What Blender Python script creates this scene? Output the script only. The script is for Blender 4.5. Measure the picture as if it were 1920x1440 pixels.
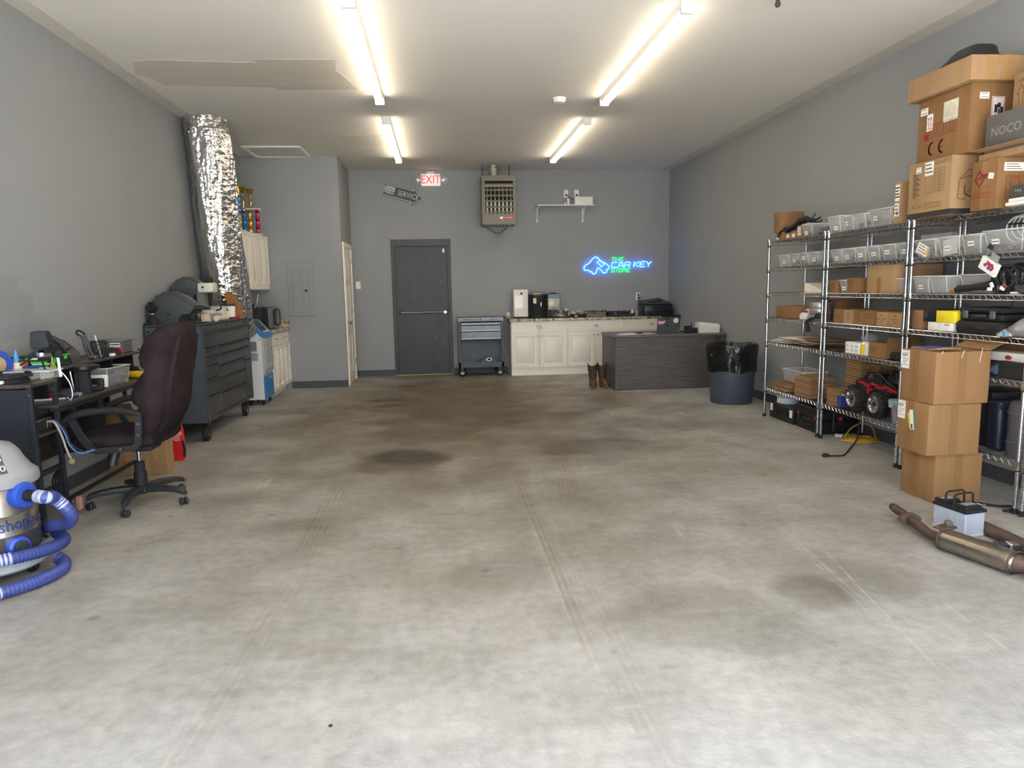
import bpy, bmesh, math, random
from mathutils import Matrix, Vector
from math import pi, sin, cos, radians as R
random.seed(7)
for o in list(bpy.data.objects): bpy.data.objects.remove(o)
S = bpy.context.scene
C = S.collection
# ---------------------------------------------------------------- camera
def make_camera():
    yaw, pitch, roll, f = .0993, .1352, -.018, 1321.4
    F = Vector((sin(yaw)*cos(pitch), cos(yaw)*cos(pitch), -sin(pitch)))
    r = Vector((cos(yaw), -sin(yaw), 0)); u = r.cross(F)
    r2 = cos(roll)*r + sin(roll)*u; u2 = -sin(roll)*r + cos(roll)*u
    cd = bpy.data.cameras.new('camera'); co = bpy.data.objects.new('camera', cd); C.objects.link(co)
    cd.sensor_fit = 'HORIZONTAL'; cd.sensor_width = 36; cd.lens = f*36/1920; cd.clip_start = .05; cd.clip_end = 200
    M = Matrix((r2, u2, -F)).transposed().to_4x4(); M.translation = (0, 0, 1.40)
    co.matrix_world = M; S.camera = co
make_camera()
# ---------------------------------------------------------------- world, daylight, exposure
SKY = 5.6
w = bpy.data.worlds.new('sky'); S.world = w; w.use_nodes = True
nt = w.node_tree; bg = nt.nodes['Background']
tc = nt.nodes.new('ShaderNodeTexCoord'); sx = nt.nodes.new('ShaderNodeSeparateXYZ'); rp = nt.nodes.new('ShaderNodeValToRGB')
nt.links.new(tc.outputs['Generated'], sx.inputs[0]); nt.links.new(sx.outputs['Z'], rp.inputs[0]); nt.links.new(rp.outputs[0], bg.inputs[0])
rp.color_ramp.elements[0].color = (.88, .93, 1, 1); rp.color_ramp.elements[1].color = (.70, .82, 1, 1)
bg.inputs[1].default_value = SKY
S.view_settings.view_transform = 'Standard'; S.view_settings.look = 'None'; S.view_settings.gamma = 1
S.view_settings.use_curve_mapping = False
S.view_settings.exposure = 0.2
XL, XR, YB, H, YF = -2.727, 3.863, 11.73, 3.2916, -.45
pl = bpy.data.lights.new('door_portal', 'AREA'); pl.shape = 'RECTANGLE'; pl.size = 5.0; pl.size_y = 3.0; pl.cycles.is_portal = True
po = bpy.data.objects.new('door_portal', pl); C.objects.link(po); po.location = (.55, YF-.05, 1.5); po.rotation_euler = (R(90), 0, 0)
sun = bpy.data.lights.new('sun', 'SUN'); sun.energy = 42; sun.angle = .02; sun.color = (1, .965, .91)
so = bpy.data.objects.new('sun', sun); C.objects.link(so); so.rotation_euler = (R(30), 0, R(-10))      # high behind the camera: lights the driveway, reaches only just past the sill
S.cycles.max_bounces = 8; S.cycles.diffuse_bounces = 5; S.cycles.transparent_max_bounces = 24; S.cycles.caustics_reflective = False; S.cycles.caustics_refractive = False
S.cycles.use_denoising = True
TUBE = 23
# ---------------------------------------------------------------- materials
def lin(c):
    return tuple(((v/255)/12.92 if v/255 <= .04045 else ((v/255+.055)/1.055)**2.4) for v in c[:3])
MATS = {}
def newmat(name):
    m = bpy.data.materials.new(name); m.use_nodes = True
    return m, m.node_tree, m.node_tree.nodes['Principled BSDF']
def N(nt, t, **k):
    n = nt.nodes.new('ShaderNode'+t)
    for a, v in k.items():
        if a.startswith('i_'): n.inputs[a[2:].replace('_', ' ')].default_value = v
        else: setattr(n, a, v)
    return n
def noise_fac(nt, scale, lo, hi, detail=3, vec=None, stretch=None, flo=.32, fhi=.68):
    tcn = N(nt, 'TexCoord'); src = tcn.outputs['Object']
    if stretch:
        mp = N(nt, 'Mapping'); mp.inputs['Scale'].default_value = stretch; nt.links.new(src, mp.inputs[0]); src = mp.outputs[0]
    n = N(nt, 'TexNoise', i_Scale=scale, i_Detail=detail); nt.links.new(src, n.inputs['Vector'])
    r = N(nt, 'MapRange'); nt.links.new(n.outputs[0], r.inputs[0])
    for i, v in zip((1, 2, 3, 4), (flo, fhi, lo, hi)): r.inputs[i].default_value = v
    return r.outputs[0]
def mulcol(nt, col, fac):
    v = N(nt, 'VectorMath', operation='SCALE')
    if isinstance(col, tuple): v.inputs[0].default_value = col
    else: nt.links.new(col, v.inputs[0])
    nt.links.new(fac, v.inputs['Scale']); return v.outputs[0]
def mat(name, rgb, rough=.5, metal=0., var=.07, vs=7., bump=0., bs=80., stretch=None, emit=0., alpha=1., coat=0., spec=.5):
    if name in MATS: return MATS[name]
    m, nt, b = newmat(name); c = lin(rgb)
    nt.links.new(mulcol(nt, c, noise_fac(nt, vs, 1-var, 1+var, stretch=stretch)), b.inputs['Base Color'])
    b.inputs['Roughness'].default_value = rough; b.inputs['Metallic'].default_value = metal
    b.inputs['Specular IOR Level'].default_value = spec
    if coat: b.inputs['Coat Weight'].default_value = coat
    if bump:
        bn = N(nt, 'Bump'); bn.inputs['Strength'].default_value = bump; bn.inputs['Distance'].default_value = .01
        nt.links.new(noise_fac(nt, bs, 0, 1, 2, stretch=stretch), bn.inputs['Height']); nt.links.new(bn.outputs[0], b.inputs['Normal'])
    if emit:
        b.inputs['Emission Color'].default_value = (*c, 1); b.inputs['Emission Strength'].default_value = emit
    if alpha < 1: b.inputs['Alpha'].default_value = alpha
    MATS[name] = m; return m
# ---------------------------------------------------------------- mesh builder
class Pl:
    """A drawing plane: origin, right and up directions."""
    def __init__(s, o, u, v): s.o, s.u, s.v = Vector(o), Vector(u).normalized(), Vector(v).normalized(); s.n = s.u.cross(s.v)
    def p(s, a, b, l=0.): return s.o + s.u*a + s.v*b + s.n*l
def facex(x, y, z): return Pl((x, y, z), (0, -1, 0), (0, 0, 1))     # faces -x, right is -y
def facey(x, y, z): return Pl((x, y, z), (1, 0, 0), (0, 0, 1))      # faces -y, right is +x
def facex2(x, y, z): return Pl((x, y, z), (0, 1, 0), (0, 0, 1))     # faces +x, right is +y
def facez(x, y, z): return Pl((x, y, z), (1, 0, 0), (0, 1, 0))      # faces up
FONT = {}
def text_data(s):
    if s in FONT: return FONT[s]
    cu = bpy.data.curves.new('t', 'FONT'); cu.body = s; cu.size = 1; cu.resolution_u = 2; cu.align_x = 'CENTER'; cu.align_y = 'CENTER'
    o = bpy.data.objects.new('t', cu); C.objects.link(o); dg = bpy.context.evaluated_depsgraph_get(); dg.update()
    me = o.evaluated_get(dg).to_mesh()
    d = ([v.co.copy() for v in me.vertices], [tuple(p.vertices) for p in me.polygons])
    o.evaluated_get(dg).to_mesh_clear(); bpy.data.objects.remove(o); bpy.data.curves.remove(cu)
    FONT[s] = d; return d
def catmull(pts, n=8, closed=False):
    P = [Vector(p) for p in pts]; out = []; k = len(P)
    rng = range(k) if closed else range(k-1)
    for i in rng:
        a = P[(i-1) % k] if closed or i > 0 else P[0]*2-P[1]
        b, c = P[i], P[(i+1) % k]
        d = P[(i+2) % k] if closed or i+2 < k else P[-1]*2-P[-2]
        for j in range(n):
            t = j/n
            out.append(.5*((2*b)+(c-a)*t+(2*a-5*b+4*c-d)*t*t+(3*b-a-3*c+d)*t**3))
    if not closed: out.append(P[-1])
    return out
class G:
    def __init__(s): s.bm = bmesh.new()
    def box(s, x0, x1, y0, y1, z0, z1, bev=0., seg=1, M=None):
        vs = bmesh.ops.create_cube(s.bm, size=1)['verts']
        for v in vs: v.co = Vector(((x0+x1)/2+v.co.x*(x1-x0), (y0+y1)/2+v.co.y*(y1-y0), (z0+z1)/2+v.co.z*(z1-z0)))
        if bev:
            bev = min(bev, .45*min(abs(x1-x0), abs(y1-y0), abs(z1-z0)))
            es = list({e for v in vs for e in v.link_edges})
            r = bmesh.ops.bevel(s.bm, geom=es, offset=bev, segments=seg, profile=.5, affect='EDGES')
            vs = list({v for f in r['faces'] for v in f.verts} | {v for v in vs if v.is_valid})
        if M:
            for v in vs: v.co = M @ v.co
        return s
    def cbox(s, c, sz, bev=0., seg=1, rot=None):
        h = [q/2 for q in sz]; M = Matrix.Translation(c) @ (rot.to_4x4() if rot else Matrix())
        return s.box(-h[0], h[0], -h[1], h[1], -h[2], h[2], bev, seg, M)
    def ring(s, pts): return [s.bm.verts.new(p) for p in pts]
    def face(s, vs):
        try: return s.bm.faces.new(vs)
        except ValueError: return None
    def skin(s, rings, cap=(True, True), closed=False):
        n = len(rings[0])
        for a, b in zip(rings, rings[1:]+([rings[0]] if closed else [])):
            if a is b: continue
            for i in range(n): s.face((a[i], a[(i+1) % n], b[(i+1) % n], b[i]))
        if not closed:
            if cap[0]: s.face(rings[0][::-1])
            if cap[1]: s.face(rings[-1])
        return s
    def lathe(s, prof, c=(0, 0, 0), seg=24, axis=None, cap=(True, True), sq=(1, 1)):
        M = Matrix.Translation(c) @ (Vector((0, 0, 1)).rotation_difference(Vector(axis)).to_matrix().to_4x4() if axis else Matrix())
        rs = [s.ring([M @ Vector((max(r, 1e-5)*cos(2*pi*i/seg)*sq[0], max(r, 1e-5)*sin(2*pi*i/seg)*sq[1], z)) for i in range(seg)]) for r, z in prof]
        return s.skin(rs, cap)
    def cyl(s, a, b, r, r2=None, seg=16, cap=(True, True)):
        a, b = Vector(a), Vector(b); d = b-a
        return s.lathe([(r, 0), (r if r2 is None else r2, d.length)], a, seg, d, cap)
    def ball(s, c, r, seg=16, n=8, sq=None):
        rx = r if not isinstance(r, tuple) else 1
        g = [(sin(pi*i/n), -cos(pi*i/n)) for i in range(n+1)]
        R3 = r if isinstance(r, tuple) else (r, r, r)
        rs = [s.ring([Vector(c)+Vector((max(q, 1e-4)*cos(2*pi*k/seg)*R3[0], max(q, 1e-4)*sin(2*pi*k/seg)*R3[1], z*R3[2])) for k in range(seg)]) for q, z in g]
        return s.skin(rs)
    def tube(s, pts, r, seg=8, closed=False, cap=(True, True), rf=None):
        P = [Vector(p) for p in pts]; n = len(P); rs = []; up = None
        for i in range(n):
            if closed: t = P[(i+1) % n]-P[(i-1) % n]
            else: t = P[min(i+1, n-1)]-P[max(i-1, 0)]
            t.normalize()
            if up is None:
                up = Vector((0, 0, 1)) if abs(t.z) < .9 else Vector((0, 1, 0))
            x = up.cross(t)
            if x.length < 1e-6: x = Vector((1, 0, 0)).cross(t)
            x.normalize(); up = t.cross(x).normalized()
            q = r if rf is None else rf(i/(n-1) if n > 1 else 0)*r
            rs.append(s.ring([P[i]+q*(x*cos(2*pi*k/seg)+up*sin(2*pi*k/seg)) for k in range(seg)]))
        return s.skin(rs, cap, closed)
    def prism(s, poly, axis, lo, hi):
        ix = 'xyz'.index(axis); o = [i for i in range(3) if i != ix]
        def mk(a, b, h):
            v = [0, 0, 0]; v[o[0]] = a; v[o[1]] = b; v[ix] = h; return v
        A = s.ring([mk(a, b, lo) for a, b in poly]); B = s.ring([mk(a, b, hi) for a, b in poly])
        return s.skin([A, B])
    def quad(s, *p): s.face(s.ring(p)); return s
    def rect(s, pl, a0, b0, a1, b1, lift=.001): return s.quad(pl.p(a0, b0, lift), pl.p(a1, b0, lift), pl.p(a1, b1, lift), pl.p(a0, b1, lift))
    def slab(s, pl, a0, b0, a1, b1, t, l0=0.):
        A = s.ring([pl.p(a, b, l0) for a, b in ((a0, b0), (a1, b0), (a1, b1), (a0, b1))]); B = s.ring([pl.p(a, b, l0+t) for a, b in ((a0, b0), (a1, b0), (a1, b1), (a0, b1))])
        return s.skin([A, B])
    def poly(s, pl, pts, t=0., l0=.001):
        if not t: s.face(s.ring([pl.p(a, b, l0) for a, b in pts])); return s
        return s.skin([s.ring([pl.p(a, b, l0) for a, b in pts]), s.ring([pl.p(a, b, l0+t) for a, b in pts])])
    def text(s, pl, t, size, a=0., b=0., lift=.0015, sx=1.):
        V, F = text_data(t); vs = s.ring([pl.p(a+v.x*size*sx, b+v.y*size, lift) for v in V])
        for f in F: s.face([vs[i] for i in f])
        return s
    def line(s, pl, pts, w=.002, lift=.0015, closed=False):
        P = [Vector(p) for p in pts]; P = P+[P[0]] if closed else P
        for p, q in zip(P, P[1:]):
            d = q-p
            if d.length < 1e-6: continue
            n = Vector((-d.y, d.x)).normalized()*w/2; d = d.normalized()*w/2
            s.quad(*[pl.p(k.x, k.y, lift) for k in (p-d+n*-1, q+d-n, q+d+n, p-d+n)])
        return s
    def add(s, g, M=None):
        me = bpy.data.meshes.new('t'); g.bm.to_mesh(me); n = len(s.bm.verts); s.bm.from_mesh(me); bpy.data.meshes.remove(me)
        if M:
            s.bm.verts.ensure_lookup_table()
            for v in s.bm.verts[n:]: v.co = M @ v.co
        return s
    def solid(s, t):
        bmesh.ops.solidify(s.bm, geom=s.bm.faces[:], thickness=t); return s
# ---------------------------------------------------------------- objects
def inv_of(p):
    M = Matrix()
    while p is not None:
        M = (Matrix.Translation(p.location) @ p.rotation_euler.to_matrix().to_4x4()) @ M; p = p.parent
    return M.inverted()
def obj(name, g, m, par=None, world=True, smooth=35, loc=None, kind=None, label=None):
    me = bpy.data.meshes.new(name)
    bmesh.ops.recalc_face_normals(g.bm, faces=g.bm.faces[:])
    if par is not None and world: g.bm.transform(inv_of(par))
    if loc is not None: g.bm.transform(Matrix.Translation(-Vector(loc)))
    g.bm.to_mesh(me); g.bm.free()
    if smooth:
        me.polygons.foreach_set('use_smooth', [True]*len(me.polygons)); me.set_sharp_from_angle(angle=R(smooth))
    if m: me.materials.append(m)
    o = bpy.data.objects.new(name, me); C.objects.link(o)
    if par is not None: o.parent = par
    if loc is not None: o.location = loc
    if kind: o['kind'] = kind
    if label: o['label'] = label
    return o
def flatobj(name, g, m, par=None, **k):      # decals: keep the winding that was drawn
    me = bpy.data.meshes.new(name)
    if par is not None: g.bm.transform(inv_of(par))
    g.bm.to_mesh(me); g.bm.free(); me.materials.append(m)
    o = bpy.data.objects.new(name, me); C.objects.link(o)
    if par is not None: o.parent = par
    if k.get('label'): o['label'] = k['label']
    return o
def tag(o, label, cat, group=None, kind=None):
    o['label'] = label; o['category'] = cat
    if group: o['group'] = group
    if kind: o['kind'] = kind
    return o
def thing(name, label, cat, loc=(0, 0, 0), rz=0., group=None):
    o = bpy.data.objects.new(name, None); C.objects.link(o); o.location = loc; o.rotation_euler = (0, 0, rz); o.empty_display_size = .05
    return tag(o, label, cat, group)
def dup(root, loc=None, rz=None, label=None, group=None):
    def cp(o, par):
        c = o.copy(); C.objects.link(c)
        if par is not None: c.parent = par
        for ch in list(o.children): cp(ch, c)
        return c
    r = cp(root, None)
    if loc is not None: r.location = loc
    if rz is not None: r.rotation_euler = (0, 0, rz)
    if label: r['label'] = label
    if group: r['group'] = group
    return r
def struct(name, g, m, par=None, **k):
    o = obj(name, g, m, par, **k)
    if par is None: o['kind'] = 'structure'
    return o
# ================================================================ materials of the room
def concrete_mat():
    m, nt, b = newmat('concrete'); L = nt.links.new
    big = noise_fac(nt, .55, .93, 1.07, 5); mid = noise_fac(nt, 2.2, .93, 1.06, 8); fine = noise_fac(nt, 18, .86, 1.09, 10)
    streak = noise_fac(nt, 3.0, .91, 1.06, 7, stretch=(1.2, .6, 1)); streak2 = noise_fac(nt, 9.0, .92, 1.05, 9, stretch=(.35, 1.3, 1))
    c = mulcol(nt, lin((176, 175, 172)), big)
    for f in (mid, fine, streak, streak2): c = mulcol(nt, c, f)
    # old oil and dirt, plus light falloff painted into the brown film, and a few dark blotches with a shape of their own
    geo = N(nt, 'NewGeometry'); wob = N(nt, 'TexNoise', i_Scale=1.7, i_Detail=5); L(geo.outputs['Position'], wob.inputs['Vector'])
    def blot(x, y, rx, ry, amt, ang=0., soft=.5, wv=.55):
        mp = N(nt, 'Mapping'); mp.vector_type = 'TEXTURE'; mp.inputs['Location'].default_value = (x, y, 0); mp.inputs['Rotation'].default_value = (0, 0, ang); mp.inputs['Scale'].default_value = (rx, ry, 1)
        L(geo.outputs['Position'], mp.inputs[0]); ln = N(nt, 'VectorMath', operation='LENGTH'); L(mp.outputs[0], ln.inputs[0])
        ad = N(nt, 'Math', operation='MULTIPLY_ADD'); L(wob.outputs[0], ad.inputs[0]); ad.inputs[1].default_value = wv*2; L(ln.outputs['Value'], ad.inputs[2])
        r = N(nt, 'MapRange'); L(ad.outputs[0], r.inputs[0])
        for i, v in zip((1, 2, 3, 4), (1+wv-soft, 1+wv+soft*.4, amt, 0)): r.inputs[i].default_value = v
        r.interpolation_type = 'SMOOTHSTEP'
        return r.outputs[0]
    def film(col, f, tint):
        mx = N(nt, 'Mix', data_type='RGBA', blend_type='MULTIPLY'); L(f, mx.inputs[0]); L(col, mx.inputs[6]); mx.inputs[7].default_value = (*tint, 1); return mx.outputs[2]
    c = film(c, blot(.4, 5.4, 4.6, 2.8, .9, soft=.9), (.69, .65, .58))
    c = film(c, blot(.6, 3.4, 3.2, 1.4, .75, soft=.9, wv=.8), (.78, .75, .70))
    c = film(c, blot(.2, 8.8, 2.9, 4.4, .98, soft=.9), (.40, .33, .235))
    c = film(c, blot(.2, 8.0, 2.2, 2.4, .8, soft=.8), (.70, .64, .54))
    for x, y, rx, ry, a, an in ((-.35, 5.72, .46, .42, 1., .5), (-.30, 5.85, .3, .3, .5, .3), (1.3, 6.02, .6, .3, .7, .1), (-.75, 9.05, .22, .14, .9, 0), (-.65, 8.6, .22, .16, .8, .2), (-.5, 10.3, .28, .10, .6, 0),
                                (.35, 5.1, .3, .5, .35, 0), (1.65, 2.9, .22, .2, .6, .3), (2.0, 2.95, .30, .2, .3, .5), (1.1, 2.75, .45, .35, .35, 0), (.3, 3.35, .3, .25, .35, .3), (2.6, 2.4, .12, .12, .4, 0),
                                (-.6, 6.1, .25, .25, .4, 0), (.9, 7.6, .6, .3, .4, 0)):
        c = film(c, blot(x, y, rx, ry, a, an, .32, .45), (.46, .42, .36))
    # tyre tracks: two curved bands with tread bars
    sp = N(nt, 'SeparateXYZ'); L(geo.outputs['Position'], sp.inputs[0])
    def track(x0, k, y0, y1, wdt, amt):
        q = N(nt, 'Math', operation='SUBTRACT'); L(sp.outputs['Y'], q.inputs[0]); q.inputs[1].default_value = y0
        sq = N(nt, 'Math', operation='MULTIPLY_ADD'); L(q.outputs[0], sq.inputs[0]); sq.inputs[1].default_value = k; sq.inputs[2].default_value = x0
        d = N(nt, 'Math', operation='SUBTRACT'); L(sp.outputs['X'], d.inputs[0]); L(sq.outputs[0], d.inputs[1])
        a = N(nt, 'Math', operation='ABSOLUTE'); L(d.outputs[0], a.inputs[0])
        r = N(nt, 'MapRange'); L(a.outputs[0], r.inputs[0])
        for i, v in zip((1, 2, 3, 4), (wdt*.6, wdt, amt, 0)): r.inputs[i].default_value = v
        e = N(nt, 'MapRange'); L(sp.outputs['Y'], e.inputs[0]); e.interpolation_type = 'SMOOTHSTEP'
        for i, v in zip((1, 2, 3, 4), (y1, y1+.7, 1, 0)): e.inputs[i].default_value = v
        e0 = N(nt, 'MapRange'); L(sp.outputs['Y'], e0.inputs[0]); e0.interpolation_type = 'SMOOTHSTEP'
        for i, v in zip((1, 2, 3, 4), (y0-.4, y0+.4, 0, 1)): e0.inputs[i].default_value = v
        t = N(nt, 'TexNoise', i_Scale=9, i_Detail=4); L(geo.outputs['Position'], t.inputs['Vector'])
        g = N(nt, 'MapRange'); L(t.outputs[0], g.inputs[0])
        for i, v in zip((1, 2, 3, 4), (.35, .75, .05, .7)): g.inputs[i].default_value = v
        sn = N(nt, 'Math', operation='MULTIPLY'); L(d.outputs[0], sn.inputs[0]); sn.inputs[1].default_value = 2*pi/.034
        s2 = N(nt, 'Math', operation='SINE'); L(sn.outputs[0], s2.inputs[0]); rb = N(nt, 'MapRange'); L(s2.outputs[0], rb.inputs[0])
        for i, v in zip((1, 2, 3, 4), (-.6, .3, .15, 1)): rb.inputs[i].default_value = v
        o = N(nt, 'Math', operation='MULTIPLY'); L(r.outputs[0], o.inputs[0]); L(rb.outputs[0], o.inputs[1]); o = o.outputs[0]
        for z in (e.outputs[0], e0.outputs[0], g.outputs[0]):
            mm = N(nt, 'Math', operation='MULTIPLY'); L(o, mm.inputs[0]); L(z, mm.inputs[1]); o = mm.outputs[0]
        return o
    for t in ((.80, .115, 4.3, 5.4, .10, .9), (.545, 0, 2.5, 4.9, .05, .95), (.66, .01, 2.2, 4.2, .05, .45), (-.76, 0, 3.7, 5.1, .10, .85), (-.85, .06, 1.6, 3.2, .08, .4), (.62, -.02, 1.3, 2.3, .06, .4)):
        c = film(c, track(*t), (.50, .41, .31))
    for t in ((1.74, .19, 2.15, 2.9, .010, .8), (1.80, .10, 2.6, 3.2, .035, .5), (2.08, .1, 2.0, 2.3, .012, .8), (.50, 0, 2.9, 3.7, .022, .35)):
        mx = N(nt, 'Mix', data_type='RGBA'); L(track(*t), mx.inputs[0]); L(c, mx.inputs[6]); mx.inputs[7].default_value = (*lin((222, 216, 200)), 1); c = mx.outputs[2]
    # dried drips: small round spots, some cells only
    vo = N(nt, 'TexVoronoi', i_Scale=4.6); L(geo.outputs['Position'], vo.inputs['Vector']); wv = N(nt, 'TexNoise', i_Scale=30, i_Detail=3); L(geo.outputs['Position'], wv.inputs['Vector'])
    dd = N(nt, 'Math', operation='MULTIPLY_ADD'); L(wv.outputs[0], dd.inputs[0]); dd.inputs[1].default_value = .16; L(vo.outputs['Distance'], dd.inputs[2])
    sr = N(nt, 'MapRange'); L(dd.outputs[0], sr.inputs[0])
    for i, v in zip((1, 2, 3, 4), (.15, .23, .55, 0)): sr.inputs[i].default_value = v
    sc = N(nt, 'SeparateColor'); L(vo.outputs['Color'], sc.inputs[0]); th = N(nt, 'MapRange'); L(sc.outputs[0], th.inputs[0])
    for i, v in zip((1, 2, 3, 4), (.45, .85, 0, 1)): th.inputs[i].default_value = v
    mm = N(nt, 'Math', operation='MULTIPLY'); L(sr.outputs[0], mm.inputs[0]); L(th.outputs[0], mm.inputs[1])
    c = film(c, mm.outputs[0], (.50, .46, .40))
    # pale scratches
    ps = N(nt, 'MapRange'); L(noise_fac(nt, 7, 0, 1, 8, stretch=(.9, .12, 1), flo=.70, fhi=.76), ps.inputs[0]); mx = N(nt, 'Mix', data_type='RGBA'); L(ps.outputs[0], mx.inputs[0]); mx.clamp_factor = True
    ps.inputs[4].default_value = .35; L(c, mx.inputs[6]); mx.inputs[7].default_value = (*lin((215, 212, 200)), 1); c = mx.outputs[2]
    L(c, b.inputs['Base Color']); b.inputs['Specular IOR Level'].default_value = .42
    L(noise_fac(nt, 2.5, .38, .62, 5), b.inputs['Roughness'])
    bn = N(nt, 'Bump'); bn.inputs['Strength'].default_value = .12; bn.inputs['Distance'].default_value = .01
    L(noise_fac(nt, 60, 0, 1, 4), bn.inputs['Height']); L(bn.outputs[0], b.inputs['Normal'])
    return m
WALL = mat('grey_wall_paint', (146, 148, 150), .62, var=.025, vs=1.3, bump=.05, bs=120)
CEIL = mat('ceiling_paint', (228, 224, 217), .8, var=.02, vs=.8)
BAND = mat('ceiling_primer_band', (210, 205, 196), .8, var=.03)
PATCH = mat('ceiling_patch_paint', (208, 201, 189), .85, var=.05, vs=1.5, stretch=(.4, 3, 1))
BASE = mat('charcoal_baseboard', (66, 70, 76), .55, var=.05)
CREAM = mat('cream_cabinet_paint', (240, 234, 222), .4, var=.02)
WHITE = mat('white_plastic', (232, 230, 224), .4, var=.02)
BLACK = mat('black_plastic', (22, 23, 26), .45, var=.15)
CHROME = mat('chrome', (205, 206, 210), .16, 1., var=.05)
STEEL = mat('brushed_steel', (170, 168, 163), .33, 1., var=.08, stretch=(1, 1, 20))
DOORM = mat('charcoal_door_paint', (40, 42, 45), .45, var=.25, vs=2.2, stretch=(2.2, 2.2, .5), bump=.12, bs=7)
def tint(name, rgb, **k): return mat(name, rgb, **k)
# ================================================================ structure
g = G(); g.box(XL-.15, XR+.15, YF-.1, YB+.3, -.12, 0); struct('floor', g, concrete_mat())
g = G(); g.box(-14, 14, -16, YF-.1, -.14, -.02); struct('ground', g, mat('driveway_asphalt', (196, 194, 190), .9, var=.08, vs=3))
g = G(); g.box(XL-.15, XR+.15, YF-.15, YB+.3, H, H+.12); ce = struct('ceiling', g, CEIL)
T = .002
g = G(); g.box(XL, XL+.15, YF, 9.6, H-T, H+.001); struct('trim_1', g, BAND)
g = G(); g.box(XR-.17, XR, YF, YB, H-T, H+.001); struct('trim_2', g, BAND)
g = G(); pts = [(-2.44, 6.36), (-2.3, 6.30), (-1.45, 6.33), (-1.46, 6.24), (-.79, 6.22), (-.83, 6.5), (-.77, 6.75), (-.70, 7.10), (-1.45, 7.14), (-1.46, 7.06), (-2.44, 7.02), (-2.47, 6.8), (-2.56, 6.7)]
g.poly(Pl((0, 0, H), (1, 0, 0), (0, 1, 0)), [(a, b) for a, b in pts], -T, 0); o = obj('paint_patch', g, PATCH, ce)
g = G(); g.box(-1.15, -.62, 9.1, 9.75, H-T, H+.001); obj('paint_patch', g, mat('ceiling_patch_faint', (221, 216, 207), .85, var=.03), ce)
g = G(); g.box(XL-.15, XL, YF-.1, YB+.3, 0, H); struct('wall_left', g, WALL)
g = G(); g.poly(facex2(XL+.0015, 0, 0), [(4.3, 1.53), (4.95, 1.527), (4.934, 1.441), (5.094, 1.416), (5.068, 1.28), (5.249, 1.267), (5.212, 1.146), (4.3, 1.10)], 0, 0); flatobj('paint_patch', g, mat('wall_touch_up', (138, 141, 145), .55, var=.02), bpy.data.objects['wall_left'])
g = G(); g.box(XR, XR+.15, YF-.1, YB+.3, 0, H); struct('wall_right', g, WALL)
DX0, DX1, DZ = -.766, .20, 2.213
g = G(); g.prism([(XL, 0), (DX0, 0), (DX0, DZ), (DX1, DZ), (DX1, 0), (XR, 0), (XR, H), (XL, H)], 'y', YB, YB+.2); struct('wall_back', g, WALL)
OX0, OX1, OZ = -2.3, 3.4, 3.0
g = G(); g.prism([(XL, 0), (OX0, 0), (OX0, OZ), (OX1, OZ), (OX1, 0), (XR, 0), (XR, H), (XL, H)], 'y', YF-.2, YF); struct('wall_front', g, WALL)
PX, PY = -1.385, 10.515
g = G(); g.prism([(XL, PY), (PX, PY), (PX, YB), (PX-.1, YB), (PX-.1, PY+.1), (XL, PY+.1)], 'z', 0, H); struct('wall_closet', g, WALL)
for n, a in (('baseboard_left', (XL, XL+.013, YF, PY, 0, .10)), ('baseboard_right', (XR-.013, XR, YF, YB, 0, .10)), ('baseboard_back_1', (PX, DX0-.005, YB-.013, YB, 0, .10)), ('baseboard_back_2', (DX1+.005, 1.1, YB-.013, YB, 0, .10)), ('baseboard_closet', (-2.19, PX, PY-.013, PY, 0, .10))):
    g = G(); g.box(*a, bev=.003); struct(n, g, BASE)
# ---- steel exit door
d = bpy.data.objects.new('door_1', None); C.objects.link(d); d.location = (-.28, YB, 0); d['kind'] = 'structure'; d['label'] = 'charcoal steel exit door in the back wall'
g = G(); jt = .062; zt = 2.105
g.prism([(DX0, 0), (DX0+jt, 0), (DX0+jt, zt), (DX1-jt*.9, zt), (DX1-jt*.9, 0), (DX1, 0), (DX1, DZ), (DX0, DZ)], 'y', YB-.012, YB+.14)
obj('door_frame', g, DOORM, d)
g = G(); g.box(DX0+jt-.012, DX1-jt*.9+.012, YB+.06, YB+.105, .012, zt+.01, .003); obj('door_slab', g, DOORM, d)
g = G(); g.box(DX0, DX1, YB-.02, YB+.16, 0, .012); obj('threshold', g, mat('brass_threshold', (150, 130, 90), .5, .6), d)
pb = G(); zb = 1.03; x0, x1 = -.655, .13
pb.cyl((x0, YB+.015, zb), (x1, YB+.015, zb), .017, seg=12); hb = obj('push_bar', pb, mat('push_bar_metal', (120, 122, 126), .4, .8), d)
g = G(); g.box(x0-.012, x0+.02, YB-.005, YB+.06, zb-.035, zb+.035, .004); obj('bar_end', g, BLACK, hb)
g = G(); g.box(x1-.02, x1+.03, YB-.012, YB+.06, zb-.055, zb+.065, .006); obj('latch_box', g, BLACK, hb)
g = G(); g.box(x1-.07, x1-.02, YB-.008, YB+.04, zb-.025, zb+.025, .004); obj('latch_cover', g, STEEL, hb)
g = G(); g.box(.065, .1, YB+.045, YB+.062, 2.0, 2.06, .003); obj('door_sensor', g, WHITE, d)
for dx, dz in ((.04, 1.53), (-.09, .62), (-.05, .28), (-.42, 1.30)):
    g = G(); g.ball((dx, YB+.061, dz), (.012, .003, .009), 10, 6); obj('dent', g, mat('bare_steel_dent', (120, 124, 130), .3, .7), d)
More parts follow.
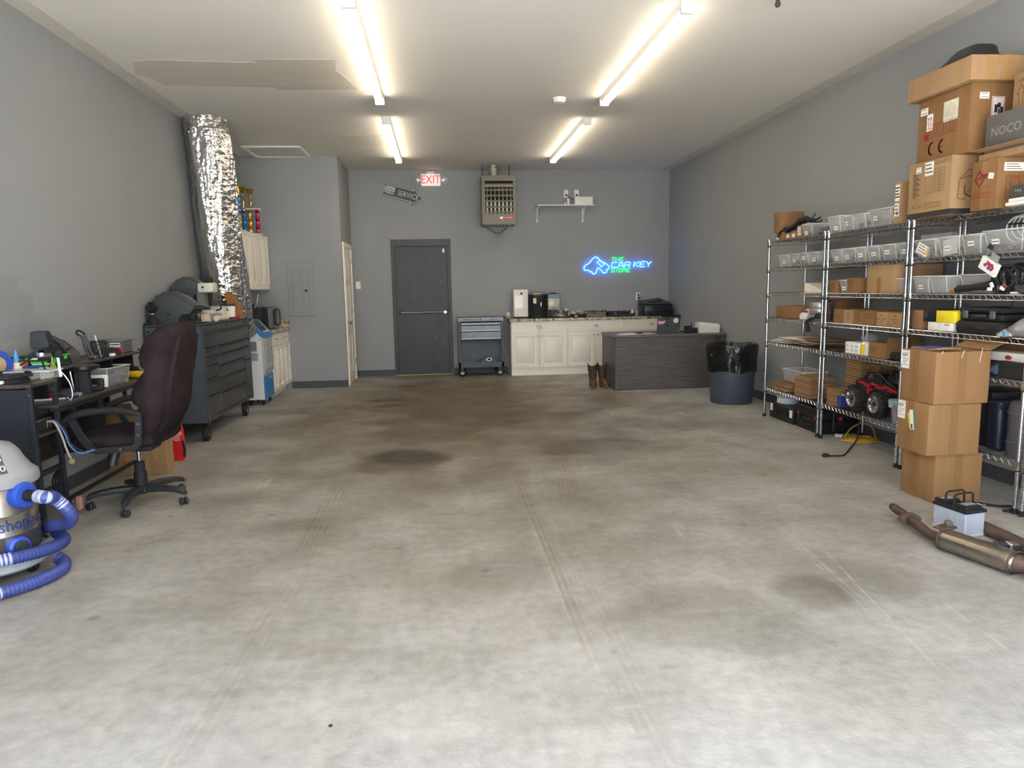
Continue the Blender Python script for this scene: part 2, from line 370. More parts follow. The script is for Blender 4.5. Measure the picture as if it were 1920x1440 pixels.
# ---- white closet door on the side of the closet
d = bpy.data.objects.new('door_2', None); C.objects.link(d); d.location = (PX, 11.1, 0); d['kind'] = 'structure'; d['label'] = 'narrow white six panel closet door with round knob'
ya, yb, zt = 10.60, 11.52, 2.11
g = G(); g.prism([(ya, 0), (ya+.065, 0), (ya+.065, zt-.065), (yb-.065, zt-.065), (yb-.065, 0), (yb, 0), (yb, zt), (ya, zt)], 'x', PX-.002, PX+.022); obj('door_casing', g, CREAM, d)
g = G(); g.box(PX-.002, PX+.010, ya+.067, yb-.067, .012, zt-.067); sl = obj('door_slab', g, CREAM, d)
for k, (za, zb) in enumerate(((1.55, 1.88), (.86, 1.48), (.16, .74))):
    for q in range(2):
        a = ya+.067+.09+q*.355; g = G(); g.box(PX+.010, PX+.017, a, a+.275, za, zb, .006); obj('panel', g, CREAM, d)
g = G(); g.lathe([(.028, 0), (.028, .008), (.012, .012), (.012, .03), (.026, .04), (.03, .055), (.02, .066), (0, .068)], (PX+.01, ya+.13, .93), 14, (1, 0, 0)); obj('knob', g, STEEL, d)
for z in (.25, 1.05, 1.82):
    g = G(); g.box(PX+.01, PX+.026, yb-.075, yb-.06, z, z+.09); obj('hinge', g, STEEL, d)
# ---- ceiling hatch, patches
g = G(); hx0, hx1, hy0, hy1 = -2.46, -1.80, 9.82, 10.47
g.prism([(hx0, hy0), (hx1, hy0), (hx1, hy1), (hx0, hy1)], 'z', H-.012, H); h_ = tag(obj('ceiling_hatch', g, CEIL, loc=(-2.13, 10.15, H)), 'square attic hatch with white frame in ceiling above the closet corner', 'hatch')
for a in ((hx0-.05, hx1+.05, hy0-.05, hy0), (hx0-.05, hx1+.05, hy1, hy1+.03), (hx0-.05, hx0, hy0, hy1), (hx1, hx1+.05, hy0, hy1)):
    g = G(); g.box(*a, H-.022, H, .004); obj('frame_strip', g, WHITE, h_)
# ================================================================ lamps
def tube_mat():
    m, nt, b = newmat('lamp_tube'); c = (1, .865, .66)
    b.inputs['Base Color'].default_value = (.9, .9, .85, 1); b.inputs['Emission Color'].default_value = (*c, 1); b.inputs['Emission Strength'].default_value = TUBE
    return m
TM = tube_mat()
for x, y0, y1, lb in ((-.525, 4.9, 7.32, 'long tube ceiling light, nearer one of the row toward the foil duct'), (-.525, 8.15, 10.58, 'tube ceiling light straight in front of the red exit sign'),
                      (1.715, 4.88, 7.30, 'long tube ceiling light, nearer one of the row toward the shelving'), (1.715, 8.14, 10.56, 'tube ceiling light between smoke detector and wall shelf')):
    t = thing('ceiling_light', lb, 'light', (x, (y0+y1)/2, H), 0, 'tube lights on the ceiling')
    g = G(); g.prism([(x-.045, H), (x+.045, H), (x+.034, H-.052), (x-.034, H-.052)], 'y', y0, y1); obj('housing', g, WHITE, t)
    for s in (-1, 1):
        g = G(); n = 26
        g.tube([(x+s*.021, y0+.035+(y1-y0-.07)*i/3, H-.068) for i in range(4)], .0145, 10); obj('tube', g, TM, t)
    for y in (y0, y1):
        g = G(); g.box(x-.046, x+.046, y-.016 if y == y0 else y-.02, y+.02 if y == y0 else y+.016, H-.088, H, .006); obj('end_cap', g, WHITE, t)
# ================================================================ things on the ceiling and the back wall
DARK = mat('dark_grey_plastic', (48, 50, 54), .5, var=.1)
RUBBER = mat('black_rubber', (26, 26, 28), .75, var=.12)
RED = mat('red_print', (200, 34, 44), .5)
INK = mat('black_ink', (38, 34, 32), .7)
PAPER = mat('white_paper', (232, 230, 224), .8, var=.03)
CUTM = mat('slot_black', (8, 8, 9), .9)
t = thing('smoke_detector', 'round white smoke detector on the ceiling', 'detector', (1.265, 7.35, H))
g = G(); g.lathe([(.062, 0), (.066, -.02), (.055, -.045), (.03, -.052), (0, -.052)][::-1], (1.265, 7.35, H), 20); obj('body', g, WHITE, t)
g = G(); g.lathe([(.045, -.02), (.07, -.018), (.07, 0), (.045, 0)], (1.265, 7.35, H), 20); obj('base_ring', g, WHITE, t)
# a small lamp holder at the top edge of the frame
t = thing('ceiling_bracket', 'small dark bracket on the ceiling above the middle of the floor', 'bracket', (2.27, 4.72, H))
g = G(); g.box(2.24, 2.30, 4.69, 4.75, H-.02, H, .004); obj('plate', g, STEEL, t)
g = G(); g.cyl((2.27, 4.72, H-.02), (2.27, 4.72, H-.07), .012); g.ball((2.27, 4.72, H-.075), .02, 10, 6); obj('stem', g, DARK, t)
# exit sign
x, z, y = -.085, 3.135, YB
t = thing('exit_sign', 'white exit sign with red letters and two round lamp heads', 'sign', (x, y, z))
g = G(); g.box(x-.155, x+.155, y-.085, y-.03, z-.095, z+.095, .022, 3); b_ = obj('housing', g, mat('exit_housing', (245, 240, 236), .45, emit=.35), t)
g = G(); g.box(x-.05, x+.05, y-.03, y+.0, z-.04, z+.04); obj('mount', g, WHITE, t)
g = G(); g.box(x-.06, x+.06, y-.07, y, z+.095, z+.13, .005); obj('canopy', g, WHITE, t)
e_ = mat('exit_red', (235, 30, 42), .5, emit=1.1)
g = G(); P0 = facey(x, y-.0865, z); g.text(P0, 'EXIT', .185, 0, -.002, 0, sx=.82); q = G(); q.add(g); flatobj('lettering', q, e_, t)
for s in (-1, 1):
    g = G(); g.lathe([(.012, 0), (.04, .01), (.048, .06), (.042, .066), (0, .066)], (x+s*.205, y-.02, z+.005), 14, (s*.25, -1, -.1)); h_ = obj('lamp_head', g, WHITE, t)
    g = G(); g.lathe([(.038, .067), (.03, .072), (0, .074)], (x+s*.205, y-.02, z+.005), 14, (s*.25, -1, -.1)); obj('lens', g, mat('clear_lens', (215, 218, 220), .15, .5), h_)
    g = G(); g.cyl((x+s*.14, y-.04, z), (x+s*.2, y-.03, z), .012, seg=8); obj('arm', g, WHITE, t)
# arrow sign
t = thing('arrow_sign', 'dark metal arrow sign with white SERVICE lettering on back wall', 'sign', (-.53, YB, 2.92))
an = R(-15.5); P1 = Pl((-.535, YB-.012, 2.925), (cos(an), 0, sin(an)), (-sin(an), 0, cos(an)))
sil = mat('sign_white', (205, 208, 208), .5); drk = mat('sign_charcoal', (58, 62, 66), .5, var=.15)
ar = [(-.34, .10), (-.30, 0), (-.34, -.10), (.16, -.10), (.16, -.145), (.345, 0), (.16, .145), (.16, .10)]
g = G(); g.poly(P1, ar, .012, 0); obj('plate', g, drk, t)
g = G(); g.line(P1, [(a*.955, b*.86) for a, b in ar], .010, .0135, True); flatobj('border', g, sil, t)
g = G(); g.text(P1, 'SERVICE', .115, .085, -.002, .0137, sx=.82); flatobj('lettering', g, sil, t)
g = G(); g.slab(P1, -.285, -.01, -.135, .065, .004, .013); pq = obj('badge', g, sil, t)
g = G(); g.text(P1, 'Jeep', .07, -.21, .03, .0185); flatobj('lettering', g, drk, pq)
g = G()
for k in range(7): g.slab(P1, -.255+k*.013, -.055, -.248+k*.013, -.018, .003, .013)
for a in (-.272, -.150): g.poly(P1, [(a+.013*cos(q*pi/5), -.035+.013*sin(q*pi/5)) for q in range(10)], .003, .013)
o = obj('grille_print', g, sil, t); o['kind'] = 'stuff'
# unit heater
OL = mat('olive_heater_paint', (106, 103, 88), .45, var=.05); OL2 = mat('olive_louver', (128, 122, 104), .45, var=.05); DK = mat('heater_inside', (18, 17, 17), .9)
hx0, hx1, hy0, hy1, hz0, hz1 = .69, 1.20, 11.0, 11.45, 2.37, 3.10
t = thing('unit_heater', 'olive metal gas unit heater hung from ceiling rods by back wall', 'heater', ((hx0+hx1)/2, 11.2, hz0))
ix0, ix1, iz0, iz1 = hx0+.045, hx1-.035, 2.53, 3.02
g = G(); g.prism([(hx0, hz0), (hx1, hz0), (hx1, hz1), (hx0, hz1)], 'y', hy0+.05, hy1)
for a in ((hx0, ix0, hz0, hz1), (ix1, hx1, hz0, hz1), (ix0, ix1, hz0, iz0), (ix0, ix1, iz1, hz1)): g.box(a[0], a[1], hy0, hy0+.052, a[2], a[3])
bmesh.ops.remove_doubles(g.bm, verts=g.bm.verts[:], dist=.0004); obj('case', g, OL, t)
g = G(); g.box(ix0, ix1, hy0+.04, hy0+.0515, iz0, iz1); obj('firebox', g, DK, t)
g = G(); g.box(ix0, ix1, hy0+.012, hy0+.04, iz1-.085, iz1-.055); obj('baffle', g, OL2, t)
zs = [2.555+.083*k for k in range(6)]
for k, z in enumerate(zs[::-1]):
    g = G(); g.cbox((.5*(ix0+ix1), hy0+.01, z), (ix1-ix0, .014, .022), rot=Matrix.Rotation(R(35), 3, 'X')); obj('louver', g, OL2, t)
for k in range(7):
    xx = ix0+(k+.55)*(ix1-ix0)/7.1; g = G()
    for z, wv in ((iz0+.0, .026), (iz0+.15, .028), (iz0+.22, .006), (iz1-.09, .008)): pass
    g.prism([(xx-.015, iz0), (xx+.015, iz0), (xx+.016, iz0+.15), (xx+.004, iz0+.235), (xx+.004, iz1-.09), (xx-.004, iz1-.09), (xx-.004, iz0+.235), (xx-.016, iz0+.15)], 'y', hy0+.022, hy0+.036)
    obj('vertical_vane', g, mat('vane_grey', (150, 147, 138), .45, .3), t)
P2 = facey(hx0, hy0, hz0)
g = G(); g.slab(P2, .265, .085, .49, .118, .003); nb = obj('nameplate', g, RED, t)
g = G(); g.rect(P2, .265, .086, .315, .117, .0035); flatobj('plate_end', g, PAPER, nb)
g = G(); g.text(P2, 'MODINE', .026, .40, .1015, .0036, sx=1.2); g.text(P2, 'M', .026, .29, .1015, .0042); flatobj('lettering', g, sil, nb)
g = G()
for k in range(9): g.box(hx0+.06+k*.045, hx0+.075+k*.045, hy0+.03, hy0+.055, hz0-.03, hz0)
o = obj('burner_tabs', g, OL, t); o['kind'] = 'stuff'
g = G(); g.lathe([(.075, 0), (.075, .11), (.085, .11), (.085, .14), (.07, .15), (.07, .19)], (.89, 11.25, hz1), 18); obj('flue', g, mat('galvanised_flue', (150, 147, 138), .45, .6, var=.15), t)
for xx in (hx0+.02, hx1-.07):
    g = G(); g.cyl((xx, 11.2, hz1), (xx, 11.2, H-.05), .007, seg=8); rr = obj('hanger_rod', g, RUBBER, t)
    g = G(); g.lathe([(.008, 0), (.016, .01), (.010, .04), (.004, .06)], (xx, 11.2, H-.06), 10); obj('rod_tip', g, CHROME, rr)
g = G(); g.tube(catmull([(hx0+.05, 11.3, hz0), (hx0+.15, 11.3, hz0-.06), (.95, 11.3, hz0-.11), (1.1, 11.3, hz0-.02)], 5), .006, 6); obj('flex_wire', g, DARK, t)
# small wall shelf with router
t = thing('wall_shelf', 'small white wall shelf on two brackets, high on the back wall', 'shelf', (2.06, YB, 2.71))
g = G(); g.box(1.60, 2.53, 11.46, YB, 2.70, 2.718, .003); obj('board', g, WHITE, t)
for xx in (1.63, 2.39):
    g = G(); g.box(xx-.012, xx+.012, YB-.012, YB, 2.46, 2.70); b_ = obj('bracket', g, WHITE, t)
    g = G(); g.box(xx-.012, xx+.012, 11.50, YB-.01, 2.688, 2.70); obj('bracket_arm', g, WHITE, b_)
    g = G(); g.tube([(xx, YB-.012, 2.52), (xx, YB-.06, 2.57), (xx, 11.54, 2.69)], .008, 6); obj('brace', g, WHITE, b_)
t = thing('router_box', 'white rectangular network box standing on the high wall shelf', 'box', (2.36, 11.58, 2.718))
g = G(); g.box(2.22, 2.515, 11.50, 11.66, 2.718, 2.845, .008, 2); obj('case', g, WHITE, t)
P_ = facey(2.375, 11.4992, 2.782); g = G(); g.line(P_, [(.03*cos(q*pi/8), .03*sin(q*pi/8)) for q in range(16)], .004, .0005, True); flatobj('emblem_ring', g, mat('pale_emblem', (205, 204, 200), .4), t)
t = thing('antenna_base', 'slim white upright device on the wall shelf beside the network box', 'device', (2.11, 11.55, 2.718))
g = G(); g.box(2.10, 2.135, 11.52, 11.58, 2.718, 2.82, .006, 2); obj('body', g, WHITE, t); g = G(); g.box(2.06, 2.085, 11.53, 11.56, 2.718, 2.76, .004); obj('plug_block', g, WHITE, t)
def outlet(x, z, label, cords=()):
    t = thing('wall_outlet', label, 'outlet', (x, YB, z), 0)
    g = G(); g.box(x-.037, x+.037, YB-.007, YB, z-.06, z+.06, .004); obj('cover_plate', g, WHITE, t)
    for s in (-1, 1):
        g = G(); g.lathe([(.017, 0), (.017, .003), (0, .003)], (x, YB-.007, z+s*.026), 12, (0, -1, 0)); k = obj('socket', g, PAPER, t)
        q = G(); P_ = facey(x, YB-.0103, z+s*.026)
        for a in (-.006, .006): q.rect(P_, a-.0012, -.005, a+.0012, .005, .0005)
        flatobj('slots', q, CUTM, k)
    return t
outlet(2.115, 2.92, 'white double outlet above the slim device on wall shelf'); outlet(2.29, 2.92, 'white double outlet above the network box on wall shelf')
outlet(3.335, 1.225, 'white outlet with two black plugs above the black printer')
t = thing('printer_cable', 'two black plugs and cords hanging from outlet behind the printer', 'cord', (3.335, YB, 1.225))
g = G(); g.lathe([(.016, 0), (.014, .03), (.006, .036)], (3.335, YB-.0105, 1.251), 10, (0, -1, 0)); obj('plug', g, RUBBER, t)
g = G(); g.lathe([(.018, 0), (.016, .032), (.006, .038)], (3.335, YB-.0105, 1.199), 10, (0, -1, 0)); obj('plug', g, RUBBER, t)
g = G(); g.tube(catmull([(3.335, YB-.046, 1.199), (3.34, YB-.06, 1.15), (3.35, YB-.05, 1.05), (3.37, YB-.045, .96)], 6), .005, 6); obj('cord', g, RUBBER, t)
g = G(); g.tube(catmull([(3.335, YB-.045, 1.251), (3.36, YB-.06, 1.18), (3.37, YB-.04, 1.08), (3.39, YB-.035, .96)], 6), .005, 6); obj('cord', g, RUBBER, t)
t = thing('shelf_cord', 'black cord from outlets down to the white devices on wall shelf', 'cord', (2.2, YB, 2.85))
g = G(); g.tube(catmull([(2.115, YB-.02, 2.90), (2.15, YB-.05, 2.86), (2.20, YB-.05, 2.83), (2.24, YB-.045, 2.80)], 6), .005, 6); obj('cord', g, RUBBER, t)
for x_, z_ in ((2.115, 2.895), (2.29, 2.895)):
    g = G(); g.lathe([(.016, 0), (.013, .03), (0, .034)], (x_, YB-.0105, z_), 10, (0, -1, 0)); obj('plug', g, RUBBER, t)
t = thing('light_switch', 'white light switch on back wall beside the closet door', 'switch', (-1.30, YB, 1.49))
g = G(); g.box(-1.345, -1.268, YB-.008, YB, 1.43, 1.55, .004); obj('cover_plate', g, WHITE, t); g = G(); g.box(-1.312, -1.301, YB-.02, YB-.007, 1.478, 1.502, .003); obj('toggle', g, WHITE, t)
# neon sign
t = thing('neon_sign', 'lit blue and green neon sign reading THE CAR KEY STORE', 'sign', (3.0, YB, 1.75))
def neon(name, rgb, e):
    m, nt, b = newmat(name); c = lin(rgb); b.inputs['Base Color'].default_value = (*c, 1); b.inputs['Emission Color'].default_value = (*c, 1); b.inputs['Emission Strength'].default_value = e; return m
BLU, GRN, CYA = neon('neon_blue', (10, 120, 255), 10), neon('neon_green', (25, 255, 90), 2.2), neon('neon_cyan', (150, 232, 255), 3.2)
P3 = facey(2.40, YB-.03, 1.60)
def ne(name, paths, m, r, lift=0.):
    g = G()
    for p, cl in paths: g.tube([P3.p(a, b, lift) for a, b in p], r, 6, cl)
    o = obj(name, g, m, t); return o
key = [(.005, .115), (.03, .155), (.09, .185), (.13, .235), (.19, .285), (.24, .27), (.28, .22), (.37, .18), (.43, .13), (.42, .09), (.385, .07), (.385, .03), (.33, .025), (.31, .055), (.27, .09), (.235, .105), (.20, .02), (.15, .015), (.135, .05), (.105, .045), (.075, .075), (.02, .07)]
key = [tuple(v) for v in [(q.x, q.y) for q in catmull([(a, b, 0) for a, b in key], 3, True)]]
bow = [(.225, .205), (.275, .235), (.35, .165), (.30, .125)]
ne('key_outline', [(key, True), (bow, True)], BLU, .008); ne('key_core', [(key, True), (bow, True)], CYA, .0045, .005)
def seg_letters(s, x, z, w, h, gap):
    D = {'T': [[(0, 1), (1, 1)], [(.5, 1), (.5, 0)]], 'H': [[(0, 1), (0, 0)], [(1, 1), (1, 0)], [(0, .5), (1, .5)]], 'E': [[(1, 1), (.2, 1), (0, .8), (0, .2), (.2, 0), (1, 0)], [(0, .5), (.8, .5)]],
         'C': [[(1, 1), (.2, 1), (0, .8), (0, .2), (.2, 0), (1, 0)]], 'A': [[(0, 0), (.35, 1), (.7, 1), (1, 0)], [(.25, .33), (.85, .33)]], 'R': [[(0, 0), (0, 1), (.8, 1), (1, .85), (1, .6), (.8, .45), (.1, .45)], [(.55, .45), (1, 0)]],
         'K': [[(0, 1), (0, 0)], [(1, 1), (.1, .5), (1, 0)]], 'Y': [[(0, 1), (.5, .5), (1, 1)], [(.5, .5), (.5, 0)]], 'S': [[(1, 1), (.2, 1), (0, .85), (0, .65), (.2, .5), (.8, .5), (1, .35), (1, .15), (.8, 0), (0, 0)]], 'O': [[(.2, 1), (.8, 1), (1, .8), (1, .2), (.8, 0), (.2, 0), (0, .2), (0, .8), (.2, 1)]]}
    out = []
    for ch in s:
        if ch == ' ': x += gap*2; continue
        for p in D[ch]: out.append(([(x+a*w+(b*.012), z+b*h) for a, b in p], False))
        x += w+gap
    return out
for s, a in (('THE', (.465, .217, .058, .056, .014)), ('STORE', (.465, .035, .052, .056, .014))):
    for q, ch in enumerate(s):
        ne('letter', seg_letters(ch, a[0]+q*(a[2]+a[4]), *a[1:]), GRN, .0042)
for q, ch in enumerate('CAR'): ne('letter', seg_letters(ch, .468+q*.112, .112, .092, .083, .02), BLU, .0075); ne('letter_core', seg_letters(ch, .468+q*.112, .112, .092, .083, .02), CYA, .004, .005)
for q, ch in enumerate('KEY'): ne('letter', seg_letters(ch, .850+q*.104, .118, .084, .083, .02), BLU, .0075); ne('letter_core', seg_letters(ch, .850+q*.104, .118, .084, .083, .02), CYA, .004, .005)
g = G(); 
for a, b in ((.1, .1), (.62, .15), (1.0, .15)): g.cyl(P3.p(a, b, -.028), P3.p(a, b, .0), .006, seg=6)
o = obj('standoffs', g, DARK, t); o['kind'] = 'stuff'
# electric panel
GP = mat('panel_grey_paint', (139, 143, 143), .45, var=.02)
t = thing('electric_panel', 'flush grey electrical panel cover on the closet wall', 'panel', (-1.985, PY, 1.44))
g = G(); g.box(-2.165, -1.805, PY-.012, PY, 1.055, 1.825, .004); obj('cover', g, GP, t)
g = G(); g.box(-2.105, -1.87, PY-.02, PY-.011, 1.11, 1.72, .004); dd = obj('panel_door', g, GP, t)
g = G(); g.box(-1.93, -1.895, PY-.026, PY-.019, 1.40, 1.435, .002); obj('latch', g, INK, dd)
g = G(); g.box(-1.972, -1.966, PY-.0235, PY-.0195, 1.11, 1.72); obj('door_edge', g, GP, dd)
# ================================================================ back counter
def framed_panel(d, pl, a0, b0, a1, b1, r, rb, rt, m=CREAM, base=.019):
    def rc(q, l): return [pl.p(a, b, l) for a, b in ((a0+q*r, b0+q*rb), (a1-q*r, b0+q*rb), (a1-q*r, b1-q*rt), (a0+q*r, b1-q*rt))]
    def inn(e, l): return [pl.p(a, b, l) for a, b in ((a0+r+e, b0+rb+e), (a1-r-e, b0+rb+e), (a1-r-e, b1-rt-e), (a0+r+e, b1-rt-e))]
    g = G(); g.skin([g.ring(rc(.02, base-.001)), g.ring(rc(.02, base+.013)), g.ring(inn(-.003, base+.013)), g.ring(inn(0, base-.001))], (False, False)); obj('door_frame', g, m, d)
    g = G(); g.skin([g.ring(inn(.017, base-.001)), g.ring(inn(.019, base+.003)), g.ring(inn(.036, base+.012))], (False, True)); obj('raised_panel', g, m, d)
def panel_door(par, pl, a0, b0, a1, b1, knob=None, m=CREAM, pull=None):
    g = G(); g.slab(pl, a0, b0, a1, b1, .019); d = obj('door', g, m, par)
    framed_panel(d, pl, a0, b0, a1, b1, .055, .055, .055, m)
    if knob:
        g = G(); c = pl.p(knob[0], knob[1], .031); g.lathe([(.006, 0), (.006, .012), (.014, .018), (.012, .027), (0, .029)], c, 10, pl.n); obj('knob', g, STEEL, d)
    return d
def drawer(par, pl, a0, b0, a1, b1, m=CREAM, cup=True):
    g = G(); g.slab(pl, a0, b0, a1, b1, .019); d = obj('drawer', g, m, par)
    if cup:
        ca, cb = (a0+a1)/2, (b0+b1)/2; g = G(); n = 10
        rs = []
        for k in range(6):
            q = k/5*pi/2; rr = cos(q)*.034+.002
            rs.append(g.ring([pl.p(ca-.045*cos(w_)*(cos(q)*.5+.5)*1., cb-.012+rr*sin(w_), .019+.026*sin(q)) for w_ in [pi*i/n for i in range(n+1)]]))
        for a, b in zip(rs, rs[1:]):
            for i in range(n): g.face((a[i], a[i+1], b[i+1], b[i]))
        obj('cup_pull', g, mat('satin_nickel', (200, 196, 188), .4, .85), d)
    return d
CY = 11.2
for k, (a, b, lb) in enumerate(((1.118, 2.022, 'white base cabinet beside the grey tool cart, cup pull drawer over two doors'), (2.024, 2.952, 'middle white base cabinet, partly behind the grey wood desk'), (2.954, 3.858, 'white base cabinet in the corner, behind the laptop'))):
    t = thing('base_cabinet', lb, 'cabinet', ((a+b)/2, CY, 0), 0, 'white base cabinets on the back wall')
    g = G(); g.box(a, b, CY+.02, YB-.002, 0, .872); obj('carcass', g, CREAM, t)
    pl = facey(a, CY+.02, 0)
    W_ = b-a; drawer(t, pl, .008, .695, W_-.008, .862)
    m_ = W_/2; panel_door(t, pl, .008, .128, m_-.003, .683, (m_-.035, .635)); panel_door(t, pl, m_+.003, .128, W_-.008, .683, (m_+.035, .635))
    g = G(); g.slab(pl, 0, 0, W_, .118, .008); obj('kick_board', g, CREAM, t)
def granite():
    m, nt, b = newmat('granite_laminate'); tcn = N(nt, 'TexCoord'); v = N(nt, 'TexVoronoi', i_Scale=38.); n = N(nt, 'TexNoise', i_Scale=22., i_Detail=6)
    nt.links.new(tcn.outputs['Object'], v.inputs['Vector']); nt.links.new(tcn.outputs['Object'], n.inputs['Vector'])
    r = N(nt, 'ValToRGB'); nt.links.new(n.outputs[0], r.inputs[0]); e = r.color_ramp.elements
    e[0].position = .36; e[0].color = (*lin((92, 82, 68)), 1); e[1].position = .62; e[1].color = (*lin((214, 203, 180)), 1); e.new(.48).color = (*lin((170, 158, 136)), 1)
    nt.links.new(r.outputs[0], b.inputs['Base Color']); b.inputs['Roughness'].default_value = .25; return m
GRAN = granite()
t = thing('back_countertop', 'speckled granite countertop along the back wall', 'countertop', (2.48, 11.46, .872))
g = G(); g.box(1.095, 3.86, 11.165, YB-.002, .872, .91, .010, 2); obj('slab', g, GRAN, t)
g = G(); g.box(1.095, 3.86, YB-.022, YB-.002, .9105, 1.01, .004); tag(obj('backsplash', g, GRAN, loc=(2.48, YB-.012, .91)), 'low speckled granite backsplash strip along the back wall behind the countertop', 'backsplash')
CT = .91
# --- things on the counter
t = thing('white_appliance', 'tall glossy white box appliance with small round badge at counter end', 'appliance', (1.30, 11.47, CT))
g = G(); g.box(1.185, 1.42, 11.36, 11.62, CT+.025, 1.375, .014, 3); obj('body', g, mat('glossy_white', (235, 230, 222), .12, var=.01), t)
g = G(); g.box(1.20, 1.405, 11.375, 11.60, CT, CT+.026, .004); obj('foot', g, RUBBER, t)
g = G(); g.lathe([(.02, 0), (.02, .002), (0, .002)], (1.31, 11.36, 1.31), 14, (0, -1, 0)); obj('badge', g, INK, t)
t = thing('ice_maker', 'rounded black countertop machine with silver lid and vertical handle', 'appliance', (1.585, 11.45, CT))
def rrect(w, d, r, n=4):
    out = []
    for cx, cy, a0 in ((w/2-r, d/2-r, 0), (-w/2+r, d/2-r, 90), (-w/2+r, -d/2+r, 180), (w/2-r, -d/2+r, 270)):
        for k in range(n+1): out.append((cx+r*cos(R(a0+90*k/n)), cy+r*sin(R(a0+90*k/n))))
    return out
def rbody(prof, c, w, d, r, n=4):
    """Loft of rounded rectangles: prof = (scale, z)."""
    g = G(); g.skin([g.ring([Vector(c)+Vector((a*s, b*s, z)) for a, b in rrect(w, d, r, n)]) for s, z in prof]); return g
obj('body', rbody([(.92, 0), (.95, .01), (1, .33), (1.03, .34), (1.03, .375), (.97, .385)], (1.585, 11.45, CT), .31, .33, .09), mat('satin_black', (27, 30, 34), .38, var=.08), t)
obj('lid', rbody([(.9, 0), (.88, .014), (.7, .022)], (1.585, 11.45, CT+.384), .31, .33, .09), STEEL, t)
g = G(); g.ball((1.615, 11.283, CT+.22), (.011, .012, .055), 10, 8); obj('handle', g, CHROME, t)
g = G(); P_ = facey(1.585, 11.279, CT); g.slab(P_, -.095, .24, -.045, .325, .004, -.004); lb = obj('label_card', g, mat('label_cream', (214, 208, 160), .7), t)
g = G(); g.rect(P_, -.09, .245, -.05, .275, .0005); flatobj('label_half', g, PAPER, lb)
t = thing('pod_dispenser', 'glass fronted dispenser with teal top and dark stand on counter', 'dispenser', (1.86, 11.5, CT))
g = G(); g.box(1.755, 1.965, 11.52, 11.58, 1.06, 1.30, .006); obj('back_case', g, DARK, t)
g = G(); g.box(1.755, 1.95, 11.45, 11.52, 1.035, 1.23, .008, 2); obj('front_panel', g, mat('frosted_panel', (186, 182, 172), .2, var=.25, vs=9, stretch=(1, 1, 1)), t)
g = G(); g.box(1.755, 1.955, 11.45, 11.52, 1.232, 1.295, .006); obj('teal_top', g, mat('teal_glass', (92, 122, 126), .2), t)
g = G(); g.box(1.80, 1.90, 11.47, 11.55, 1.296, 1.312, .005); obj('cap', g, RUBBER, t)
g = G(); g.box(1.80, 1.94, 11.53, 11.58, CT, 1.06, .006); obj('stand', g, DARK, t)
t = thing('serving_tray', 'low black tray with papers beside the glass fronted dispenser', 'tray', (1.92, 11.36, CT))
g = G(); g.box(1.76, 2.09, 11.28, 11.44, CT, CT+.008); g.box(1.76, 2.09, 11.28, 11.288, CT+.008, CT+.022); g.box(1.76, 2.09, 11.432, 11.44, CT+.008, CT+.022); g.box(1.76, 1.768, 11.288, 11.432, CT+.008, CT+.022); g.box(2.082, 2.09, 11.288, 11.432, CT+.008, CT+.022)
bmesh.ops.remove_doubles(g.bm, verts=g.bm.verts[:], dist=.0005); obj('pan', g, RUBBER, t)
t = thing('paper_sheets', 'loose white papers lying in the low black tray', 'paper', (1.9, 11.36, CT+.008))
for k in range(3):
    g = G(); g.cbox((1.90+.03*k, 11.36, CT+.012+.014*k), (.2, .11, .006), rot=Matrix.Rotation(R(8*k), 3, 'Y')); obj('sheet', g, PAPER, t)
t = thing('ink_bottle', 'small dark bottle with pale lid on counter beside the tray', 'bottle', (2.05, 11.47, CT))
g = G(); g.box(2.02, 2.085, 11.45, 11.51, CT, CT+.10, .008, 2); obj('body', g, DARK, t); g = G(); g.box(2.03, 2.075, 11.455, 11.505, CT+.10, CT+.145, .008, 2); obj('lid', g, mat('pale_lid', (205, 200, 205), .4), t)
t = thing('black_console', 'flat black device on counter, left of the wire basket', 'device', (2.25, 11.4, CT))
g = G(); g.box(2.13, 2.36, 11.30, 11.5, CT, CT+.05, .006); obj('case', g, RUBBER, t); g = G(); g.box(2.17, 2.21, 11.297, 11.302, CT+.012, CT+.032); obj('display', g, PAPER, t)
t = thing('wire_basket', 'black wire basket on the back counter', 'basket', (2.52, 11.42, CT))
g = G(); x0, x1, y0, y1 = 2.36, 2.70, 11.32, 11.54
for z in (CT+.004, CT+.05, CT+.095): g.tube([(x0, y0, z), (x1, y0, z), (x1, y1, z), (x0, y1, z)], .003, 4, True)
for k in range(23):
    xx = x0+(x1-x0)*k/22; g.tube([(xx, y0, CT+.095), (xx, y0, CT+.004), (xx, y1, CT+.004), (xx, y1, CT+.095)], .0018, 4)
o = obj('wires', g, RUBBER, t); o['kind'] = 'stuff'
g = G(); g.box(x0+.01, x1-.01, y0+.02, y1-.02, CT+.006, CT+.06, .004); tag(obj('paper_stack', g, mat('grey_paper', (150, 150, 152), .8), loc=(2.52, 11.42, CT)), 'stack of pale papers inside the black wire basket', 'paper')
t = thing('dark_case', 'flat dark blue case on counter between wire basket and printer', 'case', (2.9, 11.42, CT))
NAVY = mat('navy_plastic', (24, 28, 44), .45, var=.1)
g = G(); g.box(2.73, 3.08, 11.3, 11.54, CT, CT+.055, .008); obj('base', g, NAVY, t); g = G(); g.box(2.725, 3.085, 11.295, 11.545, CT+.057, CT+.088, .008); obj('lid', g, NAVY, t)
g = G(); g.box(2.81, 2.85, 11.29, 11.297, CT+.045, CT+.065); obj('latch', g, mat('grey_latch', (110, 112, 118), .5), t)
t = thing('tape_dispenser', 'white and black tape dispenser between flat case and printer', 'dispenser', (3.14, 11.36, CT))
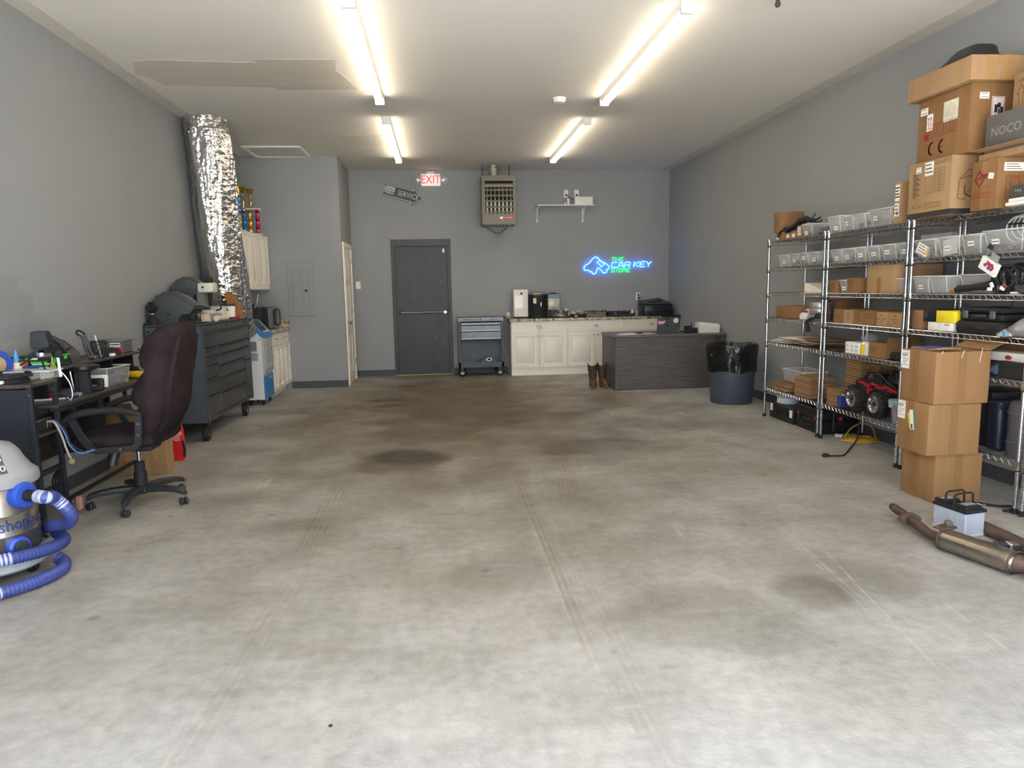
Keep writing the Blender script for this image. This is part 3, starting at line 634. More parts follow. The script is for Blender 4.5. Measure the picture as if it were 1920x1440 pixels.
g = G(); g.prism([(11.31, CT), (11.43, CT), (11.43, CT+.02), (11.36, CT+.02), (11.31, CT+.05)], 'x', 3.11, 3.17); obj('base', g, RUBBER, t)
g = G(); g.lathe([(.022, 0), (.04, 0), (.04, .025), (.022, .025)], (3.127, 11.39, CT+.06), 18, (1, 0, 0)); obj('tape_roll', g, PAPER, t)
t = thing('printer', 'black multifunction printer in the counter corner', 'printer', (3.55, 11.42, CT))
PB = mat('printer_black', (26, 27, 34), .35, var=.12)
g = G(); g.box(3.31, 3.78, 11.24, 11.66, CT, CT+.185, .018, 2); obj('body', g, PB, t)
g = G(); g.prism([(11.22, CT+.19), (11.64, CT+.19), (11.64, CT+.235), (11.55, CT+.24), (11.3, CT+.205)], 'x', 3.315, 3.775); obj('scanner_lid', g, PB, t)
g = G(); g.cbox((3.50, 11.5, CT+.245), (.34, .2, .012), .004, rot=Matrix.Rotation(R(-7), 3, 'Y') @ Matrix.Rotation(R(10), 3, 'X')); obj('feeder_tray', g, PB, t)
g = G(); g.cbox((3.55, 11.235, CT+.15), (.2, .02, .05), .004, rot=Matrix.Rotation(R(25), 3, 'X')); obj('control_panel', g, DARK, t)
g = G(); g.box(3.42, 3.7, 11.15, 11.25, CT+.03, CT+.042, .003); obj('output_tray', g, DARK, t)
g = G(); g.lathe([(.008, 0), (.008, .002), (0, .002)], (3.36, 11.239, CT+.03), 10, (0, -1, 0)); obj('power_button', g, STEEL, t)
# ================================================================ grey tool cart
CART = mat('cart_grey_paint', (60, 65, 70), .4, .2, var=.10); CF = mat('cart_drawer_grey', (84, 88, 92), .3, .5, var=.2)
cx0, cx1, cy0, cy1 = .275, 1.0, 11.27, 11.68
t = thing('tool_cart', 'grey rolling tool cart with open lower shelf beside exit door', 'cart', (.64, 11.47, 0))
pl = facey(cx0, cy0, 0); W_ = cx1-cx0
g = G()
for a in ((cx0, cx0+.035, cy0, cy0+.035), (cx1-.035, cx1, cy0, cy0+.035), (cx0, cx0+.035, cy1-.035, cy1), (cx1-.035, cx1, cy1-.035, cy1)):
    q = G(); q.box(*a, .14, .93, .004); obj('post', q, CART, t)
g.box(cx0, cx1, cy0+.004, cy1, .575, .945, .006); uc = obj('upper_cabinet', g, CART, t)
q = G(); q.slab(pl, .042, .585, W_-.04, .884, .0008, -.0040); obj('drawer_gap_shade', q, CUTM, uc)  # black sheet standing in for the shade between the drawers
for nm, (a0, b0, a1, b1) in (('drawer', (.05, .835, .365, .87)), ('drawer', (.372, .835, W_-.045, .87)), ('drawer', (.05, .735, W_-.045, .822)), ('drawer', (.05, .605, W_-.045, .722))):
    q = G(); q.slab(pl, a0, b0+.005, a1, b1-.007, .014, -.002); d = obj(nm, q, CF, t)
    q = G(); q.slab(pl, a0, b0-.006 if b1-b0 > .05 else b0-.003, a1, b0+.016, .016, .010); obj('drawer_pull', q, mat('cart_pull', (120, 124, 128), .35, .6), d)
q = G(); q.slab(pl, .0, .888, W_, .945, .012, -.002); tp = obj('top_rail', q, CF, t)
q = G(); q.text(pl, 'Snap-on', .034, .58, .915, .0108); flatobj('lettering', q, INK, tp)
q = G(); q.slab(pl, .09, .905, .30, .925, .002, .010); obj('badge', q, mat('worn_badge', (96, 94, 92), .5, .3, var=.3), tp)
q = G(); q.lathe([(.011, 0), (.011, .006), (0, .006)], tuple(pl.p(.36, .917, .009)), 10, (0, -1, 0)); obj('lock', q, INK, tp)
q = G(); q.box(cx0, cx1, cy0+.002, cy1, .145, .165); q.slab(pl, 0, .145, W_, .225, .004, -.004); q.box(cx0, cx0+.004, cy0, cy1, .165, .225); q.box(cx1-.004, cx1, cy0, cy1, .165, .225)
bmesh.ops.remove_doubles(q.bm, verts=q.bm.verts[:], dist=.0004); tr = obj('lower_tray', q, CART, t)
q = G(); q.poly(pl, [(.37, .225), (.60, .225), (.60, .27), (.565, .275), (.54, .305), (.43, .305), (.405, .275), (.37, .27)], .004, -.003); pq = obj('crest_plate', q, CART, tr)
q = G(); q.lathe([(.026, 0), (.026, .003), (.018, .003), (.018, 0)], tuple(pl.p(.485, .27, .001)), 16, (0, -1, 0), sq=(1.7, 1)); obj('crest_oval', q, STEEL, pq)
q = G(); q.box(cx0+.02, cx1-.02, cy1-.02, cy1-.016, .225, .575); obj('back_panel', q, mat('cart_back_grey', (98, 102, 104), .5), t)
q = G(); q.tube([(cx1, cy0+.05, .93), (cx1+.05, cy0+.05, .93), (cx1+.05, cy1-.05, .93), (cx1, cy1-.05, .93)], .012, 8); obj('push_handle', q, DARK, t)
def caster(par, x, y, r=.055, w=.03, top=.145, sp=False, ax=(1, 0, 0), wm=RUBBER):
    g = G(); A = Vector(ax); c = Vector((x, y, r)); g.lathe([(.3*r, -w/2), (.9*r, -w/2), (r, -w/4), (r, w/4), (.9*r, w/2), (.3*r, w/2)], c, 18, A); k = obj('caster', g, wm, par)
    g = G(); g.lathe([(.0, -w/2-.003), (.45*r, -w/2-.003), (.45*r, w/2+.003), (0, w/2+.003)], c, 12, A); obj('hub', g, STEEL, k)
    g = G(); B = Vector((-A.y, A.x, 0))
    for s in (-1, 1):
        o_ = c+A*s*(w/2+.006); P_ = [o_-B*.012-Vector((0, 0, .01)), o_+B*.012-Vector((0, 0, .01)), Vector((x, y, top))+A*s*(w/2+.006)+B*.025, Vector((x, y, top))+A*s*(w/2+.006)-B*.025]
        g.skin([g.ring([p-A*.002 for p in P_]), g.ring([p+A*.002 for p in P_])])
    g.box(x-.03, x+.03, y-.03, y+.03, top-.004, top+.001); bmesh.ops.remove_doubles(g.bm, verts=g.bm.verts[:], dist=.0001)
    f = obj('caster_fork', g, DARK, par); f['kind'] = 'stuff'
    if sp:
        g = G(); g.tube([(x+.024*cos(a)-A.y*0, y+.024*sin(a), r*1.5+ (top-r*1.5)*a/(2*pi*5)) for a in [2*pi*5*i/60 for i in range(61)]], .005, 5); obj('spring', g, RUBBER, par)
for x in (cx0+.055, cx1-.06):
    for y in (cy0+.05, cy1-.05): caster(t, x, y, .060, .034, .147, ax=(0, 1, 0))
# ================================================================ grey wood desk
def woodmat(name, c1, c2, sc=(1, 14, 14), rough=.5, s=4.):
    m, nt, b = newmat(name); f = noise_fac(nt, s, 0, 1, 6, stretch=sc, flo=.3, fhi=.7)
    mx = N(nt, 'Mix', data_type='RGBA'); nt.links.new(f, mx.inputs[0]); mx.inputs[6].default_value = (*lin(c1), 1); mx.inputs[7].default_value = (*lin(c2), 1)
    nt.links.new(mx.outputs[2], b.inputs['Base Color']); b.inputs['Roughness'].default_value = rough; return m
DW = woodmat('grey_desk_wood', (72, 69, 67), (100, 96, 92), (.7, 9, 14)); DWV = woodmat('grey_desk_wood_top', (88, 86, 84), (112, 108, 104), (.7, 12, 12), .35)
t = thing('wood_desk', 'grey wood grain office desk facing the room, in front of back counter', 'desk', (3.08, 9.6, 0))
dx0, dx1, dy0, dy1, dz = 2.325, 3.852, 9.25, 10.05, .745
g = G(); g.box(dx0-.012, dx1, dy0-.02, dy1, dz-.03, dz, .004); obj('desktop', g, DWV, t)
g = G(); g.box(dx0, dx0+.03, dy0, dy1-.02, 0, dz-.03, .002); obj('side_panel', g, DW, t); g = G(); g.box(dx1-.05, dx1-.02, dy0, dy1-.02, 0, dz-.03, .002); obj('side_panel', g, DW, t)
g = G(); g.box(dx0+.03, dx1-.16, dy0+.012, dy0+.03, .015, dz-.031, .001); obj('modesty_panel', g, DW, t)
g = G(); g.box(dx1-.16, dx1-.145, dy0+.012, dy0+.06, .015, dz-.031); obj('panel_stile', g, DW, t)
DT = dz
t = thing('laptop', 'open grey laptop with round and pink stickers on the wood desk', 'laptop', (3.08, 9.38, DT))
LG = mat('laptop_grey', (92, 95, 100), .4, .5)
g = G(); g.box(2.94, 3.25, 9.42, 9.64, DT, DT+.014, .003); obj('base', g, LG, t)
sc_ = Matrix.Rotation(R(12), 3, 'X'); P4 = Pl((3.095, 9.41, DT+.008), (1, 0, 0), (0, -.17, .985))
g = G(); g.slab(P4, -.155, 0, .155, .215, -.008, .0); lid = obj('screen_lid', g, LG, t)
g = G(); g.lathe([(.036, 0), (.036, .001), (0, .001)], tuple(P4.p(.105, .172, .0008)), 20, P4.n); obj('round_sticker', g, mat('sticker_cream', (224, 220, 208), .6), lid)
g = G(); g.poly(P4, [(-.14, .125), (-.07, .125), (-.055, .14), (-.04, .165), (-.04, .175), (-.085, .165), (-.145, .17)]); flatobj('pink_sticker', g, mat('sticker_pink', (222, 170, 178), .6), lid)
g = G(); g.rect(P4, -.145, .183, -.04, .207); flatobj('green_sticker', g, mat('sticker_green', (60, 92, 50), .6), lid); g = G(); g.rect(P4, -.03, .19, .005, .206); flatobj('dark_sticker', g, INK, lid)
g = G(); g.poly(P4, [(-.01+.014*cos(a), .098+.016*sin(a)) for a in [q*pi/6 for q in range(12)]]); g.poly(P4, [(-.008, .116), (0, .128), (.002, .118)]); flatobj('lid_mark', g, INK, lid)
t = thing('monitor_screen', 'dark tilted screen standing behind the open laptop', 'screen', (3.24, 9.72, DT))
P5 = Pl((3.28, 9.72, DT+.02), (cos(R(12)), sin(R(12)), 0), (.12, .05, .98)); g = G(); g.slab(P5, -.21, 0, .085, .22, .012); obj('panel', g, RUBBER, t)
g = G(); g.box(3.12, 3.3, 9.70, 9.80, DT, DT+.02, .004); obj('foot', g, RUBBER, t)
t = thing('desk_papers', 'loose white papers on the desk left of the laptop', 'paper', (2.6, 9.42, DT))
for k, (x, y, a) in enumerate(((2.52, 9.40, 12), (2.66, 9.46, -10), (2.80, 9.42, 5), (2.58, 9.52, 25))):
    g = G(); g.cbox((x, y, DT+.0015+.0015*k), (.25, .18, .001), rot=Matrix.Rotation(R(a), 3, 'Z')); obj('sheet', g, PAPER, t)
t = thing('phone', 'black phone lying on the desk papers', 'phone', (2.71, 9.45, DT+.0075))
g = G(); g.box(2.665, 2.755, 9.42, 9.49, DT+.007, DT+.02, .004); obj('body', g, RUBBER, t); g = G(); g.box(2.67, 2.75, 9.425, 9.485, DT+.0201, DT+.0206); obj('screen', g, mat('phone_glass', (30, 32, 38), .1), t)
t = thing('pen_organizer', 'black mesh organizer with pens on desk beside paper tray', 'organizer', (3.43, 9.42, DT))
g = G(); g.box(3.35, 3.42, 9.37, 9.47, DT, DT+.10, .002); g.box(3.42, 3.505, 9.37, 9.47, DT, DT+.07, .002); bmesh.ops.remove_doubles(g.bm, verts=g.bm.verts[:], dist=.0004); obj('cup', g, RUBBER, t)
g = G(); g.box(3.28, 3.34, 9.39, 9.44, DT+.015, DT+.03, .003); obj('stapler_end', g, RUBBER, t)
for k, (x, c_) in enumerate(((3.44, (40, 84, 160)), (3.455, (60, 110, 190)), (3.475, (200, 60, 90)), (3.49, (235, 170, 170)), (3.49, (190, 90, 60)), (3.43, (40, 70, 130)))):
    g = G(); g.cyl((x, 9.42, DT+.05), (x+.006*(k-3), 9.42+.01*(k % 3-1), DT+.155-.01*(k % 3)), .0045, seg=6); obj('pen', g, mat('pen_%d' % k, c_, .4), t)
t = thing('paper_tray', 'white perforated paper holder at the desk end by the wall', 'tray', (3.67, 9.42, DT))
g = G(); n_ = facey(3.53, 9.38, DT)
for i in range(12):
    a = .0+i*.0245; g.slab(n_, a, 0, a+.012, .118-.0028*i if i > 4 else .118-.0005*i, .004)
for i in range(6): g.slab(n_, 0, i*.019, .29, i*.019+.009, .004, .0005)
o = obj('perforated_side', g, WHITE, t); o['kind'] = 'stuff'
g = G(); g.prism([(3.53, DT), (3.82, DT), (3.83, DT+.10), (3.80, DT+.118), (3.535, DT+.148)], 'y', 9.385, 9.50); obj('paper_block', g, PAPER, t)
# boots
LEA = mat('brown_boot_leather', (92, 62, 42), .6, var=.3, vs=14); LEA2 = mat('dark_boot_shaft', (70, 48, 34), .65, var=.3, vs=12); SOLE = mat('boot_sole_tan', (120, 90, 62), .7)
def boot(x, y, rz, label):
    t = thing('cowboy_boot', label, 'boot', (x, y, 0), rz, 'brown cowboy boots beside the desk')
    def pr(w_, l_, oy, z, dip=0): return [Vector((1.3*w_*cos(a), oy+l_*sin(a), z+dip*abs(cos(a))**1.0-dip*.5*(1 if abs(sin(a)) > .6 else 0))) for a in [2*pi*k/18 for k in range(18)]]
    g = G(); g.skin([g.ring(p) for p in (pr(.036, .085, -.03, .035), pr(.042, .125, -.055, .04), pr(.043, .125, -.055, .06), pr(.041, .10, -.03, .09), pr(.037, .058, .015, .12))]); obj('foot', g, LEA, t, world=False)
    g = G(); g.skin([g.ring(p) for p in (pr(.037, .057, .015, .119), pr(.042, .055, .02, .17), pr(.052, .062, .022, .25), pr(.057, .066, .022, .30, .045), pr(.053, .062, .022, .298, .045), pr(.044, .054, .02, .2))], (True, True)); obj('shaft', g, LEA2, t, world=False)
    g = G(); g.skin([g.ring(p) for p in (pr(.040, .125, -.058, .024), pr(.046, .135, -.058, .026), pr(.046, .135, -.058, .04), pr(.04, .125, -.058, .042))]); obj('sole', g, SOLE, t, world=False)
    g = G(); g.box(-.03, .03, .02, .075, 0, .03, .006); obj('heel', g, LEA2, t, world=False); g = G(); g.box(-.036, .036, -.175, -.06, .0, .025, .01); obj('tread', g, SOLE, t, world=False)
boot(2.105, 9.66, R(-8), 'left brown cowboy boot by the white cabinets'); boot(2.248, 9.68, R(6), 'brown cowboy boot touching the wood desk side')
# trash can
t = thing('trash_can', 'blue grey round plastic trash can with shiny black bag folded over its rim', 'bin', (3.44, 8.05, 0))
g = G(); prof = [(.235, 0), (.243, .01), (.268, .40), (.275, .56), (.288, .565), (.288, .60), (.270, .60), (.232, .02)]
n = 48; rs = []
for r, z in prof: rs.append(g.ring([(3.44+cos(2*pi*k/n)*r*(1.012 if (k % 8) == 0 and z < .5 else 1), 8.05+sin(2*pi*k/n)*r*(1.012 if (k % 8) == 0 and z < .5 else 1), z) for k in range(n)]))
g.skin(rs); obj('body', g, mat('blue_grey_plastic', (64, 74, 86), .45, var=.08), t)
def bagmat():
    m, nt, b = newmat('black_bag_film'); b.inputs['Base Color'].default_value = (.008, .008, .009, 1); b.inputs['Roughness'].default_value = .22
    bn = N(nt, 'Bump'); bn.inputs['Strength'].default_value = .55; bn.inputs['Distance'].default_value = .02; nt.links.new(noise_fac(nt, 9, 0, 1, 4, stretch=(1, 1, .5)), bn.inputs['Height']); nt.links.new(bn.outputs[0], b.inputs['Normal']); return m
g = G(); n = 64; rs = []; rnd = random.Random(3)
for z, r, am in ((.385, .283, .012), (.42, .281, .012), (.50, .288, .012), (.60, .295, .010), (.66, .299, .006), (.695, .298, .004), (.70, .288, .004), (.64, .262, .004), (.5, .25, .004), (.3, .24, .01)):
    rs.append(g.ring([(3.44+cos(2*pi*k/n)*(r+am*sin(k*.9+z*9)*cos(k*.37)), 8.05+sin(2*pi*k/n)*(r+am*sin(k*.9+z*9)*cos(k*.37)), z+.012*sin(k*.5)*(1 if z < .45 else .4)) for k in range(n)]))
g.skin(rs, (False, True)); obj('bag_liner', g, bagmat(), t, label='shiny black trash bag folded over the rim')
# ================================================================ left side: closet corner cabinets
t = thing('wall_cabinet', 'white two door wall cabinet hung on the left wall behind the foil duct', 'cabinet', (-2.57, 9.85, 1.43))
wx, wy0, wy1, wz0, wz1 = -2.42, 9.12, 10.50, 1.435, 2.185
g = G(); g.box(XL+.002, wx-.02, wy0, wy1, wz0, wz1); obj('carcass', g, CREAM, t)
pl = facex2(wx-.02, wy0, wz0); W_ = wy1-wy0
for a0, a1, kn in ((.005, W_/2-.003, (W_/2-.04, .06)), (W_/2+.003, W_-.005, (W_/2+.55, .06))):
    m_ = (a0+a1)/2; g = G(); g.slab(pl, a0, .005, a1, wz1-wz0-.005, .019); d = obj('door', g, CREAM, t)
    hz = wz1-wz0
    for b0, b1, q0, q1 in ((a0+.002, m_, .058, .03), (m_, a1-.002, .03, .058)):
        g = G(); g.slab(pl, b0 if q0 > .04 else b0, .007, b1, .1, .013, .019); g.slab(pl, b0, hz-.06, b1, hz-.007, .013, .019); o = obj('rail', g, CREAM, d); o['kind'] = 'stuff'
        for u0, u1 in ((b0, b0+q0-.006), (b1-q1+.006, b1)):
            g = G(); g.slab(pl, u0, .1, u1, hz-.06, .013, .019); obj('stile', g, CREAM, d)
        P0_ = [(b0+q0+.006, .112), (b1-q1-.006, .112), (b1-q1-.006, hz-.072), (b0+q0+.006, hz-.072)]
        g = G(); g.skin([g.ring([pl.p(a, b, .0185) for a, b in P0_]), g.ring([pl.p(a+(.018 if i in (0, 3) else -.018), b+(.018 if i < 2 else -.018), .031) for i, (a, b) in enumerate(P0_)])], (False, True)); obj('raised_panel', g, CREAM, d)
    g = G(); c = pl.p(kn[0], kn[1], .031); g.cyl(c-Vector((0, .035, 0))+pl.n*.02, c+Vector((0, .035, 0))+pl.n*.02, .006, seg=8); g.cyl(c, c+pl.n*.02, .005, seg=6); obj('handle', g, STEEL, d)
bx, by0, by1 = -2.2, 9.43, PY-.002
t = thing('base_cabinet', 'white base cabinet against the closet corner, behind the blue air cooler', 'cabinet', (-2.45, 9.76, 0))
g = G(); g.box(XL+.002, bx-.02, by0, by1, .095, .868); g.box(XL+.002, bx-.08, by0, by1, 0, .1); obj('carcass', g, CREAM, t)
pl = facex2(bx-.02, by0, 0); W_ = by1-by0; q3 = W_/2
for k in range(2):
    a0 = .006+k*q3; a1 = a0+q3-.008; drawer(t, pl, a0, .695, a1, .858, cup=False)
    m_ = (a0+a1)/2; g = G(); c = pl.p(m_, .78, .03); g.tube([c+Vector((-.011, -.04, 0)), c+Vector((.012, -.03, 0)), c+Vector((.016, 0, 0)), c+Vector((.012, .03, 0)), c+Vector((-.011, .04, 0))], .006, 6); obj('pull', g, STEEL, t)
    panel_door(t, pl, a0, .105, m_-.003, .685); panel_door(t, pl, m_+.003, .105, a1, .685)
    g = G(); c = pl.p(m_, .645, .03); g.tube([c+Vector((-.011, -.035, 0)), c+Vector((.01, -.028, 0)), c+Vector((.01, .028, 0)), c+Vector((-.011, .035, 0))], .005, 6); obj('pull', g, STEEL, t)
g = G(); g.box(XL+.002, bx+.03, by0-.015, by1, .868, .905, .008, 2); tag(obj('corner_countertop', g, GRAN, loc=(-2.45, 9.76, .868)), 'speckled granite countertop under the microwave in the closet corner', 'countertop')
g = G(); g.box(-2.45, bx+.02, PY-.022, PY-.001, .9055, 1.0, .004); tag(obj('backsplash', g, GRAN, loc=(-2.3, PY-.01, .905)), 'short granite backsplash against closet wall beside the microwave', 'backsplash')
t = thing('microwave', 'black microwave oven with steel door on the corner countertop', 'microwave', (-2.46, 9.95, .905))
g = G(); g.box(-2.66, -2.29, 9.72, 10.22, .918, 1.20, .006); obj('body', g, mat('satin_black', (27, 30, 34)), t)
g = G(); g.box(-2.29, -2.262, 9.725, 10.215, .922, 1.196, .006); dd = obj('door', g, STEEL, t)
g = G(); g.box(-2.263, -2.260, 9.85, 10.14, .95, 1.17); obj('window', g, mat('oven_glass', (18, 19, 22), .08), dd)
g = G(); g.tube([(-2.262, 10.12, .94), (-2.225, 10.12, .97), (-2.218, 10.12, 1.06), (-2.225, 10.12, 1.15), (-2.262, 10.12, 1.18)], .008, 8); obj('handle', g, RUBBER, dd)
for y in (9.76, 10.18):
    g = G(); g.cyl((-2.33, y, .905), (-2.33, y, .92), .014, seg=10); obj('foot', g, RUBBER, t)
t = thing('coffee_machine', 'black coffee machine with silver lever beside the microwave', 'machine', (-2.52, 9.56, .905))
g = G(); g.box(-2.62, -2.34, 9.43, 9.69, .905, 1.20, .02, 2); obj('body', g, RUBBER, t); g = G(); g.box(-2.56, -2.42, 9.47, 9.65, 1.20, 1.25, .015, 2); obj('hopper', g, RUBBER, t)
g = G(); g.tube([(-2.42, 9.56, 1.2), (-2.38, 9.56, 1.27), (-2.36, 9.56, 1.36)], .011, 8); g.ball((-2.36, 9.56, 1.36), .016, 8, 6); obj('lever', g, STEEL, t)
# trophies
GOLD = mat('gold_trophy', (214, 176, 84), .22, 1., var=.1); TBL = mat('trophy_blue', (24, 112, 170), .25, .5, var=.3, vs=40); TRD = mat('trophy_crimson', (176, 30, 70), .25, .4, var=.35, vs=40); TGD = mat('trophy_gold_twist', (176, 150, 80), .3, .7, var=.4, vs=40)
def twist(a, b, r, m, par, name='column'):
    g = G(); n = 26; rs = []
    for i in range(n+1):
        z = a[2]+(b-a[2])*i/n; rs.append(g.ring([(a[0]+r*(1+.18*cos(4*(q*2*pi/12)+i*.7))*cos(q*2*pi/12), a[1]+r*(1+.18*cos(4*(q*2*pi/12)+i*.7))*sin(q*2*pi/12), z) for q in range(12)]))
    g.skin(rs); return obj(name, g, m, par)
def cup(par, c, s=1.):
    g = G(); g.lathe([(.018*s, 0), (.008*s, .02*s), (.008*s, .05*s), (.022*s, .065*s), (.035*s, .09*s), (.05*s, .13*s), (.047*s, .13*s), (.03*s, .09*s), (0, .075*s)], c, 14); obj('cup', g, GOLD, par)
t0 = 2.186
t = thing('trophy', 'tall trophy with gold and crimson columns, nearest the closet wall on wall cabinet', 'trophy', (-2.50, 10.18, t0))
for dx, m in ((-.05, TGD), (.05, TRD)): twist((-2.50+dx, 10.18, t0+.02), t0+.335, .024, m, t)
g = G(); g.box(-2.60, -2.40, 10.12, 10.24, t0, t0+.022, .004); obj('base', g, mat('marble_white', (214, 210, 204), .3, var=.15), t)
g = G(); g.box(-2.59, -2.41, 10.13, 10.23, t0+.335, t0+.36, .004); obj('tier', g, mat('marble_white', (214, 210, 204)), t)
cup(t, (-2.53, 10.18, t0+.47), 1.1); g = G(); g.lathe([(.03, 0), (.012, .02), (.02, .06), (.01, .10), (.018, .115)], (-2.53, 10.18, t0+.36), 12); obj('figure', g, GOLD, t)
for dx in (.03, .06):
    g = G(); g.ball((-2.5+dx, 10.18, t0+.385), .012, 10, 6); obj('finial', g, CHROME, t)
t = thing('trophy', 'blue column trophy with gold cup, between the other two on wall cabinet', 'trophy', (-2.56, 9.92, t0))
twist((-2.56, 9.92, t0+.02), t0+.30, .022, TBL, t); g = G(); g.box(-2.61, -2.51, 9.87, 9.97, t0, t0+.022, .004); obj('base', g, mat('marble_white', (214, 210, 204)), t); cup(t, (-2.56, 9.92, t0+.46), 1.1)
g = G(); g.lathe([(.035, 0), (.035, .015), (.012, .03), (.02, .08), (.012, .13), (.02, .145)], (-2.56, 9.92, t0+.30), 12); obj('figure', g, GOLD, t)
t = thing('trophy', 'trophy with short blue top column beside the foil duct on wall cabinet', 'trophy', (-2.55, 9.66, t0))
twist((-2.55, 9.66, t0+.02), t0+.24, .02, TGD, t, 'lower_column'); twist((-2.55, 9.66, t0+.26), t0+.46, .026, TBL, t, 'upper_column')
g = G(); g.box(-2.60, -2.50, 9.61, 9.71, t0, t0+.022, .004); obj('base', g, mat('marble_white', (214, 210, 204)), t); g = G(); g.box(-2.585, -2.515, 9.625, 9.695, t0+.24, t0+.26, .003); obj('tier', g, DARK, t)
g = G(); g.lathe([(.02, 0), (.01, .03), (.022, .07), (.012, .11), (.02, .13), (0, .15)], (-2.55, 9.66, t0+.46), 12); obj('figure', g, GOLD, t)
# ================================================================ foil duct
def foil():
    m, nt, b = newmat('crinkled_foil'); b.inputs['Metallic'].default_value = 1; b.inputs['Base Color'].default_value = (.80, .79, .76, 1); b.inputs['Roughness'].default_value = .13
    tcn = N(nt, 'TexCoord'); mp = N(nt, 'Mapping'); mp.inputs['Scale'].default_value = (1, 1, 1.5); nt.links.new(tcn.outputs['Object'], mp.inputs[0])
    wn = N(nt, 'TexNoise', i_Scale=8., i_Detail=3); nt.links.new(mp.outputs[0], wn.inputs['Vector']); ad0 = N(nt, 'VectorMath', operation='MULTIPLY_ADD'); nt.links.new(wn.outputs['Color'], ad0.inputs[0]); ad0.inputs[1].default_value = (.12, .12, .12); nt.links.new(mp.outputs[0], ad0.inputs[2])
    vo = N(nt, 'TexVoronoi', i_Scale=13.); nt.links.new(ad0.outputs[0], vo.inputs['Vector']); v2 = N(nt, 'TexVoronoi', i_Scale=40.); nt.links.new(ad0.outputs[0], v2.inputs['Vector'])
    fold = noise_fac(nt, 9, 0, 1, 2, stretch=(1, 1, .12))
    a1 = N(nt, 'Math', operation='MULTIPLY_ADD'); nt.links.new(vo.outputs['Distance'], a1.inputs[0]); a1.inputs[1].default_value = .55; nt.links.new(fold, a1.inputs[2])
    a2 = N(nt, 'Math', operation='MULTIPLY_ADD'); nt.links.new(v2.outputs['Distance'], a2.inputs[0]); a2.inputs[1].default_value = .14; nt.links.new(a1.outputs[0], a2.inputs[2])
    bn = N(nt, 'Bump'); bn.inputs['Strength'].default_value = .62; bn.inputs['Distance'].default_value = .035; nt.links.new(a2.outputs[0], bn.inputs['Height']); nt.links.new(bn.outputs[0], b.inputs['Normal']); return m
FOIL = foil()
t = thing('foil_duct', 'crinkled silver foil wrapped duct running from ceiling down behind the tool chest', 'duct', (-2.45, 8.70, .95))
g = G(); n = 56; rs = []; Z0, Z1 = .93, H-.002; mz = 46
for i in range(mz+1):
    f = i/mz; z = Z0+(Z1-Z0)*f; cx = -2.475-.025*f+.010*sin(f*9); cyy = 8.68-.33*f; w_ = .250-.012*f+.035*math.exp(-((f-.0)/.08)**2)*0; top = max(0, (f-.93)/.07)
    w_ *= 1-.18*top**2; dpt = .275-.02*f
    rs.append(g.ring([(max(XL+.006, cx+cos(2*pi*k/n)*w_*(1+.030*sin(6*2*pi*k/n+f*2)+.016*sin(13*2*pi*k/n+f*17)+.010*sin(f*70+3*sin(2*pi*k/n)))), cyy+sin(2*pi*k/n)*dpt*(1+.03*sin(4*2*pi*k/n+1+f*3)+.012*sin(11*2*pi*k/n-f*23)), z) for k in range(n)]))
g.skin(rs); obj('duct_body', g, FOIL, t, smooth=60)
g = G(); rs = []
for i, (z, q) in enumerate(((H-.004, 1.02), (H-.05, 1.0), (H-.10, .99), (H-.16, 1.03))):
    rs.append(g.ring([(max(XL+.005, -2.50+cos(2*pi*k/n)*.225*q*(1+.05*sin(7*2*pi*k/n+i))), 8.35+sin(2*pi*k/n)*.262*q*(1+.04*sin(9*2*pi*k/n+i*2)), z+(.03*sin(6*2*pi*k/n) if i == 3 else 0)) for k in range(n)]))
g.skin(rs, (True, False)); obj('collar_wrap', g, FOIL, t, smooth=60)
g = G(); rs = []
for i, (z, q) in enumerate(((.90, 1.08), (.96, 1.06), (1.03, 1.03), (1.10, 1.02))):
    rs.append(g.ring([(max(XL+.005, -2.475+cos(2*pi*k/n)*.252*q*(1+.03*sin(6*2*pi*k/n+i))), 8.68+sin(2*pi*k/n)*.27*q*(1+.03*sin(8*2*pi*k/n+i*2)), z+.03*sin(3*2*pi*k/n)) for k in range(n)]))
g.skin(rs, (True, False)); obj('end_flap', g, FOIL, t, smooth=60)
# ================================================================ air cooler
t = thing('air_cooler', 'white and blue portable air cooler with slanted blue top', 'cooler', (-2.315, 9.18, 0))
CB = mat('cooler_blue', (46, 122, 190), .35); CW = mat('cooler_white', (226, 228, 228), .35, var=.02); CG = mat('cooler_grey', (176, 178, 176), .4, var=.02)
ax0, ax1, ay0, ay1 = -2.44, -2.19, 8.97, 9.40
g = G(); g.prism([(ax0, .075), (ax1-.02, .075), (ax1-.02, .87), (ax0+.10, 1.035), (ax0, 1.045)], 'y', ay0, ay1); obj('side_body', g, CW, t)
g = G(); g.prism([(ax1-.02, .375), (ax1-.008, .375), (ax1+.012, .43), (ax1+.012, .84), (ax1-.02, .87)], 'y', ay0+.004, ay1-.004); fr = obj('grille_frame', g, CG, t)
g = G(); g.box(ax1-.021, ax1+.002, ay0, ay1, .075, .375, .008); tk = obj('water_tank', g, CB, t)
g = G(); g.prism([(ax1-.03, .865), (ax1+.016, .838), (ax1+.014, .885), (ax0+.11, 1.062), (ax0-.004, 1.07), (ax0-.004, 1.038), (ax0+.10, 1.03)], 'y', ay0-.006, ay1+.006); tp = obj('top_panel', g, CB, t)
sl_ = Vector((ax1+.014-(ax0+.11), 0, .885-1.062)); P6 = Pl((ax0+.11, ay0, 1.062), (0, 1, 0), -sl_); L_ = sl_.length
P6 = Pl((ax1+.014, ay0, .885), (0, 1, 0), -sl_)
g = G(); g.slab(P6, .05, .025, ay1-ay0-.05, L_-.02, .004, .0); cp = obj('control_panel', g, mat('satin_black', (27, 30, 34)), tp)
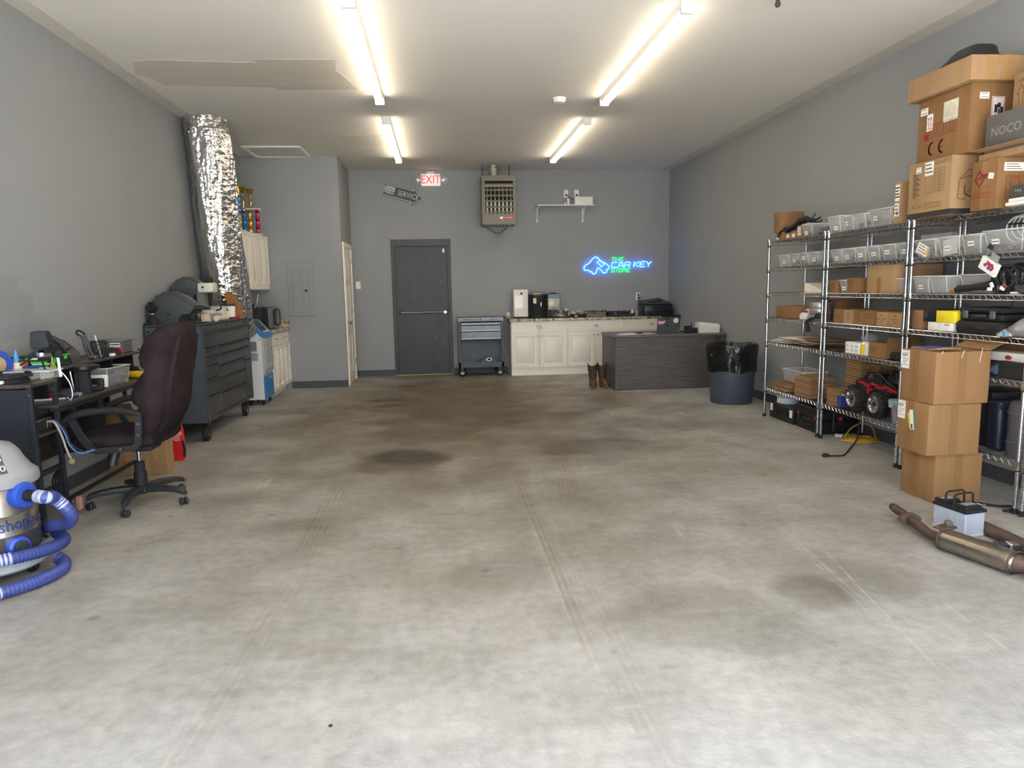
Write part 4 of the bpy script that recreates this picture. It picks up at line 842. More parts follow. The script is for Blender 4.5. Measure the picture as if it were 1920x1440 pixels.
g = G()
for k in range(8): g.slab(P6, .08+k*.034, .03, .096+k*.034, .05, .003, .0035)
o = obj('buttons', g, CW, cp); o['kind'] = 'stuff'
g = G(); g.rect(P6, .34, .03, .37, L_-.03, .0045); flatobj('panel_print', g, CW, cp)
pf = facex2(ax1+.012, ay0, 0)
g = G(); g.slab(pf, .04, .445, .39, .835, .003, -.001); gi = obj('grille_recess', g, mat('cooler_recess', (120, 122, 122), .6), fr)
for k in range(14):
    g = G(); g.cbox((ax1+.018, (ay0+ay1)/2, .462+k*.027), (.016, .34, .009), rot=Matrix.Rotation(R(20), 3, 'Y')); obj('louver', g, CG, fr)
for k in range(4):
    g = G(); g.box(ax1+.010, ax1+.026, ay0+.04+k*.11, ay0+.052+k*.11, .445, .835); obj('louver_post', g, CG, fr)
g = G(); P7 = facex2(ax1+.002, ay0, 0); g.line(P7, [(.20, .335), (.19, .315), (.22, .32), (.205, .34)], .01); g.line(P7, [(.23, .335), (.37, .325)], .012); flatobj('tank_print', g, PAPER, tk)
P8 = facey(ax0, ay0, 0)
g = G(); g.rect(P8, .03, .68, .17, .80); b_ = flatobj('rating_label', g, mat('label_grey', (112, 116, 120), .6), t)
g = G()
for k in range(8): g.line(P8, [(.04, .70+k*.012), (.16-.02*(k % 3), .70+k*.012)], .003, .002)
flatobj('label_print', g, mat('pale_print', (160, 164, 166), .7), t)
g = G(); g.rect(P8, .09, .56, .18, .665); flatobj('spec_label', g, mat('label_pale', (170, 174, 178), .6), t)
g = G()
for k in range(7): g.line(P8, [(.095, .575+k*.012), (.17-.02*(k % 2), .575+k*.012)], .004, .002)
flatobj('spec_print', g, mat('dark_print', (90, 96, 102), .7), t)
g = G(); g.rect(P8, .20, .81, .22, .835); flatobj('warning_sticker', g, mat('sticker_yellow', (214, 176, 60), .6), t)
for x in (ax0+.05, ax1-.05):
    for y in (ay0+.05, ay1-.05): caster(t, x, y, .03, .022, .078)
# ================================================================ rolling tool chest
CH = mat('chest_blue_grey', (70, 77, 84), .42, .25, var=.05); CHF = mat('chest_drawer_grey', (88, 90, 90), .24, .6, var=.10); CHD = mat('chest_top_mat', (58, 62, 66), .6)
kx0, kx1, ky0, ky1, kz0, kz1 = -2.705, -2.20, 6.77, 8.385, .19, 1.105
t = thing('tool_chest', 'large grey rolling tool chest with many drawers on spring casters', 'chest', (-2.45, 7.58, 0))
g = G(); g.box(kx0, kx1, ky0, ky1, kz0, kz1, .008); obj('body', g, CH, t)
g = G(); g.box(kx0, kx1+.006, ky0-.003, ky1+.003, kz1, kz1+.018, .006); obj('top_plate', g, CHD, t)
pl = facex2(kx1, ky0, 0)
g = G(); g.slab(pl, .0, 1.045, ky1-ky0, kz1-.002, .012); hd = obj('header_rail', g, CHF, t)
g = G(); g.lathe([(.012, 0), (.012, .006), (0, .006)], tuple(pl.p(.75, 1.078, .012)), 10, pl.n); obj('lock', g, INK, hd)
g = G(); g.slab(pl, 1.35, 1.062, 1.52, 1.09, .003, .012); obj('name_badge', g, DARK, hd)
for a in (.0, .405, 1.575):
    g = G(); g.slab(pl, a, kz0+.01, a+.035, 1.043, .010); obj('stile', g, CH, t)
rows = []
lz = (1.04, .887, .805, .72, .60, .435, .235)
for z1_, z0_ in zip(lz, lz[1:]): rows.append((.04, z0_, .40, z1_))
mzv = (1.04, .89, .80)
for z1_, z0_ in zip(mzv, mzv[1:]): rows.append((.445, z0_, 1.57, z1_))
for z1_, z0_ in zip((.80, .69, .565, .41), (.69, .565, .41, .235)): rows.append((.445, z0_, 1.33, z1_))
for z1_, z0_ in zip((.80, .655, .235), (.655, .235, .2))[:2] if False else (((.80), (.655)), ((.655), (.235))): rows.append((1.37, z0_, 1.57, z1_))
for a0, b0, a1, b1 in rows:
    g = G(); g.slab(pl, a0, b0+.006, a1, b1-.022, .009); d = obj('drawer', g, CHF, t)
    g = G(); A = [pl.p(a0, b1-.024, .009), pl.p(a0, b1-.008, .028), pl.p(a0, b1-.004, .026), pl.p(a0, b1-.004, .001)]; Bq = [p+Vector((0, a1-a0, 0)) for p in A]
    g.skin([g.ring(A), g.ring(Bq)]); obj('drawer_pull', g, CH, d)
    g = G(); g.slab(pl, a0, b0-.004, a1, b0+.008, .0012); obj('gap_shade', g, RUBBER, d)  # dark strip paints in the shade of the gap between drawers
for a in (.02, 1.59):
    g = G(); g.slab(pl, a-.02, kz0, a+.02, kz0+.04, .008); obj('corner_plate', g, CH, t)
g = G(); P_ = facey(kx0, ky0, 0); g.lathe([(.011, 0), (.011, .003), (0, .003)], tuple(P_.p(.035, 1.06, .0)), 10, (0, -1, 0)); obj('hole_plug', g, CUTM, t)
for y in (ky0+.13, ky1-.13):
    for x in (kx0+.07, kx1-.06): caster(t, x, y, .072, .045, .192, True, ax=(1, 0, 0))
KT = kz1+.018
# things on the chest
HG = mat('helmet_grey', (66, 70, 72), .42, var=.06); HG2 = mat('helmet_dark', (42, 46, 52), .45)
def helmet(c, s, rz, label, lift=0.):
    t = thing('welding_helmet', label, 'helmet', c, rz, 'welding helmets on the tool chest')
    # local: faces +x
    prof = [(-.20, .00), (-.205, .10), (-.185, .19), (-.13, .26), (-.05, .295), (.04, .29), (.12, .255), (.20, .19), (.235, .165), (.225, .135), (.14, .125), (.10, .08), (.085, .0)]
    g = G(); wd = [(-1, .35), (-.92, .75), (-.6, .97), (-.2, 1.03), (.2, 1.03), (.6, .97), (.92, .75), (1, .35)]
    rs = []
    for q, k in wd: rs.append(g.ring([Vector((x*(.75+.25*k)*s, q*.125*s, (z*(k*.5+.5) if z > .0 else 0)*s)) for x, z in prof]))
    g.skin(rs); obj('shell', g, HG, t, world=False)
    g = G(); g.prism([(.14*s, .135*s), (.205*s, .165*s), (.235*s, .16*s), (.228*s, .142*s)], 'y', -.10*s, .10*s); obj('visor_lip', g, HG2, t, world=False)
    g = G(); g.prism([(-.20*s, 0), (-.202*s, .09*s), (-.13*s, .085*s), (-.07*s, .03*s), (-.02*s, 0)], 'y', -.131*s, -.126*s); g.prism([(-.20*s, 0), (-.202*s, .09*s), (-.13*s, .085*s), (-.07*s, .03*s), (-.02*s, 0)], 'y', .126*s, .131*s); o = obj('cheek_panel', g, HG2, t, world=False); o['kind'] = 'stuff'
    g = G(); g.tube([Vector((-.01*s, -.128*s, .28*s)), Vector((.0*s, -.134*s, .15*s)), Vector((.045*s, -.132*s, .01*s))], .006*s, 6); obj('side_seam', g, HG, t, world=False)
    g = G(); g.lathe([(.014*s, 0), (.014*s, .006), (0, .006)], (.0, -.129*s, .09*s), 10, (0, -1, 0)); obj('pivot_knob', g, INK, t, world=False)
    return t
helmet((-2.50, 6.99, KT), 1.02, R(-4), 'grey welding helmet at the near end of the tool chest')
t = thing('parts_crate', 'dark plastic crate under the second welding helmet', 'crate', (-2.58, 7.58, KT))
g = G(); g.box(-2.70, -2.46, 7.45, 7.70, KT, KT+.21, .01); obj('body', g, DARK, t); g = G(); g.box(-2.71, -2.45, 7.44, 7.71, KT+.19, KT+.212, .005); obj('rim', g, RUBBER, t)
helmet((-2.545, 7.58, KT+.213), .80, R(0), 'second grey welding helmet, raised behind the first')
t = thing('cable_bundle', 'black cable folded and tied with a white twist, standing on tool chest', 'cable', (-2.66, 6.86, KT))
for k in range(7):
    a = k*pi/7; g = G(); g.tube(catmull([(-2.655+.012*cos(a), 6.87+.012*sin(a), KT+.10), (-2.655+.055*cos(a)*(1-.1*k % 2), 6.87+.055*sin(a), KT+.16), (-2.655+.03*cos(a+.3), 6.87+.03*sin(a+.3), KT+.205), (-2.655-.05*cos(a), 6.87-.05*sin(a), KT+.165), (-2.655-.01*cos(a), 6.87-.01*sin(a), KT+.10)], 5), .005, 6); obj('loop', g, RUBBER, t)
g = G(); g.lathe([(.05, 0), (.052, .03), (.03, .07), (.014, .10)], (-2.655, 6.87, KT), 12); obj('lower_coil', g, RUBBER, t)
g = G(); g.lathe([(.017, 0), (.017, .012), (.012, .012), (.012, 0)], (-2.655, 6.87, KT+.095), 12); obj('twist_tie', g, PAPER, t)
g = G(); g.box(-2.71, -2.67, 6.79, 6.84, KT, KT+.02, .004); obj('plug', g, RUBBER, t)
MW = mat('machine_white', (205, 200, 188), .4, var=.04); MG = mat('machine_grey', (150, 152, 152), .4, .3)
t = thing('key_machine', 'white and grey key cutting machine on the tool chest', 'machine', (-2.36, 7.40, KT))
g = G(); g.box(-2.46, -2.23, 7.28, 7.56, KT, KT+.07, .008); obj('base', g, MG, t)
g = G(); g.box(-2.44, -2.36, 7.44, 7.56, KT+.07, KT+.30, .01); obj('column', g, mat('machine_column_grey', (122, 122, 118), .45), t)  # column in a darker grey than the base
g = G(); g.box(-2.40, -2.25, 7.36, 7.54, KT+.285, KT+.385, .02, 2); hd = obj('head', g, MW, t)
g = G(); g.box(-2.33, -2.28, 7.42, 7.5, KT+.384, KT+.44, .01); obj('motor_cap', g, RUBBER, hd)
g = G(); g.lathe([(.012, 0), (.012, .004), (0, .004)], (-2.345, 7.36, KT+.34), 10, (0, -1, 0)); obj('head_screw', g, INK, hd)
g = G(); g.cyl((-2.30, 7.43, KT+.285), (-2.30, 7.43, KT+.16), .024, .012, 12); obj('spindle', g, RUBBER, t)
g = G(); g.box(-2.42, -2.25, 7.30, 7.42, KT+.075, KT+.115, .006); obj('carriage', g, MW, t)
g = G(); g.box(-2.38, -2.30, 7.33, 7.42, KT+.115, KT+.15, .006); obj('clamp', g, DARK, t)
g = G(); g.lathe([(.028, 0), (.03, .012), (.026, .02), (0, .02)], (-2.375, 7.31, KT+.155), 14, (0, -1, 0)); obj('hand_knob', g, PAPER, t)
for k in range(3):
    g = G(); g.lathe([(.008, 0), (.008, .003), (0, .003)], (-2.41+k*.065, 7.28, KT+.035), 8, (0, -1, 0)); obj('screw', g, INK, t)
g = G(); g.tube(catmull([(-2.30, 7.50, KT+.10), (-2.22, 7.47, KT+.12), (-2.21, 7.45, KT+.16)], 5), .008, 6); obj('lever', g, RUBBER, t)
t = thing('vice', 'small dark bench vice beside the near welding helmet', 'vice', (-2.36, 7.15, KT))
g = G(); g.box(-2.41, -2.31, 7.10, 7.2, KT, KT+.03, .004); obj('base', g, DARK, t); g = G(); g.box(-2.40, -2.36, 7.10, 7.2, KT+.03, KT+.16, .006); obj('fixed_jaw', g, DARK, t)
g = G(); g.box(-2.335, -2.305, 7.11, 7.19, KT+.05, KT+.17, .006); obj('moving_jaw', g, STEEL, t); g = G(); g.cyl((-2.36, 7.15, KT+.08), (-2.27, 7.15, KT+.08), .012, seg=10); obj('screw', g, STEEL, t); g = G(); g.cyl((-2.275, 7.08, KT+.08), (-2.275, 7.22, KT+.08), .006, seg=8); obj('handle_bar', g, STEEL, t)
g = G(); g.box(-2.30, -2.225, 7.10, 7.17, KT, KT+.085, .004); tag(obj('wood_block', g, woodmat('pale_wood', (206, 190, 160), (188, 168, 134)), loc=(-2.26, 7.13, KT)), 'small pale wood block on chest beside the bench vice', 'block')
t = thing('white_box', 'small white box on the chest right behind the key machine', 'box', (-2.30, 7.68, KT))
g = G(); g.box(-2.37, -2.24, 7.62, 7.75, KT, KT+.14, .006); obj('body', g, MW, t); g = G(); g.box(-2.365, -2.245, 7.625, 7.745, KT+.14, KT+.148, .002); obj('lid', g, MG, t)
t = thing('spray_bottle', 'dark slim bottle between two white containers on the chest', 'bottle', (-2.275, 7.82, KT))
g = G(); g.lathe([(.0, 0), (.028, .0), (.03, .02), (.03, .10), (.012, .13), (.012, .145)], (-2.275, 7.82, KT), 14); obj('body', g, DARK, t); g = G(); g.lathe([(.016, .145), (.018, .15), (.018, .19), (.012, .2), (0, .2)], (-2.275, 7.82, KT), 12); obj('cap', g, RUBBER, t)
g = G(); g.lathe([(.0305, .05), (.0305, .09)], (-2.275, 7.82, KT), 14, cap=(False, False)); obj('label_band', g, PAPER, t)
t = thing('white_tub', 'round white tub with dark lid in front of the foil duct', 'tub', (-2.30, 8.0, KT))
g = G(); g.lathe([(0, 0), (.07, 0), (.075, .14), (.07, .142), (0, .142)], (-2.30, 8.0, KT), 20); obj('body', g, PAPER, t); g = G(); g.lathe([(.077, .138), (.077, .158), (.07, .162), (0, .162)], (-2.30, 8.0, KT), 20); obj('lid', g, DARK, t)
t = thing('paper_bag', 'brown folded paper bag leaning on chest by the foil duct', 'bag', (-2.28, 8.19, KT))
BAG = mat('kraft_bag', (150, 100, 58), .8, var=.12, vs=12)
g = G(); rs = [g.ring([Vector((-2.28+x*w_-dx, 8.19+y*d_, KT+z)) for x, y in ((-1, -1), (-.2, -.8), (1, -1), (.9, 0), (1, 1), (0, .9), (-1, 1), (-.85, 0))]) for z, w_, d_, dx in ((0, .085, .075, 0), (.1, .075, .06, .015), (.2, .055, .03, .035), (.28, .04, .008, .055))]; g.skin(rs); obj('bag_body', g, BAG, t, smooth=20)
g = G(); g.box(-2.375, -2.295, 8.175, 8.205, KT+.272, KT+.292, .004); obj('folded_top', g, BAG, t)
REDT = mat('red_tool_plastic', (176, 36, 46), .45)
for k, (c, sz, rz, lb) in enumerate((((-2.255, 7.50, KT+.012), (.03, .42, .018), 4, 'thin red tray along chest edge below the key machine'), ((-2.235, 8.02, KT+.012), (.03, .30, .02), -5, 'red tool lying at chest edge below the paper bag'))):
    t = thing('red_tool', lb, 'tool', (c[0], c[1], KT)); g = G(); g.cbox(c, sz, .006, rot=Matrix.Rotation(R(rz), 3, 'Z')); obj('bar', g, REDT, t); g = G(); g.cbox((c[0]+.01, c[1]+.12, c[2]+.012), (.035, .06, .014), .004); obj('grip', g, REDT if k else PAPER, t)
t = thing('white_tube', 'white plastic tube lying along the front chest edge', 'tube', (-2.225, 7.45, KT))
g = G(); g.cyl((-2.215, 7.28, KT+.03), (-2.215, 7.62, KT+.03), .028, seg=14); obj('barrel', g, MW, t); g = G(); g.cyl((-2.215, 7.62, KT+.03), (-2.215, 7.645, KT+.03), .029, seg=14); obj('end_cap', g, PAPER, t)
g = G(); g.box(-2.34, -2.205, 6.80, 7.06, KT, KT+.012, .003); tag(obj('black_mat', g, RUBBER, loc=(-2.27, 6.9, KT)), 'black rubber mat on the near front corner of tool chest', 'mat')
# ================================================================ workstation desk with tower and hutch
DB = mat('desk_black_metal', (38, 42, 50), .45, .3, var=.08); DTOP = woodmat('dark_walnut_top', (58, 50, 44), (78, 69, 61), (14, .7, 12), .3)
ez, ex, ey0, ey1 = .75, -2.315, 4.46, 5.95
t = thing('computer_desk', 'dark computer desk with raised tower shelf and hutch along left wall', 'desk', (-2.52, 5.1, 0))
g = G(); g.box(XL+.01, ex, ey0, ey1, ez-.022, ez, .003); obj('desktop', g, DTOP, t)
g = G(); g.box(ex-.03, ex-.004, ey0, ey1, ez-.047, ez-.0225); obj('front_rail', g, DB, t)
tz, tx, ty0, ty1 = .905, -2.325, 4.215, 4.50
g = G(); g.box(XL+.01, tx, ty0, ty1, tz-.02, tz, .003); obj('tower_top', g, DTOP, t)
for x in (XL+.03, tx-.012):
    for y in (ty0+.014, ty1-.014):
        g = G(); g.box(x-.014, x+.012, y-.014, y+.014, .0, tz-.02, .002); lg = obj('leg', g, DB, t)
        if x > -2.5:
            g = G(); g.lathe([(.0045, 0), (.0045, .002), (0, .002)], (x, y-.014, tz-.06), 8, (0, -1, 0)); obj('bolt', g, STEEL, lg)
# perforated side panel with round holes
g = G(); Pp = facey(XL+.03, ty0+.01, .0); g.slab(Pp, 0, .10, .355, tz-.03, .003, -.004); sp_ = obj('side_panel', g, DB, t)
g = G()
for i in range(12):
    for j in range(16):
        a, b = .02+i*.028+(j % 2)*.014, .24+j*.03
        if a < .345: g.poly(Pp, [(a+.0048*cos(q*pi/3), b+.0048*sin(q*pi/3)) for q in range(6)], 0, .0008)
o = flatobj('perforations', g, CUTM, sp_); o['kind'] = 'stuff'
g = G(); g.box(XL+.03, tx-.012, ty0+.028, ty1-.028, .585, .60, .002); obj('tower_shelf', g, DTOP, t)
for z in (.36,):
    g = G(); g.box(tx-.025, tx-.003, ty0+.028, ty1-.028, z, z+.028); obj('side_bar', g, DB, t)
for y in (ey1-.03,):
    for x in (XL+.04, ex-.035):
        g = G(); g.box(x-.013, x+.013, y-.013, y+.013, 0, ez-.023); obj('leg', g, DB, t)
g = G(); g.box(ex-.10, ex-.08, ty1, ey1-.04, .10, .122); obj('foot_bar', g, DB, t)
g = G(); g.box(XL+.012, XL+.03, ty1, ey1, .30, .58); obj('back_panel', g, DB, t)
for y in (4.66, 5.02, 5.40):
    g = G(); g.box(ex-.03, ex-.008, y, y+.02, ez-.13, ez-.047); obj('tray_hanger', g, DB, t)
g = G(); g.box(-2.66, -2.405, 4.62, 5.45, ez-.15, ez-.13, .002); obj('keyboard_tray', g, DTOP, t)
g = G(); g.box(-2.62, ex-.012, 4.50, 4.68, ez-.16, ez-.132, .002); obj('tray_rail', g, DB, t)
uz, ux = .95, -2.42
g = G(); g.box(XL+.01, ux, 4.62, 5.96, uz-.018, uz, .003); obj('hutch_board', g, DTOP, t)
for y in (4.66, 5.14, 5.56, 5.92):
    g = G(); g.box(-2.62, -2.47, y-.012, y+.012, ez, uz-.018); obj('hutch_post', g, DB, t)
# things on the desk, tower and hutch
t = thing('drill_bin', 'clear plastic bin holding blue parts on the computer desk', 'bin', (-2.46, 5.42, ez))
def clearmat():
    m, nt, b = newmat('clear_plastic'); b.inputs['Base Color'].default_value = (.60, .60, .58, 1); b.inputs['Roughness'].default_value = .15; b.inputs['Alpha'].default_value = .22; b.inputs['Specular IOR Level'].default_value = .6; return m
CLEAR = clearmat(); 
def clear2():
    m, nt, b = newmat('clear_plastic_rim'); b.inputs['Base Color'].default_value = (.84, .84, .82, 1); b.inputs['Roughness'].default_value = .2; b.inputs['Alpha'].default_value = .72; return m
RIM = clear2()
def bin_parts(t, w, d, h, world=False, tp=.88, rot=0.):
    """open tapered bin: w along local x, d along local y, standing on z=0"""
    def rr(s, z, q=1.): return [Vector((a*s, b*s, z)) for a, b in rrect(w*q, d*q, .018, 3)]
    g = G(); rs = [g.ring(p) for p in (rr(tp, 0), rr(.5*(1+tp), h*.5), rr(1, h), rr(.985, h), rr(.5*(1+tp)-.015, h*.5), rr(tp-.02, .004))]
    g.skin(rs); obj('body', g, CLEAR, t, world=False)
    g = G(); rs = [g.ring([Vector((a, b, z)) for a, b in rrect(w+q, d+q, .02, 3)]) for q, z in ((.0, h-.008), (.016, h-.006), (.018, h), (-.004, h+.001), (-.004, h-.008))]
    g.skin(rs, (False, False)); rm = obj('rim', g, RIM, t, world=False)
    for a in (-1, 1):
        for b in (-1, 1):
            g = G(); k = .5-.012/max(w, d); g.tube([(a*(w*tp/2-.006), b*(d*tp/2-.006), .003), (a*(w/2-.006), b*(d/2-.006), h-.004)], .0022, 5); obj('corner_edge', g, RIM, t, world=False)
t.rotation_euler = (0, 0, R(-6)); bin_parts(t, .21, .31, .135)
t = thing('blue_parts', 'blue packets lying inside the clear desk bin', 'packets', (-2.45, 5.45, ez+.006))
for k, (x, y) in enumerate(((-2.46, 5.37), (-2.43, 5.46), (-2.47, 5.52))):
    g = G(); g.cbox((x, y, ez+.03+.004*k), (.11, .06, .045), .008, rot=Matrix.Rotation(R(20*k), 3, 'Z')); obj('packet', g, mat('packet_blue', (62, 78, 118), .5), t)
t = thing('calipers_case', 'dark blue and white device leaning on the clear desk bin', 'device', (-2.40, 5.16, ez))
g = G(); g.cbox((-2.41, 5.205, ez+.05), (.115, .03, .09), .006, rot=Matrix.Rotation(R(-10), 3, 'X')); obj('white_card', g, PAPER, t); g = G(); g.cbox((-2.42, 5.175, ez+.038), (.11, .035, .075), .012, 2, rot=Matrix.Rotation(R(-10), 3, 'X')); obj('blue_body', g, NAVY, t)
t = thing('computer_mouse', 'black and grey computer mouse on desk before the clear bin', 'mouse', (-2.40, 5.10, ez))
g = G(); g.ball((-2.40, 5.10, ez+.012), (.062, .036, .028), 16, 8); bmesh.ops.bisect_plane(g.bm, geom=g.bm.verts[:]+g.bm.edges[:]+g.bm.faces[:], plane_co=(0, 0, ez+.001), plane_no=(0, 0, -1), clear_outer=True); obj('shell', g, RUBBER, t)
g = G(); g.ball((-2.405, 5.092, ez+.018), (.045, .024, .025), 14, 8); obj('palm_rest', g, mat('mouse_grey', (96, 100, 106), .35), t)
t = thing('yellow_gun', 'yellow glue tool with orange tip lying on the desk', 'tool', (-2.40, 5.78, ez))
g = G(); g.lathe([(0, 0), (.02, .003), (.028, .03), (.03, .1), (.022, .15), (.016, .17)], (-2.47, 5.80, ez+.029), 14, (1, -.25, 0)); obj('body', g, mat('tool_yellow', (222, 190, 40), .45), t)
g = G(); g.lathe([(.016, 0), (.012, .05), (.006, .055)], (-2.306, 5.759, ez+.029), 12, (1, -.25, 0)); obj('tip', g, mat('tip_orange', (232, 120, 40), .45), t)
t = thing('black_flashlight', 'black coiled tool lying on the desk behind the yellow tool', 'tool', (-2.5, 5.85, ez))
g = G(); g.lathe([(0, 0), (.035, .0), (.038, .03), (.034, .06), (.034, .15), (.042, .17), (.042, .2), (0, .2)], (-2.62, 5.86, ez+.044), 16, (1, .05, 0)); obj('body', g, RUBBER, t); g = G(); g.lathe([(.0385, 0), (.0385, .006)], (-2.56, 5.863, ez+.044), 16, (1, .05, 0), (False, False)); obj('ring', g, STEEL, t)
g = G(); g.tube(catmull([(-2.46, 5.86, ez+.03), (-2.41, 5.88, ez+.05), (-2.37, 5.84, ez+.012), (-2.33, 5.88, ez+.01), (-2.34, 5.80, ez+.008)], 6), .006, 6); obj('cord', g, RUBBER, t)
g = G(); g.box(-2.56, -2.35, 5.88, 5.945, ez, ez+.006); tag(obj('cardboard_pad', g, mat('grey_board', (128, 122, 112), .8), loc=(-2.45, 5.91, ez)), 'flat grey board at far desk end beside the chest', 'board')
t = thing('mouse_pad', 'dark domed cap with blue rim lying on desk near the tower', 'cap', (-2.47, 4.85, ez))
g = G(); g.lathe([(.125, 0), (.125, .006), (.11, .03), (.07, .048), (0, .055)], (-2.47, 4.85, ez), 24, sq=(.62, .55)); obj('dome', g, mat('dome_dark', (44, 44, 42), .6), t)
g = G(); g.cbox((-2.42, 4.79, ez+.008), (.13, .035, .01), .004, rot=Matrix.Rotation(R(18), 3, 'Z')); obj('blue_edge', g, mat('edge_blue', (46, 54, 130), .45), t)
t = thing('key_ring', 'small black key fobs on the desk before the dark cap', 'keys', (-2.42, 4.72, ez))
for k in range(4):
    g = G(); g.ball((-2.46+.025*k, 4.72+.01*(k % 2), ez+.009), (.016, .011, .009), 10, 6); obj('fob', g, RUBBER, t)
g = G(); g.ball((-2.38, 4.71, ez+.007), .007, 8, 5); obj('tag', g, CHROME, t)
t = thing('white_tools', 'white handled tools lying on desk inside the tower frame', 'tools', (-2.52, 4.62, ez))
for k in range(3):
    g = G(); g.cyl((-2.60+.03*k, 4.60+.03*k, ez+.008), (-2.42+.02*k, 4.64+.02*k, ez+.008), .006, seg=8); obj('handle', g, PAPER, t)
g = G(); g.box(-2.50, -2.45, 4.70, 4.75, ez, ez+.04, .006); obj('red_cap', g, REDT, t)
g = G(); g.box(-2.39, -2.35, 4.80, 4.84, ez, ez+.025, .004); obj('clear_cap', g, MG, t)
t = thing('dish_stand', 'black round dish on a short black column at the back of desk', 'stand', (-2.40, 4.97, ez))
g = G(); g.lathe([(0, 0), (.045, 0), (.045, .155), (0, .155)], (-2.40, 4.97, ez), 16); obj('column', g, RUBBER, t)
for k in range(5):
    a = -pi/2+(k-2)*.5; g = G(); g.cyl((-2.40+.046*cos(a), 4.97+.046*sin(a), ez), (-2.40+.046*cos(a), 4.97+.046*sin(a), ez+.15), .006, seg=6); obj('rib', g, DARK, t)
g = G(); g.lathe([(.07, .155), (.098, .165), (.10, .185), (.09, .19), (.03, .193), (0, .193)], (-2.395, 4.97, ez), 26); obj('dish', g, mat('dish_black', (30, 31, 33), .3), t)
t = thing('steel_pliers', 'steel tool hanging beside the round dish stand', 'tool', (-2.46, 4.95, ez))
g = G(); g.cyl((-2.47, 4.95, ez+.15), (-2.455, 4.95, ez+.02), .008, .004, 8); obj('shaft', g, STEEL, t); g = G(); g.ball((-2.455, 4.95, ez+.012), .011, 8, 6); obj('ball_tip', g, CHROME, t)
# hutch things
t = thing('green_kit_box', 'bright green and black tool kit box on the hutch', 'box', (-2.56, 4.80, uz))
GR = mat('kit_green', (60, 214, 60), .45); x0, x1, y0, y1 = -2.69, -2.45, 4.70, 4.92
g = G(); g.box(x0, x1, y0, y1, uz, uz+.075, .003); bo = obj('case', g, mat('kit_dark', (30, 38, 32), .5), t)
P_ = facey(x0, y0, uz)
g = G(); g.rect(P_, .085, .003, .10, .072); g.rect(P_, .115, .03, .215, .045); g.rect(P_, .115, .003, .22, .022); g.rect(P_, .005, .06, .08, .066); g.rect(P_, .02, .02, .06, .03); flatobj('green_print', g, GR, bo)
g = G(); g.rect(P_, .115, .055, .16, .068); flatobj('white_print', g, PAPER, bo)
P_ = facex2(x1, y0, uz); g = G(); g.rect(P_, .02, .03, .05, .06); g.rect(P_, .15, .045, .19, .065); g.rect(P_, 0, .069, .22, .075); g.rect(facez(x0, y0, uz+.0755), 0, 0, .24, .012); flatobj('green_print', g, GR, bo)
t = thing('yellow_tag', 'small yellow green tag hanging on the green kit box', 'tag', (-2.435, 4.70, uz))
g = G(); g.prism([(-2.455, uz), (-2.42, uz+.002), (-2.43, uz+.03), (-2.445, uz+.045)], 'y', 4.685, 4.695); obj('card', g, mat('tag_lime', (170, 186, 70), .6), t); g = G(); g.cyl((-2.44, 4.69, uz+.045), (-2.44, 4.69, uz+.07), .004, seg=6); obj('clip', g, PAPER, t)
g = G(); g.cbox((-2.63, 4.665, uz+.026), (.10, .05, .05), .006); tag(obj('orange_block', g, mat('block_orange', (226, 110, 60), .6, var=.15), loc=(-2.63, 4.665, uz)), 'orange block on hutch behind the glue bottle', 'block')
t = thing('desk_phone', 'dark grey desk phone handset standing at the back of hutch', 'phone', (-2.58, 5.10, uz))
g = G(); g.skin([g.ring([Vector((-2.64+.0+x, 5.10+y, uz+z)) for x, z in ((-.06, .13), (-.03, .16), (.04, .15), (.13, .07), (.15, .0), (.05, .0))]) for y in (-.07, .07)]); obj('base', g, mat('phone_dark', (40, 43, 50), .45), t)
g = G(); g.tube(catmull([(-2.69, 5.04, uz+.165), (-2.64, 5.04, uz+.185), (-2.57, 5.04, uz+.15), (-2.52, 5.04, uz+.09)], 5), .022, 8, rf=lambda f: 1.25-.9*sin(pi*f)*.5); obj('handset', g, DARK, t)
t = thing('snip_tool', 'black pliers with grey sleeves standing upright beside the wire cup', 'pliers', (-2.50, 5.30, uz))
for s in (-1, 1):
    g = G(); g.tube([(-2.53+s*.012, 5.30, uz+.17), (-2.515+s*.014, 5.30, uz+.09), (-2.49+s*.012, 5.30, uz+.02)], .009, 8); obj('handle', g, DARK, t)
g = G(); g.tube(catmull([(-2.545, 5.30, uz+.165), (-2.575, 5.30, uz+.185), (-2.565, 5.30, uz+.205), (-2.535, 5.30, uz+.195), (-2.52, 5.30, uz+.175)], 5, False), .007, 6); obj('grip_loop', g, RUBBER, t)
g = G(); g.box(-2.50, -2.45, 5.27, 5.33, uz, uz+.025, .005); obj('jaw', g, STEEL, t)
t = thing('wire_cup', 'black mesh pencil cup with a white stick on the hutch', 'cup', (-2.47, 5.38, uz))
g = G(); n = 22; c_ = Vector((-2.47, 5.38, uz))
for k in range(n):
    a, b = 2*pi*k/n, 2*pi*(k+2)/n
    for e in (b, 2*a-b): g.tube([c_+Vector((.04*cos(a), .04*sin(a), .0)), c_+Vector((.052*cos(e), .052*sin(e), .125))], .0018, 3)
o = obj('mesh_wall', g, RUBBER, t); o['kind'] = 'stuff'
for r, z in ((.052, .122), (.04, .003)):
    g = G(); g.tube([c_+Vector((r*cos(2*pi*k/18), r*sin(2*pi*k/18), z)) for k in range(18)], .004, 6, True); obj('ring', g, RUBBER, t)
g = G(); g.cyl(c_+Vector((.01, 0, .005)), c_+Vector((-.02, 0, .165)), .005, seg=6); obj('stick', g, PAPER, t); g = G(); g.cyl(c_+Vector((.02, .01, .005)), c_+Vector((.035, .01, .12)), .006, seg=6); obj('brown_pen', g, mat('pen_brown', (110, 70, 55), .5), t)
